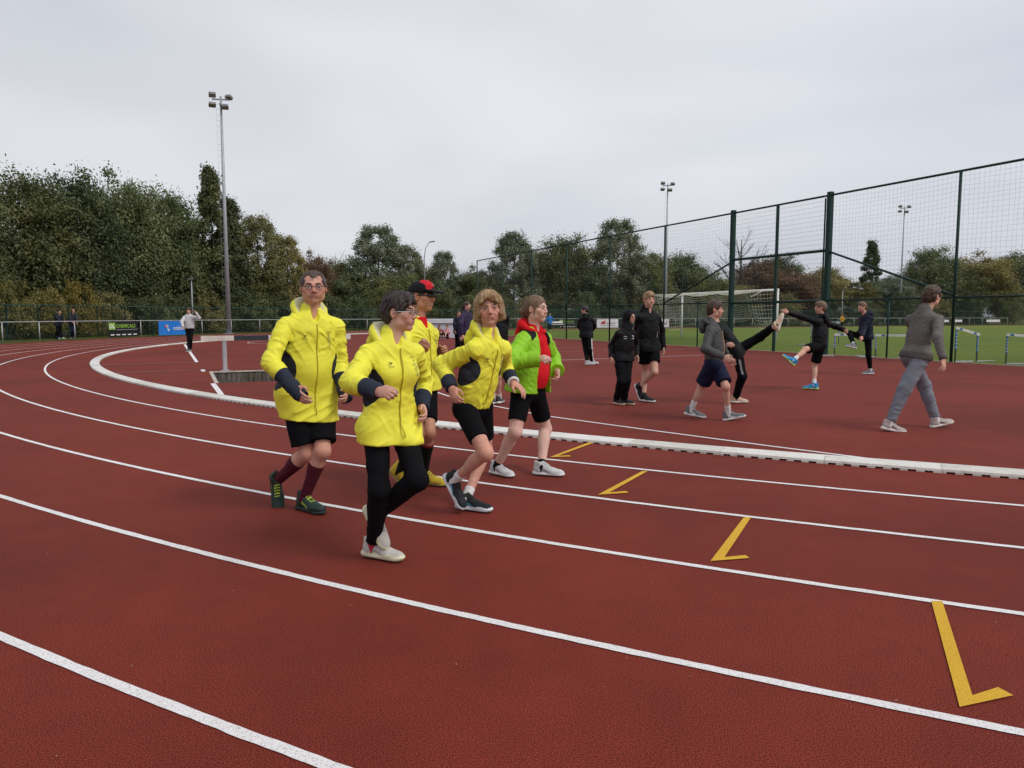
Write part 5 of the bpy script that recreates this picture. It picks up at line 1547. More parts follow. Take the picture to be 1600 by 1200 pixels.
            D.rc(P(-.02, 0, .050), P(.10, .002, .036), .035 * S2, .032 * S2, .02, y, 1.0)
            D.ell(P(.115, .004, .030), (.078 * S2, .045 * S2, .031 * S2), ax, .02)
            D.ell(P(.168, .006, .026), (.042 * S2, .037 * S2, .024 * S2), ax, .015)
            D.rc(P(-.012, 0, .07), P(-.018, 0, .098), .034 * S2, .037 * S2, .01)
            D.rc(P(-.002, 0, .078), P(.095, .002, .042), .033 * S2, .029 * S2, .015)
            D.rc(P(.018, 0, .104), P(.060, 0, .078), .016 * S2, .016 * S2, .010)
            D.ell(P(-.018, 0, .125), (.032 * S2, .030 * S2, .026 * S2), ax, .006, True)
            D.rc(P(-.050, 0, .060), P(-.058, 0, .104), .016 * S2, .012 * S2, .012)
            th = sh.get('sole_h', .026)
            B = D.like(); B.rc(P(-.046, 0, th * .5), P(.160, .004, th * .45), .037 * S2, .043 * S2, .01, n, .36 * th / .026)
            B.ell(P(.175, .005, th * .6), (.040 * S2, .038 * S2, .013 * S2), ax, .01)
            B.ell(P(-.05, 0, th * .65), (.036 * S2, .037 * S2, .018 * S2), ax, .01)
            B.cut(P(0, 0, 0), -n, .003); D.join(B, .003); D.cut(P(0, 0, 0), -n, .002)
            V, F = D.mesh(); v = (V - O) / S2; a, b, c = v @ d, v @ y, v @ n / NZ
            lab = np.zeros(len(V), int)
            lab[c < th + .006 * (a < -.02) + .004 * np.sin(a * 60)] = 1
            lab[(c < .007)] = 2
            lace = (c > .050) & (a > .026) & (a < .115) & (np.abs(b) < .020)
            lab[lace] = 6; lab[lace & (np.sin(a * 380) > .1)] = 3
            if sh.get('stripe'):
                stp = ((lab == 0) & (np.abs(b) > .022) & (a > -.005) & (a < .085) & (np.abs((c - .034) - (.070 - a) * .40) < .009)); lab[stp & (b > 0)] = 4; lab[stp & (b <= 0)] = 7
            if sh.get('toe'): lab[(lab == 0) & (a > .150) & (c < .036)] = 5
            names = {0: ('shoe', sh['mat']), 1: ('sole', sh['sole']), 2: ('outsole', sh.get('out', M_HDARK)), 3: ('laces', sh.get('lace', sh['mat'])), 4: ('shoe_stripe', sh.get('stripe')), 5: ('toe_cap', sh.get('toe')), 6: ('tongue', sh.get('tongue', sh['mat'])), 7: ('shoe_stripe', sh.get('stripe'))}
            split_build(V, F, lab, names, s.root, {i: 0 for i in range(1, 8)})

    def build_hair(s, t):
        e = s.hs; h = max(.0048, s.h * .88); ax = s.hax(); P = s.hp; st = t['style']
        D = Field(s.HC - .30 * e, s.HC + .22 * e, h)
        th = t.get('th', .008); am = t.get('am', .005)
        wr = (am, unit(s.hu + s.hf * t.get('sweep', .2)), t.get('strand', .30), t.get('freq', 38) * 1.5, s.seed)
        D.ell(P(0, -.016, .032), ((.076 + th) * e, (.096 + th) * e, (.088 + th) * e), ax, 0, wr=wr)
        if t.get('top'): D.ell(P(t.get('part', 0), .012, .085), ((.062) * e, .085 * e, (.036 + t['top']) * e), ax, .03 * e, wr=wr)
        D.ell(P(0, -.052, -.02), ((.054 + th) * e, (.046 + th) * e, .060 * e), ax, .03 * e, wr=wr)
        if st == 'bob':
            for x in (-1, 1):
                D.rc(P(.066 * x, -.010, .045), P(.079 * x, .006, -.060), .033 * e, .030 * e, .03 * e, wr=wr)
                D.rc(P(.070 * x, .030, .040), P(.074 * x, .038, -.030), .024 * e, .017 * e, .02 * e, wr=wr)
                D.rc(P(.02 * x, .060, .098), P(.052 * x, .084, .050), .024 * e, .012 * e, .02 * e, wr=wr)
            D.rc(P(-.03, .075, .090), P(.020, .094, .046), .020 * e, .010 * e, .02 * e, wr=wr)
            D.rc(P(0, -.075, .02), P(0, -.075, -.075), .055 * e, .042 * e, .03 * e, wr=wr)
        B = D.like(); hl = t.get('line', .060)
        rag = (t.get('rag', .010), s.hu, .22, 60, s.seed + 3)
        B.ell(P(0, .150, hl - .105), (.080 * e, .095 * e, .105 * e), ax, 0, wr=rag)
        B.ell(P(0, .095, hl - .105), (.068 * e, .060 * e, .095 * e), ax, .03 * e, wr=rag)
        if st != 'bob':
            for x in (-1, 1):
                B.ell(P(.085 * x, .012, -.038), (.034 * e, .042 * e, .046 * e), ax, .012 * e)
                B.ell(P(.085 * x, -.010, .000), (.020 * e, .024 * e, .034 * e), ax, .008 * e)
                if st == 'receding': B.ell(P(.050 * x, .085, .078), (.034 * e, .05 * e, .034 * e), ax, .02 * e)
            D.minus(B); D.cut(P(0, 0, t.get('nape', -.062)), -unit(s.hu - s.hf * .35), .012)
        else:
            D.minus(B); D.cut(P(0, 0, t.get('nape', -.088)), -unit(s.hu - s.hf * .1), .012)
        if t.get('fringe'):
            for (x0, x1, z1) in t['fringe']: D.rc(P(x0, .070, .090), P(x1, .090, z1), .020 * e, .008 * e, .014 * e, wr=wr)
        if st == 'pony':
            D.rc(P(0, -.100, .035), P(.008, -.128, -.02), .026 * e, .030 * e, .02, wr=wr); D.rc(P(.008, -.128, -.02), P(-.012, -.118, -.125), .030 * e, .016 * e, .02, wr=wr)
            for x in (-1, 1): D.rc(P(.072 * x, .028, .02), P(.074 * x, .020, -.055), .008 * e, .004 * e, .006)
        if st == 'long':
            for x in (-1, 0, 1): D.rc(P(.05 * x, -.07, .0), P(.055 * x, -.075, -.16), .045 * e, .03 * e, .03, wr=wr)
        V, F = D.mesh()
        if not len(V): return
        ho = link(bpy.data.objects.new('hair', mesh_from('hair', V, F, HAIRS[t['col']])), s.root)
        if s.h < .0072 and t.get('loose', 260):              # loose strands break the outline
            rg = np.random.default_rng(5); mb = MB(); C0 = P(0, -.015, .02)
            for i in rg.choice(len(V), min(len(V), t.get('loose', 260)), False):
                p0 = V[i]; n = unit(p0 - C0); dn = -s.hu * .8 + s.hf * rg.normal() * .35 + s.hr * rg.normal() * .35; dn = unit(dn - n * (dn @ n)); L = rg.uniform(.014, .034)
                p1 = p0 + dn * L * .5 + n * L * .16; p2 = p0 + dn * L + n * L * rg.uniform(.0, .30)
                mb.tube([Vector(p0 - n * .003), Vector(p1), Vector(p2)], [.0016, .0013, .0004], 3, False)
            tag(mb.build('loose_strands', HAIRS[t['col']], ho), kind='stuff')

    def build_cap(s):
        e = s.hs; h = .005; ax = s.hax(); P = s.hp
        D = Field(s.HC - .26 * e, s.HC + .26 * e, h)
        D.ell(P(0, -.012, .040), (.087 * e, .107 * e, .092 * e), ax, 0)
        D.ell(P(0, .03, .075), (.070 * e, .070 * e, .058 * e), ax, .02)
        D.cut(P(0, 0, .034), -unit(s.hu + s.hf * .10), .006)
        B = D.like(); B.ell(P(0, .095, .046), (.080 * e, .105 * e, .017 * e), np.stack([s.hr, unit(s.hf - s.hu * .16), unit(s.hu + s.hf * .16)]), 0)
        B2 = B.like(); B2.ell(P(0, .090, .030), (.072 * e, .10 * e, .020 * e), np.stack([s.hr, unit(s.hf - s.hu * .16), unit(s.hu + s.hf * .16)]), 0); B.minus(B2)
        w_ = tuple(slice(0, len(a)) for a in B.ax); X, Y, Zz = B.xyz(w_)
        B.D = np.maximum(B.D, -((X - f4(P(0, .05, 0)[0])) * f4(s.hf[0]) + (Y - f4(P(0, .05, 0)[1])) * f4(s.hf[1]) + (Zz - f4(P(0, .05, 0)[2])) * f4(s.hf[2])))
        D.join(B, .004)
        V, F = D.mesh(); q = (V - s.HC) / e; x, y, z = q @ s.hr, q @ s.hf, q @ s.hu
        lab = np.zeros(len(V), int)
        lab[(y > .012) & (z > .047 + .2 * np.maximum(0, y - .085)) & (np.abs(x) < .062) & (y < .108)] = 1
        lab[(y > .100) | ((y > .07) & (z < .052))] = 2
        o = split_build(V, F, lab, {0: ('cap', BLACKW), 1: ('cap_front', fabric('red_cap_cloth', (.58, .012, .025), .7, .2)), 2: ('cap_peak', BLACKW)}, s.root, {1: 0, 2: 0})
        mb = MB()
        for k in range(3): mb.tube([Vector(P(-.022 + .016 * k, .1045 - .002 * k, .088 + .002 * k)), Vector(P(-.012 + .016 * k, .1035 - .001 * k, .092 - .002 * (k % 2)))], .0022, 4)
        mb.tube([Vector(P(-.004, .0995, .103)), Vector(P(.006, .099, .103))], .0025, 4)
        mb.build('cap_print', MARKW, o[0])

    def build_glasses(s, kind):
        e = s.hs; P = s.hp
        if kind == 'sun':
            mb = MB()
            for x in (-1, 1):
                mb.tube([Vector(P(.006 * x, .108, .012)), Vector(P(.030 * x, .104, .010)), Vector(P(.058 * x, .084, .011))], [.0125 * e, .0165 * e, .012 * e], 10)
            g = mb.build('sunglasses', M_LENS, s.root, True)
            for x in (-1, 1): MB().tube([Vector(P(.062 * x, .082, .014)), Vector(P(.080 * x, .0, .010))], .0035 * e, 6).build('temple', M_FRAMEB, g)
            return
        fm = M_FRAMEB if kind == 'round' else M_FRAMET
        g = None
        for x in (-1, 1):
            c = P(.032 * x, .103, .002); nn = unit(s.hf * 1 + s.hr * .12 * x); tt = unit(np.cross(s.hu, nn))
            rx, rz = (.021, .021) if kind == 'round' else (.025, .017)
            ring = [Vector(c + (tt * math.cos(a) * rx + s.hu * math.sin(a) * rz) * e) for a in np.linspace(0, 2 * math.pi, 25)]
            o = MB().tube(ring, .0018 * e if kind == 'round' else .0024 * e, 6, False).build('glasses' if g is None else 'rim', fm, s.root if g is None else g, True)
            if g is None: g = o
            mb = MB(); mb.add([Vector(c)] + ring[:-1], [(0, i + 1, (i + 1) % 24 + 1) for i in range(24)]); mb.build('lens', M_GLASS, g)
            MB().tube([Vector(P(.053 * x, .098, .006)), Vector(P(.080 * x, .060, .008)), Vector(P(.083 * x, -.005, .006))], .0022 * e, 5).build('temple', fm if kind == 'round' else plain('pale_temple', (.55, .6, .6), .4), g)
        MB().tube([Vector(P(-.012, .106, .006)), Vector(P(0, .110, .009)), Vector(P(.012, .106, .006))], .0022 * e, 5).build('bridge', fm, g)

# ------------------------------------------------------------------ people: joint positions in metres about each person's base point
POSES = {
    'm1': ((-1.535, 5.367), {'ftl': (0.766, -0.643, 0.000), 'fnl': (0.000, 0.000, 1.000), 'anl': (0.000, 0.000, 0.088), 'pel': (0.030, 0.040, 0.915), 'hipr': (-0.047, -0.014, 0.870), 'hipl': (0.106, 0.094, 0.870), 'neck': (0.080, 0.012, 1.452), 'shr': (-0.070, -0.106, 1.362), 'shl': (0.231, 0.129, 1.362), 'head': (0.108, -0.008, 1.631), 'hf': (0.275, -0.961, 0.035), 'hu': (0.000, 0.000, 1.000), 'ell': (0.243, 0.174, 1.056), 'wrl': (0.319, -0.028, 0.893), 'hdl': (0.334, -0.858, -0.390), 'pnl': (-0.788, -0.616, -0.100), 'elr': (-0.129, -0.273, 1.109), 'wrr': (0.058, -0.371, 0.941), 'hdr': (0.620, -0.545, -0.564), 'pnr': (0.788, 0.616, -0.100), 'knl': (0.170, -0.105, 0.465), 'ftr': (0.198, -0.425, -0.883), 'fnr': (0.373, -0.800, 0.469), 'knr': (0.053, -0.066, 0.439), 'anr': (-0.244, 0.129, 0.188)}),
    'w2': ((-0.820, 4.278), {'ftr': (0.906, -0.423, 0.000), 'fnr': (0.000, 0.000, 1.000), 'anr': (0.000, 0.000, 0.080), 'pel': (0.096, 0.030, 0.820), 'hipr': (0.031, -0.024, 0.779), 'hipl': (0.161, 0.084, 0.779), 'neck': (0.123, 0.021, 1.308), 'shr': (0.009, -0.082, 1.217), 'shl': (0.236, 0.123, 1.217), 'head': (0.170, 0.016, 1.448), 'hf': (0.968, -0.241, -0.070), 'hu': (0.000, 0.000, 1.000), 'ell': (0.270, 0.317, 1.016), 'wrl': (0.281, 0.111, 0.885), 'hdl': (0.336, -0.817, -0.468), 'pnl': (-0.743, -0.669, -0.100), 'elr': (-0.043, -0.317, 1.074), 'wrr': (0.134, -0.483, 1.042), 'hdr': (0.667, -0.741, 0.076), 'pnr': (0.400, 0.600, -0.600), 'knr': (0.066, -0.155, 0.451), 'ftl': (0.470, -0.329, -0.819), 'fnl': (0.671, -0.470, 0.574), 'knl': (0.288, -0.185, 0.513), 'anl': (0.023, -0.018, 0.272)}),
    'm3': ((-0.753, 6.201), {'ftl': (0.906, -0.423, 0.000), 'fnl': (0.000, 0.000, 1.000), 'anl': (0.000, 0.000, 0.087), 'pel': (-0.029, 0.000, 0.850), 'hipr': (-0.082, -0.075, 0.806), 'hipl': (0.024, 0.075, 0.806), 'neck': (-0.032, -0.010, 1.381), 'shr': (-0.127, -0.147, 1.282), 'shl': (0.064, 0.126, 1.282), 'head': (0.003, -0.017, 1.588), 'hf': (0.939, -0.342, 0.035), 'hu': (0.000, 0.000, 1.000), 'ell': (0.005, 0.345, 1.079), 'wrl': (0.140, 0.120, 1.118), 'hdl': (0.609, -0.739, 0.287), 'pnl': (-0.574, -0.819, -0.100), 'elr': (-0.093, -0.387, 1.098), 'wrr': (0.063, -0.590, 1.168), 'hdr': (0.421, -0.835, 0.355), 'pnr': (0.000, 0.700, 0.300), 'knl': (0.069, -0.185, 0.476), 'ftr': (0.663, -0.383, -0.643), 'fnr': (0.557, -0.321, 0.766), 'knr': (-0.002, -0.366, 0.494), 'anr': (-0.175, -0.167, 0.157)}),
    'w4': ((-0.341, 5.367), {'ftl': (0.906, -0.423, 0.000), 'fnl': (0.000, 0.000, 1.000), 'anl': (0.000, 0.000, 0.083), 'pel': (0.054, 0.030, 0.802), 'hipr': (-0.004, -0.035, 0.760), 'hipl': (0.113, 0.095, 0.760), 'neck': (0.171, -0.033, 1.292), 'shr': (0.069, -0.155, 1.197), 'shl': (0.273, 0.089, 1.197), 'head': (0.176, -0.053, 1.479), 'hf': (0.104, -0.993, -0.052), 'hu': (-0.060, 0.000, 1.000), 'ell': (0.277, 0.336, 1.045), 'wrl': (0.346, 0.114, 0.946), 'hdl': (0.688, -0.474, -0.550), 'pnl': (-0.300, 0.200, -0.800), 'elr': (-0.167, -0.032, 1.079), 'wrr': (-0.080, -0.214, 0.925), 'hdr': (0.268, -0.723, -0.636), 'pnr': (0.643, 0.766, -0.100), 'knl': (0.139, 0.260, 0.403), 'ftr': (0.472, -0.396, -0.788), 'fnr': (0.604, -0.507, 0.616), 'knr': (0.159, -0.296, 0.482), 'anr': (-0.078, -0.066, 0.241)}),
    'w5': ((0.265, 6.557), {'ftl': (0.951, -0.309, 0.000), 'fnl': (0.000, 0.000, 1.000), 'anl': (0.000, 0.000, 0.082), 'pel': (-0.122, 0.050, 0.809), 'hipr': (-0.177, -0.016, 0.767), 'hipl': (-0.066, 0.116, 0.767), 'neck': (-0.072, 0.037, 1.304), 'shr': (-0.168, -0.086, 1.211), 'shl': (0.024, 0.160, 1.211), 'head': (-0.050, 0.026, 1.491), 'hf': (0.848, -0.530, 0.035), 'hu': (0.000, 0.000, 1.000), 'ell': (0.107, 0.369, 1.034), 'wrl': (0.142, 0.145, 0.931), 'hdl': (-0.003, -0.773, -0.634), 'pnl': (-0.616, -0.788, -0.100), 'elr': (-0.281, -0.283, 1.039), 'wrr': (-0.032, -0.291, 1.072), 'hdr': (0.496, -0.868, 0.012), 'pnr': (0.200, 0.700, -0.500), 'knl': (0.044, 0.245, 0.387), 'ftr': (0.707, -0.707, 0.000), 'fnr': (0.000, 0.000, 1.000), 'anr': (-0.404, 0.027, 0.082), 'knr': (-0.237, -0.140, 0.424)}),
    'hood': ((1.816, 11.913), {'ftl': (0.766, -0.643, 0.000), 'fnl': (0.000, 0.000, 1.000), 'anl': (0.000, 0.000, 0.077), 'pel': (-0.017, 0.000, 0.775), 'hipr': (-0.088, -0.041, 0.736), 'hipl': (0.053, 0.041, 0.736), 'neck': (0.012, -0.010, 1.242), 'shr': (-0.115, -0.083, 1.154), 'shl': (0.139, 0.063, 1.154), 'head': (0.069, -0.024, 1.416), 'hf': (0.680, -0.680, -0.276), 'hu': (0.100, -0.120, 1.000), 'ell': (0.222, 0.235, 0.966), 'wrl': (0.210, 0.087, 0.784), 'hdl': (0.157, -0.537, -0.829), 'pnl': (-0.866, -0.500, -0.100), 'elr': (-0.200, 0.070, 0.951), 'wrr': (-0.226, -0.065, 0.762), 'hdr': (0.079, -0.078, -0.994), 'pnr': (0.866, 0.500, -0.100), 'knl': (0.010, -0.165, 0.410), 'ftr': (0.500, -0.866, 0.000), 'fnr': (0.000, 0.000, 1.000), 'anr': (-0.125, 0.000, 0.077), 'knr': (-0.077, -0.205, 0.393)}),
    'tall': ((2.201, 12.271), {'ftr': (0.643, -0.766, 0.000), 'fnr': (0.000, 0.000, 1.000), 'anr': (0.000, 0.000, 0.090), 'pel': (0.068, 0.050, 0.959), 'hipr': (-0.019, 0.010, 0.913), 'hipl': (0.154, 0.090, 0.913), 'neck': (0.055, 0.030, 1.510), 'shr': (-0.102, -0.043, 1.407), 'shl': (0.212, 0.103, 1.407), 'head': (0.059, 0.011, 1.689), 'hf': (0.309, -0.951, 0.000), 'hu': (0.000, 0.000, 1.000), 'ell': (0.327, 0.300, 1.188), 'wrl': (0.361, 0.281, 0.896), 'hdl': (-0.012, -0.480, -0.877), 'pnl': (-0.906, -0.423, -0.100), 'elr': (-0.095, 0.177, 1.180), 'wrr': (-0.062, 0.158, 0.880), 'hdr': (0.066, -0.494, -0.867), 'pnr': (0.906, 0.423, -0.100), 'knr': (0.044, 0.175, 0.501), 'ftl': (0.250, -0.433, -0.866), 'fnl': (0.433, -0.750, 0.500), 'knl': (0.150, -0.117, 0.512), 'anl': (-0.050, 0.164, 0.231)}),
    'grey': ((2.989, 10.073), {'ftl': (0.923, -0.300, 0.242), 'fnl': (-0.230, 0.075, 0.970), 'anl': (-0.019, 0.006, 0.083), 'pel': (-0.218, 0.050, 0.824), 'hipr': (-0.252, -0.034, 0.781), 'hipl': (-0.184, 0.134, 0.781), 'neck': (-0.279, 0.000, 1.340), 'shr': (-0.335, -0.153, 1.243), 'shl': (-0.223, 0.154, 1.243), 'head': (-0.241, -0.004, 1.513), 'hf': (0.976, -0.207, 0.070), 'hu': (0.000, 0.000, 1.000), 'ell': (-0.071, 0.214, 0.993), 'wrl': (0.067, 0.368, 0.832), 'hdl': (0.663, 0.535, -0.524), 'pnl': (-0.342, -0.940, -0.100), 'elr': (-0.434, -0.293, 0.997), 'wrr': (-0.206, -0.364, 0.891), 'hdr': (0.431, -0.872, -0.232), 'pnr': (0.342, 0.940, -0.100), 'knl': (-0.106, -0.140, 0.481), 'ftr': (0.897, -0.419, -0.139), 'fnr': (0.126, -0.059, 0.990), 'anr': (-0.458, 0.317, 0.105), 'knr': (-0.347, 0.200, 0.458)}),
    'kick': ((3.674, 12.090), {'ftr': (0.996, 0.087, 0.000), 'fnr': (0.000, 0.000, 1.000), 'anr': (0.000, 0.000, 0.085), 'pel': (-0.033, 0.000, 0.864), 'hipr': (-0.025, -0.089, 0.821), 'hipl': (-0.041, 0.089, 0.821), 'neck': (-0.338, 0.000, 1.280), 'shr': (-0.366, -0.159, 1.184), 'shl': (-0.310, 0.159, 1.184), 'head': (-0.385, 0.000, 1.488), 'hf': (1.000, 0.000, 0.000), 'hu': (0.000, 0.000, 1.000), 'ell': (-0.186, 0.371, 1.018), 'wrl': (0.012, 0.529, 0.969), 'hdl': (0.708, 0.650, 0.276), 'pnl': (-0.174, -0.985, -0.100), 'elr': (-0.400, -0.398, 1.013), 'wrr': (-0.341, -0.649, 0.993), 'hdr': (0.186, -0.978, -0.096), 'pnr': (0.174, 0.985, -0.100), 'knr': (0.041, -0.200, 0.460), 'ftl': (0.298, 0.080, 0.951), 'fnl': (-0.919, -0.246, 0.309), 'knl': (0.355, -0.036, 1.084), 'anl': (0.488, -0.375, 1.285)}),
    'arm': ((5.872, 14.310), {'ftr': (-0.866, 0.500, 0.000), 'fnr': (0.000, 0.000, 1.000), 'anr': (0.000, 0.000, 0.085), 'pel': (0.066, 0.000, 0.896), 'hipr': (0.111, 0.077, 0.853), 'hipl': (0.021, -0.077, 0.853), 'neck': (0.073, 0.005, 1.412), 'shr': (0.177, 0.129, 1.316), 'shl': (-0.031, -0.118, 1.316), 'head': (0.068, 0.011, 1.584), 'hf': (-0.966, 0.259, 0.000), 'hu': (0.000, 0.000, 1.000), 'ell': (-0.337, -0.000, 1.425), 'wrl': (-0.579, -0.049, 1.498), 'hdl': (-0.904, -0.394, 0.165), 'pnl': (0.643, 0.766, -0.100), 'elr': (0.449, 0.201, 1.225), 'wrr': (0.535, -0.032, 1.155), 'hdr': (0.152, -0.977, -0.148), 'pnr': (-0.643, -0.766, -0.100), 'knr': (0.073, 0.190, 0.448), 'ftl': (-0.718, 0.192, 0.669), 'fnl': (0.646, -0.173, 0.743), 'knl': (-0.326, -0.310, 0.798), 'anl': (-0.621, -0.532, 0.605)}),
    'knee': ((8.792, 18.094), {'ftl': (-0.996, -0.087, 0.000), 'fnl': (0.000, 0.000, 1.000), 'anl': (0.000, 0.000, 0.086), 'pel': (-0.152, 0.000, 0.948), 'hipr': (-0.159, 0.090, 0.904), 'hipl': (-0.144, -0.090, 0.904), 'neck': (-0.178, -0.007, 1.469), 'shr': (-0.206, 0.154, 1.372), 'shl': (-0.149, -0.168, 1.372), 'head': (-0.281, -0.012, 1.640), 'hf': (-0.966, -0.259, 0.000), 'hu': (0.000, 0.000, 1.000), 'ell': (-0.300, -0.200, 1.115), 'wrl': (-0.411, -0.352, 0.935), 'hdl': (-0.361, -0.612, -0.704), 'pnl': (-0.174, 0.985, -0.100), 'elr': (-0.094, 0.304, 1.138), 'wrr': (-0.115, 0.518, 0.990), 'hdr': (-0.030, 0.824, -0.565), 'pnr': (0.174, -0.985, -0.100), 'knl': (-0.119, -0.105, 0.477), 'ftr': (-0.963, -0.170, 0.208), 'fnr': (0.205, 0.036, 0.978), 'knr': (-0.560, 0.001, 1.018), 'anr': (-0.581, -0.309, 0.734)}),
    'walk': ((4.674, 9.112), {'ftr': (0.985, 0.000, -0.174), 'fnr': (0.174, 0.000, 0.985), 'anr': (0.015, 0.000, 0.091), 'pel': (0.411, 0.200, 0.962), 'hipr': (0.435, 0.105, 0.915), 'hipl': (0.387, 0.295, 0.915), 'neck': (0.496, 0.200, 1.499), 'shr': (0.585, 0.047, 1.394), 'shl': (0.408, 0.353, 1.394), 'head': (0.581, 0.209, 1.667), 'hf': (0.883, 0.469, 0.000), 'hu': (0.000, 0.000, 1.000), 'ell': (0.560, 0.540, 1.178), 'wrl': (0.716, 0.621, 0.957), 'hdl': (0.601, 0.451, -0.660), 'pnl': (0.500, -0.866, -0.100), 'elr': (0.472, -0.152, 1.165), 'wrr': (0.488, -0.268, 0.909), 'hdr': (-0.165, -0.447, -0.879), 'pnr': (-0.500, 0.866, -0.100), 'knr': (0.192, 0.020, 0.526), 'ftl': (0.969, 0.136, 0.208), 'fnl': (-0.206, -0.029, 0.978), 'anl': (0.777, 0.315, 0.090), 'knl': (0.643, 0.390, 0.539)}),
    'track': ((2.378, 21.951), {'ftr': (0.940, 0.342, 0.000), 'fnr': (0.000, 0.000, 1.000), 'anr': (0.000, 0.000, 0.086), 'pel': (-0.179, 0.000, 0.896), 'hipr': (-0.110, -0.058, 0.852), 'hipl': (-0.249, 0.058, 0.852), 'neck': (-0.184, 0.000, 1.421), 'shr': (-0.030, -0.056, 1.323), 'shl': (-0.339, 0.056, 1.323), 'head': (-0.223, 0.005, 1.590), 'hf': (-0.966, 0.259, 0.000), 'hu': (0.000, 0.000, 1.000), 'ell': (-0.365, 0.273, 1.115), 'wrl': (-0.253, 0.432, 0.940), 'hdl': (0.718, 0.681, -0.145), 'pnl': (0.940, -0.342, -0.100), 'elr': (0.080, 0.134, 1.117), 'wrr': (-0.015, 0.306, 0.942), 'hdr': (-0.562, 0.814, -0.147), 'pnr': (-0.940, 0.342, -0.100), 'knr': (-0.084, -0.215, 0.428), 'ftl': (0.985, 0.174, 0.000), 'fnl': (0.000, 0.000, 1.000), 'anl': (-0.162, -0.288, 0.086), 'knl': (-0.200, -0.055, 0.440)}),
    'white': ((-12.984, 29.894), {'ftl': (0.259, -0.966, 0.000), 'fnl': (0.000, 0.000, 1.000), 'anl': (0.000, 0.000, 0.088), 'pel': (-0.016, 0.000, 0.944), 'hipr': (-0.108, -0.008, 0.899), 'hipl': (0.077, 0.008, 0.899), 'neck': (-0.018, 0.000, 1.481), 'shr': (-0.186, -0.015, 1.380), 'shl': (0.149, 0.015, 1.380), 'head': (-0.004, -0.020, 1.622), 'hf': (0.174, -0.985, 0.000), 'hu': (0.000, 0.000, 1.000), 'ell': (0.431, -0.102, 1.340), 'wrl': (0.364, -0.224, 1.569), 'hdl': (-0.638, 0.377, 0.671), 'pnl': (-0.996, -0.087, -0.100), 'elr': (-0.200, -0.254, 1.188), 'wrr': (-0.095, -0.397, 0.986), 'hdr': (0.335, -0.455, -0.825), 'pnr': (0.996, 0.087, -0.100), 'knl': (0.084, -0.150, 0.470), 'ftr': (-0.087, -0.996, 0.000), 'fnr': (0.000, 0.000, 1.000), 'anr': (0.062, -0.321, 0.088), 'knr': (-0.011, -0.110, 0.469)}),
    'rail_a': ((-27.583, 45.482), {'ftl': (0.940, -0.342, 0.000), 'fnl': (0.000, 0.000, 1.000), 'anl': (0.000, 0.000, 0.087), 'pel': (-0.217, 0.000, 0.957), 'hipr': (-0.264, -0.080, 0.912), 'hipl': (-0.171, 0.080, 0.912), 'neck': (-0.152, 0.000, 1.487), 'shr': (-0.236, -0.145, 1.387), 'shl': (-0.068, 0.145, 1.387), 'head': (-0.097, -0.010, 1.662), 'hf': (0.866, -0.500, 0.000), 'hu': (0.000, 0.000, 1.000), 'ell': (-0.177, 0.335, 1.172), 'wrl': (-0.087, 0.573, 1.092), 'hdl': (0.201, 0.980, -0.007), 'pnl': (-0.500, -0.866, -0.100), 'elr': (-0.063, -0.179, 1.136), 'wrr': (0.191, -0.154, 1.058), 'hdr': (0.998, 0.058, -0.000), 'pnr': (0.500, 0.866, -0.100), 'knl': (-0.180, 0.080, 0.469), 'ftr': (0.866, -0.500, 0.000), 'fnr': (0.000, 0.000, 1.000), 'anr': (-0.275, 0.000, 0.087), 'knr': (-0.193, -0.155, 0.474)}),
    'rail_b': ((-27.630, 46.763), {'ftl': (0.500, -0.866, 0.000), 'fnl': (0.000, 0.000, 1.000), 'anl': (0.000, 0.000, 0.091), 'pel': (-0.025, 0.000, 1.031), 'hipr': (-0.115, -0.033, 0.985), 'hipl': (0.066, 0.033, 0.985), 'neck': (0.006, 0.000, 1.588), 'shr': (-0.159, -0.060, 1.484), 'shl': (0.170, 0.060, 1.484), 'head': (0.046, -0.017, 1.769), 'hf': (0.500, -0.866, 0.000), 'hu': (0.000, 0.000, 1.000), 'ell': (0.296, -0.115, 1.248), 'wrl': (0.388, -0.225, 1.009), 'hdl': (0.302, -0.586, -0.752), 'pnl': (-0.940, -0.342, -0.100), 'elr': (-0.063, -0.254, 1.248), 'wrr': (0.079, -0.246, 1.009), 'hdr': (0.922, -0.296, -0.250), 'pnr': (0.940, 0.342, -0.100), 'knl': (0.095, -0.120, 0.446), 'ftr': (0.174, -0.985, 0.000), 'fnr': (0.000, 0.000, 1.000), 'anr': (-0.162, 0.000, 0.091), 'knr': (-0.048, -0.150, 0.447)}),
    'bg_a': ((-1.173, 19.602), {'ftl': (0.866, -0.500, 0.000), 'fnl': (0.000, 0.000, 1.000), 'anl': (0.000, 0.000, 0.085), 'pel': (-0.015, 0.000, 1.024), 'hipr': (-0.060, -0.077, 0.981), 'hipl': (0.030, 0.077, 0.981), 'neck': (-0.025, 0.000, 1.540), 'shr': (-0.106, -0.140, 1.443), 'shl': (0.056, 0.140, 1.443), 'head': (-0.007, -0.008, 1.691), 'hf': (0.906, -0.423, 0.000), 'hu': (0.000, 0.000, 1.000), 'ell': (0.108, 0.323, 1.216), 'wrl': (0.158, 0.317, 0.908), 'hdl': (0.150, -0.715, -0.682), 'pnl': (-0.500, -0.866, -0.100), 'elr': (-0.156, -0.332, 1.224), 'wrr': (-0.125, -0.337, 0.925), 'hdr': (0.270, -0.702, -0.660), 'pnr': (0.500, 0.866, -0.100), 'knl': (0.015, 0.080, 0.455), 'ftr': (0.866, -0.500, 0.000), 'fnr': (0.000, 0.000, 1.000), 'anr': (-0.100, 0.236, 0.085), 'knr': (-0.048, -0.005, 0.459)}),
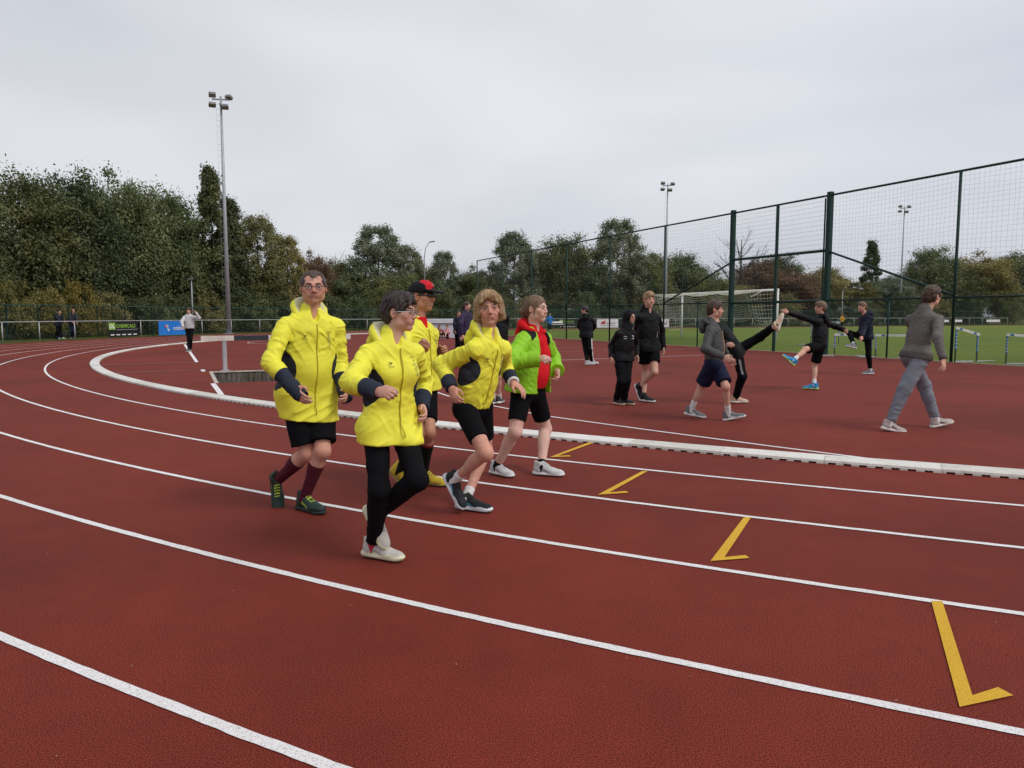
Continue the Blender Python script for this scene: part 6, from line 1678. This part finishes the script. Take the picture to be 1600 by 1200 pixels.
    'bg_b': ((-1.299, 21.108), {'ftl': (0.500, -0.866, 0.000), 'fnl': (0.000, 0.000, 1.000), 'anl': (0.000, 0.000, 0.077), 'pel': (-0.031, 0.000, 0.884), 'hipr': (-0.101, -0.040, 0.845), 'hipl': (0.038, 0.040, 0.845), 'neck': (-0.029, 0.000, 1.349), 'shr': (-0.155, -0.073, 1.262), 'shl': (0.097, 0.073, 1.262), 'head': (-0.009, -0.013, 1.475), 'hf': (0.766, -0.643, 0.000), 'hu': (0.000, 0.000, 1.000), 'ell': (0.101, 0.260, 1.072), 'wrl': (0.137, 0.255, 0.815), 'hdl': (0.165, -0.547, -0.821), 'pnl': (-0.866, -0.500, -0.100), 'elr': (-0.157, -0.269, 1.081), 'wrr': (-0.158, -0.276, 0.830), 'hdr': (0.171, -0.577, -0.799), 'pnr': (0.866, 0.500, -0.100), 'knl': (0.006, -0.055, 0.387), 'ftr': (0.500, -0.866, 0.000), 'fnr': (0.000, 0.000, 1.000), 'anr': (-0.091, 0.000, 0.077), 'knr': (-0.062, -0.135, 0.391)}),
    'bg_c': ((-2.037, 28.357), {'ftl': (-0.342, -0.940, 0.000), 'fnl': (0.000, 0.000, 1.000), 'anl': (0.000, 0.000, 0.079), 'pel': (-0.019, 0.000, 0.889), 'hipr': (-0.091, 0.042, 0.849), 'hipl': (0.053, -0.042, 0.849), 'neck': (-0.015, 0.000, 1.369), 'shr': (-0.146, 0.075, 1.279), 'shl': (0.115, -0.075, 1.279), 'head': (0.011, -0.019, 1.515), 'hf': (0.342, -0.940, 0.000), 'hu': (0.000, 0.000, 1.000), 'ell': (0.149, -0.285, 1.104), 'wrl': (0.148, -0.290, 0.863), 'hdl': (0.027, -0.480, -0.877), 'pnl': (-0.866, 0.500, -0.100), 'elr': (-0.153, -0.136, 1.102), 'wrr': (-0.131, -0.139, 0.860), 'hdr': (0.205, -0.422, -0.883), 'pnr': (0.866, -0.500, -0.100), 'knl': (0.014, -0.155, 0.398), 'ftr': (-0.643, -0.766, 0.000), 'fnr': (0.000, 0.000, 1.000), 'anr': (-0.098, 0.000, 0.079), 'knr': (-0.081, 0.135, 0.387)}),
    'back': ((-0.311, 11.913), {'ftl': (0.259, 0.966, 0.000), 'fnl': (0.000, 0.000, 1.000), 'anl': (0.000, 0.000, 0.088), 'pel': (0.042, 0.000, 0.968), 'hipr': (0.133, -0.024, 0.923), 'hipl': (-0.048, 0.024, 0.923), 'neck': (0.034, 0.000, 1.508), 'shr': (0.198, -0.044, 1.407), 'shl': (-0.129, 0.044, 1.407), 'head': (0.014, 0.020, 1.681), 'hf': (0.174, 0.985, 0.000), 'hu': (0.000, 0.000, 1.000), 'ell': (-0.139, 0.223, 1.155), 'wrl': (-0.155, 0.073, 0.930), 'hdl': (0.011, -0.369, -0.929), 'pnl': (0.966, -0.259, -0.100), 'elr': (0.176, 0.137, 1.156), 'wrr': (0.198, -0.014, 0.934), 'hdr': (0.003, -0.389, -0.921), 'pnr': (-0.966, 0.259, -0.100), 'knl': (0.025, -0.140, 0.469), 'ftr': (0.259, 0.966, 0.000), 'fnr': (0.000, 0.000, 1.000), 'anr': (0.102, 0.088, 0.088), 'knr': (0.086, -0.115, 0.467)}),
    'blue': ((3.370, 65.082), {'ftl': (0.500, -0.866, 0.000), 'fnl': (0.000, 0.000, 1.000), 'anl': (0.000, 0.000, 0.086), 'pel': (-0.060, 0.000, 0.874), 'hipr': (-0.139, -0.046, 0.830), 'hipl': (0.019, 0.046, 0.830), 'neck': (-0.063, 0.000, 1.399), 'shr': (-0.205, -0.082, 1.301), 'shl': (0.080, 0.082, 1.301), 'head': (-0.036, -0.017, 1.566), 'hf': (0.500, -0.866, 0.000), 'hu': (0.000, 0.000, 1.000), 'ell': (0.235, 0.289, 1.146), 'wrl': (0.290, 0.241, 0.894), 'hdl': (-0.033, -0.663, -0.748), 'pnl': (-0.866, -0.500, -0.100), 'elr': (-0.356, -0.294, 1.148), 'wrr': (-0.358, -0.375, 0.899), 'hdr': (0.351, -0.571, -0.742), 'pnr': (0.866, 0.500, -0.100), 'knl': (0.010, 0.230, 0.445), 'ftr': (0.500, -0.866, 0.000), 'fnr': (0.000, 0.000, 1.000), 'anr': (-0.112, 0.000, 0.086), 'knr': (-0.126, -0.225, 0.452)}),
    'amber': ((43.437, 97.498), {'ftl': (0.500, -0.866, 0.000), 'fnl': (0.000, 0.000, 1.000), 'anl': (0.000, 0.000, 0.086), 'pel': (-0.075, 0.000, 0.799), 'hipr': (-0.154, -0.046, 0.755), 'hipl': (0.004, 0.046, 0.755), 'neck': (-0.096, 0.000, 1.323), 'shr': (-0.239, -0.082, 1.225), 'shl': (0.046, 0.082, 1.225), 'head': (-0.112, -0.017, 1.507), 'hf': (0.500, -0.866, 0.000), 'hu': (0.000, 0.000, 1.000), 'ell': (0.269, 0.231, 1.088), 'wrl': (0.291, 0.074, 0.879), 'hdl': (0.032, -0.022, -0.999), 'pnl': (-0.866, -0.500, -0.100), 'elr': (-0.449, -0.250, 1.090), 'wrr': (-0.507, -0.399, 0.882), 'hdr': (0.031, -0.021, -0.999), 'pnr': (0.866, 0.500, -0.100), 'knl': (0.138, 0.250, 0.375), 'ftr': (0.500, -0.866, 0.000), 'fnr': (0.000, 0.000, 1.000), 'anr': (-0.126, 0.000, 0.086), 'knr': (-0.257, -0.260, 0.380)}),
}

def seat_pose(turn):
    c, s_ = math.cos(turn), math.sin(turn)
    J = dict(pel=(0, 0, .13), neck=(.0, .10, .60), shl=(.17, .09, .55), shr=(-.17, .09, .55), head=(0, .06, .76), hf=(0, -1, 0), hu=(0, 0, 1),
             hipl=(.09, -.02, .10), hipr=(-.09, -.02, .10), knl=(.12, -.33, .42), knr=(-.12, -.33, .42), anl=(.11, -.55, .085), anr=(-.11, -.55, .085),
             ell=(.24, -.12, .40), elr=(-.24, -.12, .40), wrl=(.10, -.36, .40), wrr=(-.10, -.36, .40), hdl=(-.7, -.5, 0), hdr=(.7, -.5, 0), pnl=(0, .8, -.5), pnr=(0, .8, -.5),
             ftl=(0, -1, 0), ftr=(0, -1, 0), fnl=(0, 0, 1), fnr=(0, 0, 1))
    return {k: (v[0] * c - v[1] * s_, v[0] * s_ + v[1] * c, v[2]) for k, v in J.items()}

def make(key, label, spec, top=None, hood=None, bottom=None, feet=None, hair=None, extra=None, pose=None):
    base, J = pose if pose else POSES[key]
    p = Person(J, spec, base, label)
    p.build_body()
    if getattr(p, 'want_eyes', False): p.build_eyes()
    if extra: extra(p, 'under')
    if top: p.build_top(top)
    if hood: p.build_hood(hood)
    if bottom: p.build_bottom(bottom)
    if feet: p.build_feet(feet)
    if hair: p.build_hair(hair)
    if extra: extra(p, 'over')
    return p

WK = 'walkers on the running lanes'
YT = 'youths warming up on the red surface'
def chest_prints(p):
    S = p.S
    p.mark('chest_emblem', [[(-.012, .008), (-.004, .0), (0, .006), (.004, .0), (.012, .008)], [(-.008, .002), (0, -.004), (.008, .002)]], .085 * S, .375 * S, MARKC, .0022)
    p.text('chest_lettering', 'erima', .016, .085 * S, .352 * S, MARKC)
    x0, z0 = -.085 * S, .36 * S
    p.mark('runner_emblem', [[(.004, .022), (-.004, .010), (-.010, -.004), (-.002, -.018), (-.012, -.034)], [(-.002, .010), (.010, .004)], [(-.008, -.004), (-.018, -.016), (-.026, -.014)],
                             [(.006, .030), (.002, .034), (-.002, .030), (.002, .026), (.006, .030)], [(-.012, -.040), (-.022, -.046), (-.012, -.052), (-.022, -.058)]], x0, z0, MARKB, .0016)
    p.mark('chest_script', [[(-.022, .046), (-.012, .050), (-.002, .046), (.008, .050), (.018, .046)]], x0, z0, MARKC, .0014)
def jacket_y(**k):
    d = dict(name='jacket', mat=YEL, panel=CHAR, cuff=NAVYCUFF, zip=ZIPM, hem=-.135, g=.017, wr=.016); d.update(k); return d

def x_m1(p, ph):
    if ph == 'over': p.build_glasses('round'); chest_prints(p)
make('m1', 'man with round glasses in a yellow hooded jacket, black shorts and maroon socks', dict(h=1.80, vox=.0055, head=.99, hw=1.15, skin='ruddy', girth=1.04, curlr=.35, curll=.5, wrinkles=1, stubble=1, brow=(.10, .07, .05), group=WK),
     jacket_y(hem=-.175, belly=1, over=.095, over_g=.030, wh=.148, ww=.155, wc=.172, cuff_at=.44, p0=.25, p1=.54), dict(mat=YEL, lining=LINING, fat=1.2, r=.10, lift=.012), dict(name='shorts', mat=BLACK, len=.86, g=.020, wr=.004, flare=1.6),
     dict(mat=shoe_mat('dark_green', (.018, .040, .032)), sole=shoe_mat('dark_green_sole', (.02, .035, .03)), lace=shoe_mat('lime_lace', (.42, .55, .03)), toe=shoe_mat('black_toe', (.012, .016, .014)), stripe=shoe_mat('lime_stripe', (.30, .40, .05)), sock=(MAROON, .30), sole_h=.02),
     dict(style='receding', col='brown_grey', th=.004, am=.004, line=.082, nape=-.05), x_m1)

def x_w2(p, ph):
    if ph == 'over': p.build_glasses('oval'); chest_prints(p)
make('w2', 'short-haired woman in front with glasses, yellow jacket and long black leggings', dict(h=1.63, vox=.005, skin='fair', head=1.0, nose=.85, browr=.7, curlr=1.15, curll=.55, brow=(.04, .028, .022), group=WK),
     jacket_y(hem=-.088, bust=1, wh=.128, ww=.132, wc=.142, g=.017, cuff_at=.5, p0=.36, p1=.56, pa=48), dict(mat=YEL, lining=LINING, fat=1.15, r=.098), dict(name='leggings', mat=BLACK, len=1.93, g=.006, wr=.005, ankle=1.2),
     dict(mat=shoe_mat('sand', (.50, .47, .43)), sole=shoe_mat('cream_sole', (.66, .64, .44)), lace=shoe_mat('white_lace', (.68, .66, .62)), tongue=shoe_mat('grey_tongue', (.30, .29, .28)), stripe=shoe_mat('grey_sand', (.36, .34, .31)), toe=shoe_mat('dark_toe', (.06, .06, .065)), sock=(fabric('red_sock', (.45, .03, .06)), .10), sole_h=.040),
     dict(style='short', col='dark', th=.009, am=.011, top=.012, line=.068, nape=-.056, freq=34, sweep=.8, strand=.25, rag=.012, fringe=((-.02, -.04, .058), (.02, .045, .052))), x_w2)

def x_m3(p, ph):
    if ph == 'under':
        J, S = p.J, p.S
        D = Field(J['neck'] - .2, J['neck'] + .16, p.h)
        D.rc(J['neck'] - p.up * .11 * S + p.f * .05 * S, J['neck'] + p.up * .008 * S + p.f * .012, .055 * S, .068 * S, .02)
        D.cut(J['neck'] + p.up * .03 * S, unit(p.up - p.f * .2), .004)
        V, F = D.mesh(); link(bpy.data.objects.new('shirt', mesh_from('shirt', V, F, RED)), p.root)
    else: p.build_cap(); p.build_glasses('sun'); chest_prints(p)
make('m3', 'smiling man in a red and black cap, sunglasses and yellow jacket', dict(h=1.77, vox=.0055, head=1.04, skin='tan', curlr=1.2, curll=.7, smile=1, teeth=1, wrinkles=1, group=WK),
     jacket_y(hem=0, cuff_at=.66), dict(mat=YEL, lining=None, fat=.75, r=.098, lift=-.02), dict(name='shorts', mat=BLACK, len=.74, g=.012, wr=.003),
     dict(mat=shoe_mat('yellow', (.60, .42, .03)), sole=shoe_mat('gum_sole', (.30, .22, .10)), lace=shoe_mat('yellow_lace', (.62, .52, .06)), tongue=shoe_mat('ochre', (.30, .20, .02)), stripe=shoe_mat('ochre', (.30, .20, .02)), sock=(BLACK_SOCK, .33, fabric('red_band', (.25, .02, .03))), sole_h=.022),
     dict(style='short', col='brown_grey', th=.003, am=.003, line=.07, nape=-.05), x_m3)

def x_w4(p, ph):
    if ph == 'over':
        chest_prints(p)
        J = p.J; d = unit(J['wrl'] - J['ell']); a = np.cross(d, [0, 0, 1.]); a = unit(a); b = np.cross(d, a); c = J['wrl'] + d * .012
        MB().tube([Vector(c + (a * math.cos(t) + b * math.sin(t)) * .036) for t in np.linspace(0, 2 * math.pi, 20)], .012, 6, False).build('shirt_cuff', WHITE_SOCK, p.root, True)
make('w4', 'blond woman in a yellow jacket and black shorts looking at the camera', dict(h=1.69, vox=.0055, head=1.07, skin='ruddy', curlr=.75, curll=.28, smile=1, mouth=1.15, open=.8, wrinkles=1, jaw=.92, browr=.6, nose=.9, brow=(.16, .10, .06), group=WK),
     jacket_y(hem=.02, wh=.136, ww=.132, wc=.155, g=.019), dict(mat=YEL, lining=LINING, fat=1.25, r=.098, lift=.014), dict(name='shorts', mat=BLACK, len=.70, g=.008, wr=.002),
     dict(mat=shoe_mat('black_mesh', (.014, .015, .018)), sole=shoe_mat('white_blue_sole', (.66, .72, .76)), lace=shoe_mat('black_lace', (.02, .02, .022)), stripe=shoe_mat('sky_stripe', (.10, .32, .45)), sock=(WHITE_SOCK, .10), sole_h=.036),
     dict(style='bob', col='blond', th=.010, am=.010, top=.010, line=.078, freq=34, strand=.2, sweep=-.3, rag=.022, fringe=((-.02, -.050, .048), (.0, -.02, .060), (.035, .058, .050))), x_w4)

def x_w5(p, ph):
    J, S = p.J, p.S
    if ph == 'under':
        t = dict(name='hoodie', mat=RED, hem=.035, g=.012, wr=.010, arm=.8, bust=1, belly=1)
        p.build_top(t); p.hoodie = p.top
        p.build_hood(dict(mat=RED, fat=1.35, lift=.006, r=.102, front=.045))
        for x in (-.018, .022):
            pts = []
            for z in np.arange(.30, .43, .02):
                yy = p.front(x + .03, z * S)
                if yy: pts.append(Vector(p.tp(x + .03, yy + .003, z * S)))
            if len(pts) > 1: MB().tube(pts, .003, 5).build('drawstring', RED, p.hoodie)
make('w5', 'woman with tied-back hair in an open lime jacket over a red hoodie', dict(h=1.66, vox=.0055, head=1.07, skin='pale', girth=1.16, nose=.8, browr=.7, curlr=1.0, curll=.5, jaw=1.08, brow=(.14, .09, .06), group=WK),
     dict(name='jacket', mat=LIME, hem=-.01, g=.036, wr=.016, belly=1, yoke=BLACKW, front_open=(-.165, .085), cuff_loose=1, bust=1, wh=.165, collar=0), None,
     dict(name='shorts', mat=BLACK, len=.74, g=.008, wr=.002),
     dict(mat=shoe_mat('pale_grey', (.58, .58, .58)), sole=shoe_mat('white_sole', (.72, .72, .71)), lace=shoe_mat('pale_lace', (.70, .70, .70)), tongue=shoe_mat('mid_grey', (.30, .30, .31)), stripe=shoe_mat('grey_stripe', (.30, .31, .32)), sock=(BLACK_SOCK, .065), sole_h=.032),
     dict(style='pony', col='fairbrown', th=.005, am=.006, line=.066, nape=-.05), x_w5)

# ---- youths
NIK = dict(mat=shoe_mat('black_knit', (.016, .017, .02)), sole=shoe_mat('white_sole', (.7, .7, .7)), lace=shoe_mat('black_lace', (.02, .02, .022)), sole_h=.034)
def x_hood(p, ph):
    if ph == 'over':
        p.build_glasses('round')
        for a in range(2): p.mark('chest_print', [[(-.025, -.012 * a), (.025, -.012 * a)]], .08, .37 * p.S - .02 * a, MARKW, .004)
        p.mark('chest_print', [[(-.02, 0), (.0, .03), (.02, .02)], [(-.02, -.02), (.03, -.02)]], -.07, .36 * p.S, MARKW, .006)
make('hood', 'boy with glasses in a black jacket with its hood up and black trousers', dict(h=1.56, vox=.008, skin='young', curlr=.4, curll=.4, group=YT),
     dict(name='jacket', mat=BLACKW, hem=-.03, g=.017, wr=.014, wh=.14, wc=.15), dict(mat=BLACKW, up=1), dict(name='trousers', mat=BLACK, len=1.94, g=.016, wr=.010),
     dict(mat=shoe_mat('black_knit', (.016, .017, .02)), sole=shoe_mat('orange_white_sole', (.72, .52, .36)), lace=shoe_mat('black_lace', (.02, .02, .022)), sole_h=.03), None, x_hood)
def x_tall(p, ph):
    if ph == 'over': p.mark('pocket_zip', [[(0, .0), (.004, -.10)]], -.085, .20 * p.S, MARKW, .003)
make('tall', 'tall fair-haired boy in a black rain jacket and black shorts', dict(h=1.84, vox=.008, skin='young', curlr=.5, curll=.4, brow=(.25, .16, .09), group=YT),
     dict(name='jacket', mat=BLACKW, hem=-.07, g=.020, wr=.014, wh=.145, wc=.155, over=.05, zip=ZIPB), dict(mat=BLACKW, fat=1.1, r=.08, lift=.02), dict(name='shorts', mat=BLACK, len=.62, g=.022, wr=.005),
     dict(NIK, sock=(BLACK_SOCK, .06)), dict(style='short', col='golden', th=.010, am=.012, top=.024, line=.062, freq=30, fringe=((-.03, -.035, .048), (.02, .03, .05))), x_tall)
def x_grey(p, ph):
    if ph == 'over':
        zs = [z for z in np.arange(-.05, .42, .03)]; pts = [Vector(p.tp(0, p.front(0, z * p.S) + .004, z * p.S)) for z in zs if p.front(0, z * p.S) is not None]
        if len(pts) > 2: MB().tube(pts, .010, 6).build('zip_tape', fabric('tan_tape', (.42, .27, .15), .7), p.top)
make('grey', 'boy in a grey jacket and navy shorts striding to the right', dict(h=1.74, vox=.0075, skin='young', curlr=.45, curll=.4, group=YT),
     dict(name='jacket', mat=GREYJ, hem=.03, g=.017, wr=.015, wh=.14, wc=.15), dict(mat=GREYJ, fat=1.0, lining=None), dict(name='shorts', mat=NAVYSH, len=.84, g=.027, wr=.012, flare=1.4),
     dict(mat=shoe_mat('grey_mesh', (.14, .15, .16)), sole=shoe_mat('white_sole', (.7, .7, .7)), lace=shoe_mat('grey_lace', (.2, .2, .21)), stripe=shoe_mat('white_swoosh', (.7, .7, .7)), sock=(WHITE_SOCK, .15), sole_h=.030),
     dict(style='short', col='brown', th=.008, am=.008, top=.012, line=.066, freq=30), x_grey)
make('kick', 'person in black tracksuit kicking one leg up behind the grey-jacketed boy', dict(h=1.72, vox=.009, skin='young', curlr=.8, curll=.5, group=YT),
     dict(name='jacket', mat=BLACKW, hem=-.08, g=.02, wr=.010), None, dict(name='trousers', mat=BLACK, len=1.93, g=.014, wr=.008, stripe=fabric('grey_stripe_cloth', (.22, .22, .23))),
     dict(mat=shoe_mat('peach', (.58, .40, .28)), sole=shoe_mat('cream_white_sole', (.70, .66, .60)), out=shoe_mat('grey_outsole', (.22, .21, .22)), lace=shoe_mat('pale_lace', (.7, .7, .7)), sock=(BLACK_SOCK, .08), sole_h=.03),
     dict(style='short', col='brown', th=.010, am=.008, top=.01, line=.064))
make('arm', 'boy in black with bright blue shoes, one arm stretched out and one leg raised', dict(h=1.72, vox=.010, skin='young', curlr=.6, curll=.35, group=YT),
     dict(name='jacket', mat=BLACKW, hem=.02, g=.018, wr=.014), dict(mat=BLACKW, fat=.9), dict(name='shorts', mat=BLACK, len=.80, g=.020, wr=.006),
     dict(mat=shoe_mat('bright_blue', (.02, .26, .55)), sole=shoe_mat('lime_sole', (.50, .68, .22)), lace=shoe_mat('blue_lace', (.05, .3, .6)), sock=(WHITE_SOCK, .13), sole_h=.032),
     dict(style='short', col='fairbrown', th=.010, am=.009, top=.014, line=.062))
make('knee', 'boy in a navy jacket and black trousers lifting one knee', dict(h=1.74, vox=.011, skin='young', curlr=.8, curll=.7, group=YT),
     dict(name='jacket', mat=NAVY, hem=-.05, g=.022, wr=.018), dict(mat=NAVY, fat=1.35), dict(name='trousers', mat=BLACK, len=1.82, g=.008, wr=.005),
     dict(mat=shoe_mat('grey_blue', (.13, .15, .18)), sole=shoe_mat('white_sole', (.7, .7, .7)), lace=shoe_mat('grey_lace', (.2, .2, .21)), sock=(WHITE_SOCK, .10), sole_h=.032),
     dict(style='short', col='fairbrown', th=.010, am=.009, top=.016, line=.06))
make('walk', 'young man in a grey sweatshirt and grey sweatpants walking at the right', dict(h=1.86, vox=.007, skin='young', curlr=.6, curll=.5, group=YT),
     dict(name='sweatshirt', mat=GREYSW, hem=-.02, g=.012, wr=.012, cuff=fabric('sweatshirt_cuff', (.075, .072, .068), .95, .05), cuff_at=.88, wh=.122, ww=.124, wc=.142, band=fabric('sweatshirt_band', (.11, .10, .095), .95, .05)), None,
     dict(name='sweatpants', mat=GREYP, len=1.90, g=.018, wr=.014, ankle=.7),
     dict(mat=shoe_mat('beige_rose', (.42, .36, .33)), sole=shoe_mat('pale_sole', (.68, .62, .58)), lace=shoe_mat('rose_lace', (.36, .28, .27)), tongue=shoe_mat('rose_dark', (.22, .18, .17)), stripe=shoe_mat('brown_swoosh', (.10, .08, .075)), sock=(WHITE_SOCK, .10), sole_h=.034),
     dict(style='short', col='brown', th=.012, am=.018, top=.022, line=.060, nape=-.060, freq=22, strand=.6, sweep=1.0))
make('track', 'boy in a black tracksuit with a white leg stripe standing near the fence', dict(h=1.75, vox=.013, skin='young', group=YT),
     dict(name='jacket', mat=BLACKW, hem=-.08, g=.024, wr=.012), dict(mat=BLACKW, lining=fabric('grey_lining', (.25, .25, .25)), fat=1.1), dict(name='trousers', mat=BLACK, len=1.95, g=.014, wr=.008, stripe=MARKW),
     dict(mat=shoe_mat('grey_white', (.42, .43, .45)), sole=shoe_mat('white_sole', (.7, .7, .7)), lace=shoe_mat('pale_lace', (.7, .7, .7)), sole_h=.03), dict(style='short', col='black', th=.010, am=.008, top=.01, line=.064))
PLAIN_SHOE = dict(mat=shoe_mat('dark_plain', (.05, .05, .055)), sole=shoe_mat('pale_sole', (.68, .62, .58)), sole_h=.03)
make('white', 'man in a pale sweater and black trousers with a hand raised to his ear', dict(h=1.79, vox=.014, skin='young', curlr=.6, curll=.8),
     dict(name='sweater', mat=WHITESW, hem=.02, g=.022, wr=.012), None, dict(name='trousers', mat=BLACK, len=1.96, g=.008, wr=.004), PLAIN_SHOE, dict(style='short', col='brown', th=.010, am=.008, top=.012, line=.06))
make('rail_a', 'man in a dark hooded coat leaning on the handrail at the left', dict(h=1.78, vox=.02, skin='young'),
     dict(name='coat', mat=NAVY, hem=-.12, g=.03, wr=.012), dict(mat=NAVY, fat=1.2), dict(name='trousers', mat=BLACK, len=1.95, g=.014, wr=.006),
     dict(mat=shoe_mat('green_pale', (.35, .45, .32)), sole=shoe_mat('white_sole', (.7, .7, .7)), sole_h=.03), dict(style='short', col='black', th=.012, am=.008, line=.06))
make('rail_b', 'close-cropped man in a dark jacket standing at the handrail', dict(h=1.86, vox=.02, skin='ruddy'),
     dict(name='jacket', mat=CHAR, hem=-.10, g=.03, wr=.012), None, dict(name='trousers', mat=NAVYSH, len=1.95, g=.014, wr=.006), PLAIN_SHOE, dict(style='short', col='black', th=.002, am=.002, line=.06))
make('bg_a', 'dark-haired girl standing behind the blond woman, only her head showing', dict(h=1.72, vox=.017, skin='young'),
     dict(name='jacket', mat=PURP, hem=-.10, g=.024, wr=.010), None, dict(name='trousers', mat=BLACK, len=1.95, g=.012, wr=.006), PLAIN_SHOE, dict(style='pony', col='brown', th=.008, am=.006, line=.062))
make('bg_b', 'light-haired girl half hidden behind the blond woman', dict(h=1.55, vox=.017, skin='young'),
     dict(name='jacket', mat=PURP, hem=-.10, g=.024, wr=.010), None, dict(name='trousers', mat=BLACK, len=1.95, g=.012, wr=.006), PLAIN_SHOE, dict(style='bob', col='fairbrown', th=.010, am=.006, line=.062))
make('bg_c', 'distant girl in a dark coat left of the blond woman', dict(h=1.60, vox=.016, skin='young'),
     dict(name='coat', mat=NAVY, hem=-.12, g=.026, wr=.010), None, dict(name='trousers', mat=BLACK, len=1.95, g=.012, wr=.006), PLAIN_SHOE, dict(style='long', col='brown', th=.010, am=.006, line=.062))
make('back', 'man in a black jacket between the blond woman and the woman in lime', dict(h=1.80, vox=.009, skin='young', curlr=.5, curll=.5),
     dict(name='jacket', mat=BLACKW, hem=-.12, g=.026, wr=.012), None, dict(name='shorts', mat=BLACK, len=.7, g=.02, wr=.006), dict(PLAIN_SHOE, sock=(WHITE_SOCK, .1)), dict(style='short', col='brown', th=.010, am=.008, line=.062))
make('blue', 'person in a bright blue jacket on the far side of the pitch', dict(h=1.75, vox=.026, skin='young'),
     dict(name='jacket', mat=BLUEJ, hem=-.12, g=.03, wr=.0), None, dict(name='trousers', mat=BLACK, len=1.95, g=.012, wr=.0), None, dict(style='short', col='brown', th=.012, am=.0, line=.062))
make('amber', 'far person in an amber jacket by the handrail behind the pitch', dict(h=1.75, vox=.03, skin='young'),
     dict(name='jacket', mat=YELJ, hem=-.12, g=.03, wr=.0), None, dict(name='trousers', mat=BLACK, len=1.95, g=.012, wr=.0), None, dict(style='short', col='brown', th=.012, am=.0, line=.062))
make(None, 'girl in a dark top sitting on the ground before the pale mat', dict(h=1.62, vox=.018, skin='young'),
     dict(name='shirt', mat=fabric('rust_top', (.22, .08, .05)), hem=-.02, g=.016, wr=.005), None, dict(name='trousers', mat=BLACK, len=1.6, g=.010, wr=.004), PLAIN_SHOE, dict(style='long', col='brown', th=.010, am=.006, line=.062), None, ((-4.55, 46.6), seat_pose(.35)))
make(None, 'girl in a pink shirt sitting on the ground before the pale mat', dict(h=1.66, vox=.018, skin='young'),
     dict(name='shirt', mat=PINK, hem=-.02, g=.018, wr=.005), None, dict(name='shorts', mat=BLACK, len=.7, g=.012, wr=.004), PLAIN_SHOE, dict(style='pony', col='black', th=.008, am=.006, line=.062), None, ((-4.12, 46.7), seat_pose(-.3)))
bag = empty('sports_bag', (-5.15, 46.7, 0), .2, 'black sports bag on the ground beside the sitting girls', 'bag')
MB().box((0, 0, .30), (.42, .3, .58), None, .1).build('bag_body', BLACKW, bag)
MB().tube([(-.12, -.16, .35), (-.12, -.2, .5), (.12, -.2, .5), (.12, -.16, .35)], .015, 6).build('handle', BLACKW, bag)
bag = empty('rucksack', (-27.9, 45.6, 0), .5, 'dark rucksack on the ground between the two men at the handrail', 'bag')
MB().box((0, 0, .25), (.36, .28, .48), None, .1).build('bag_body', BLACKW, bag)
MB().box((0, -.17, .18), (.26, .08, .26), None, .04).build('pocket', NAVY, bag)
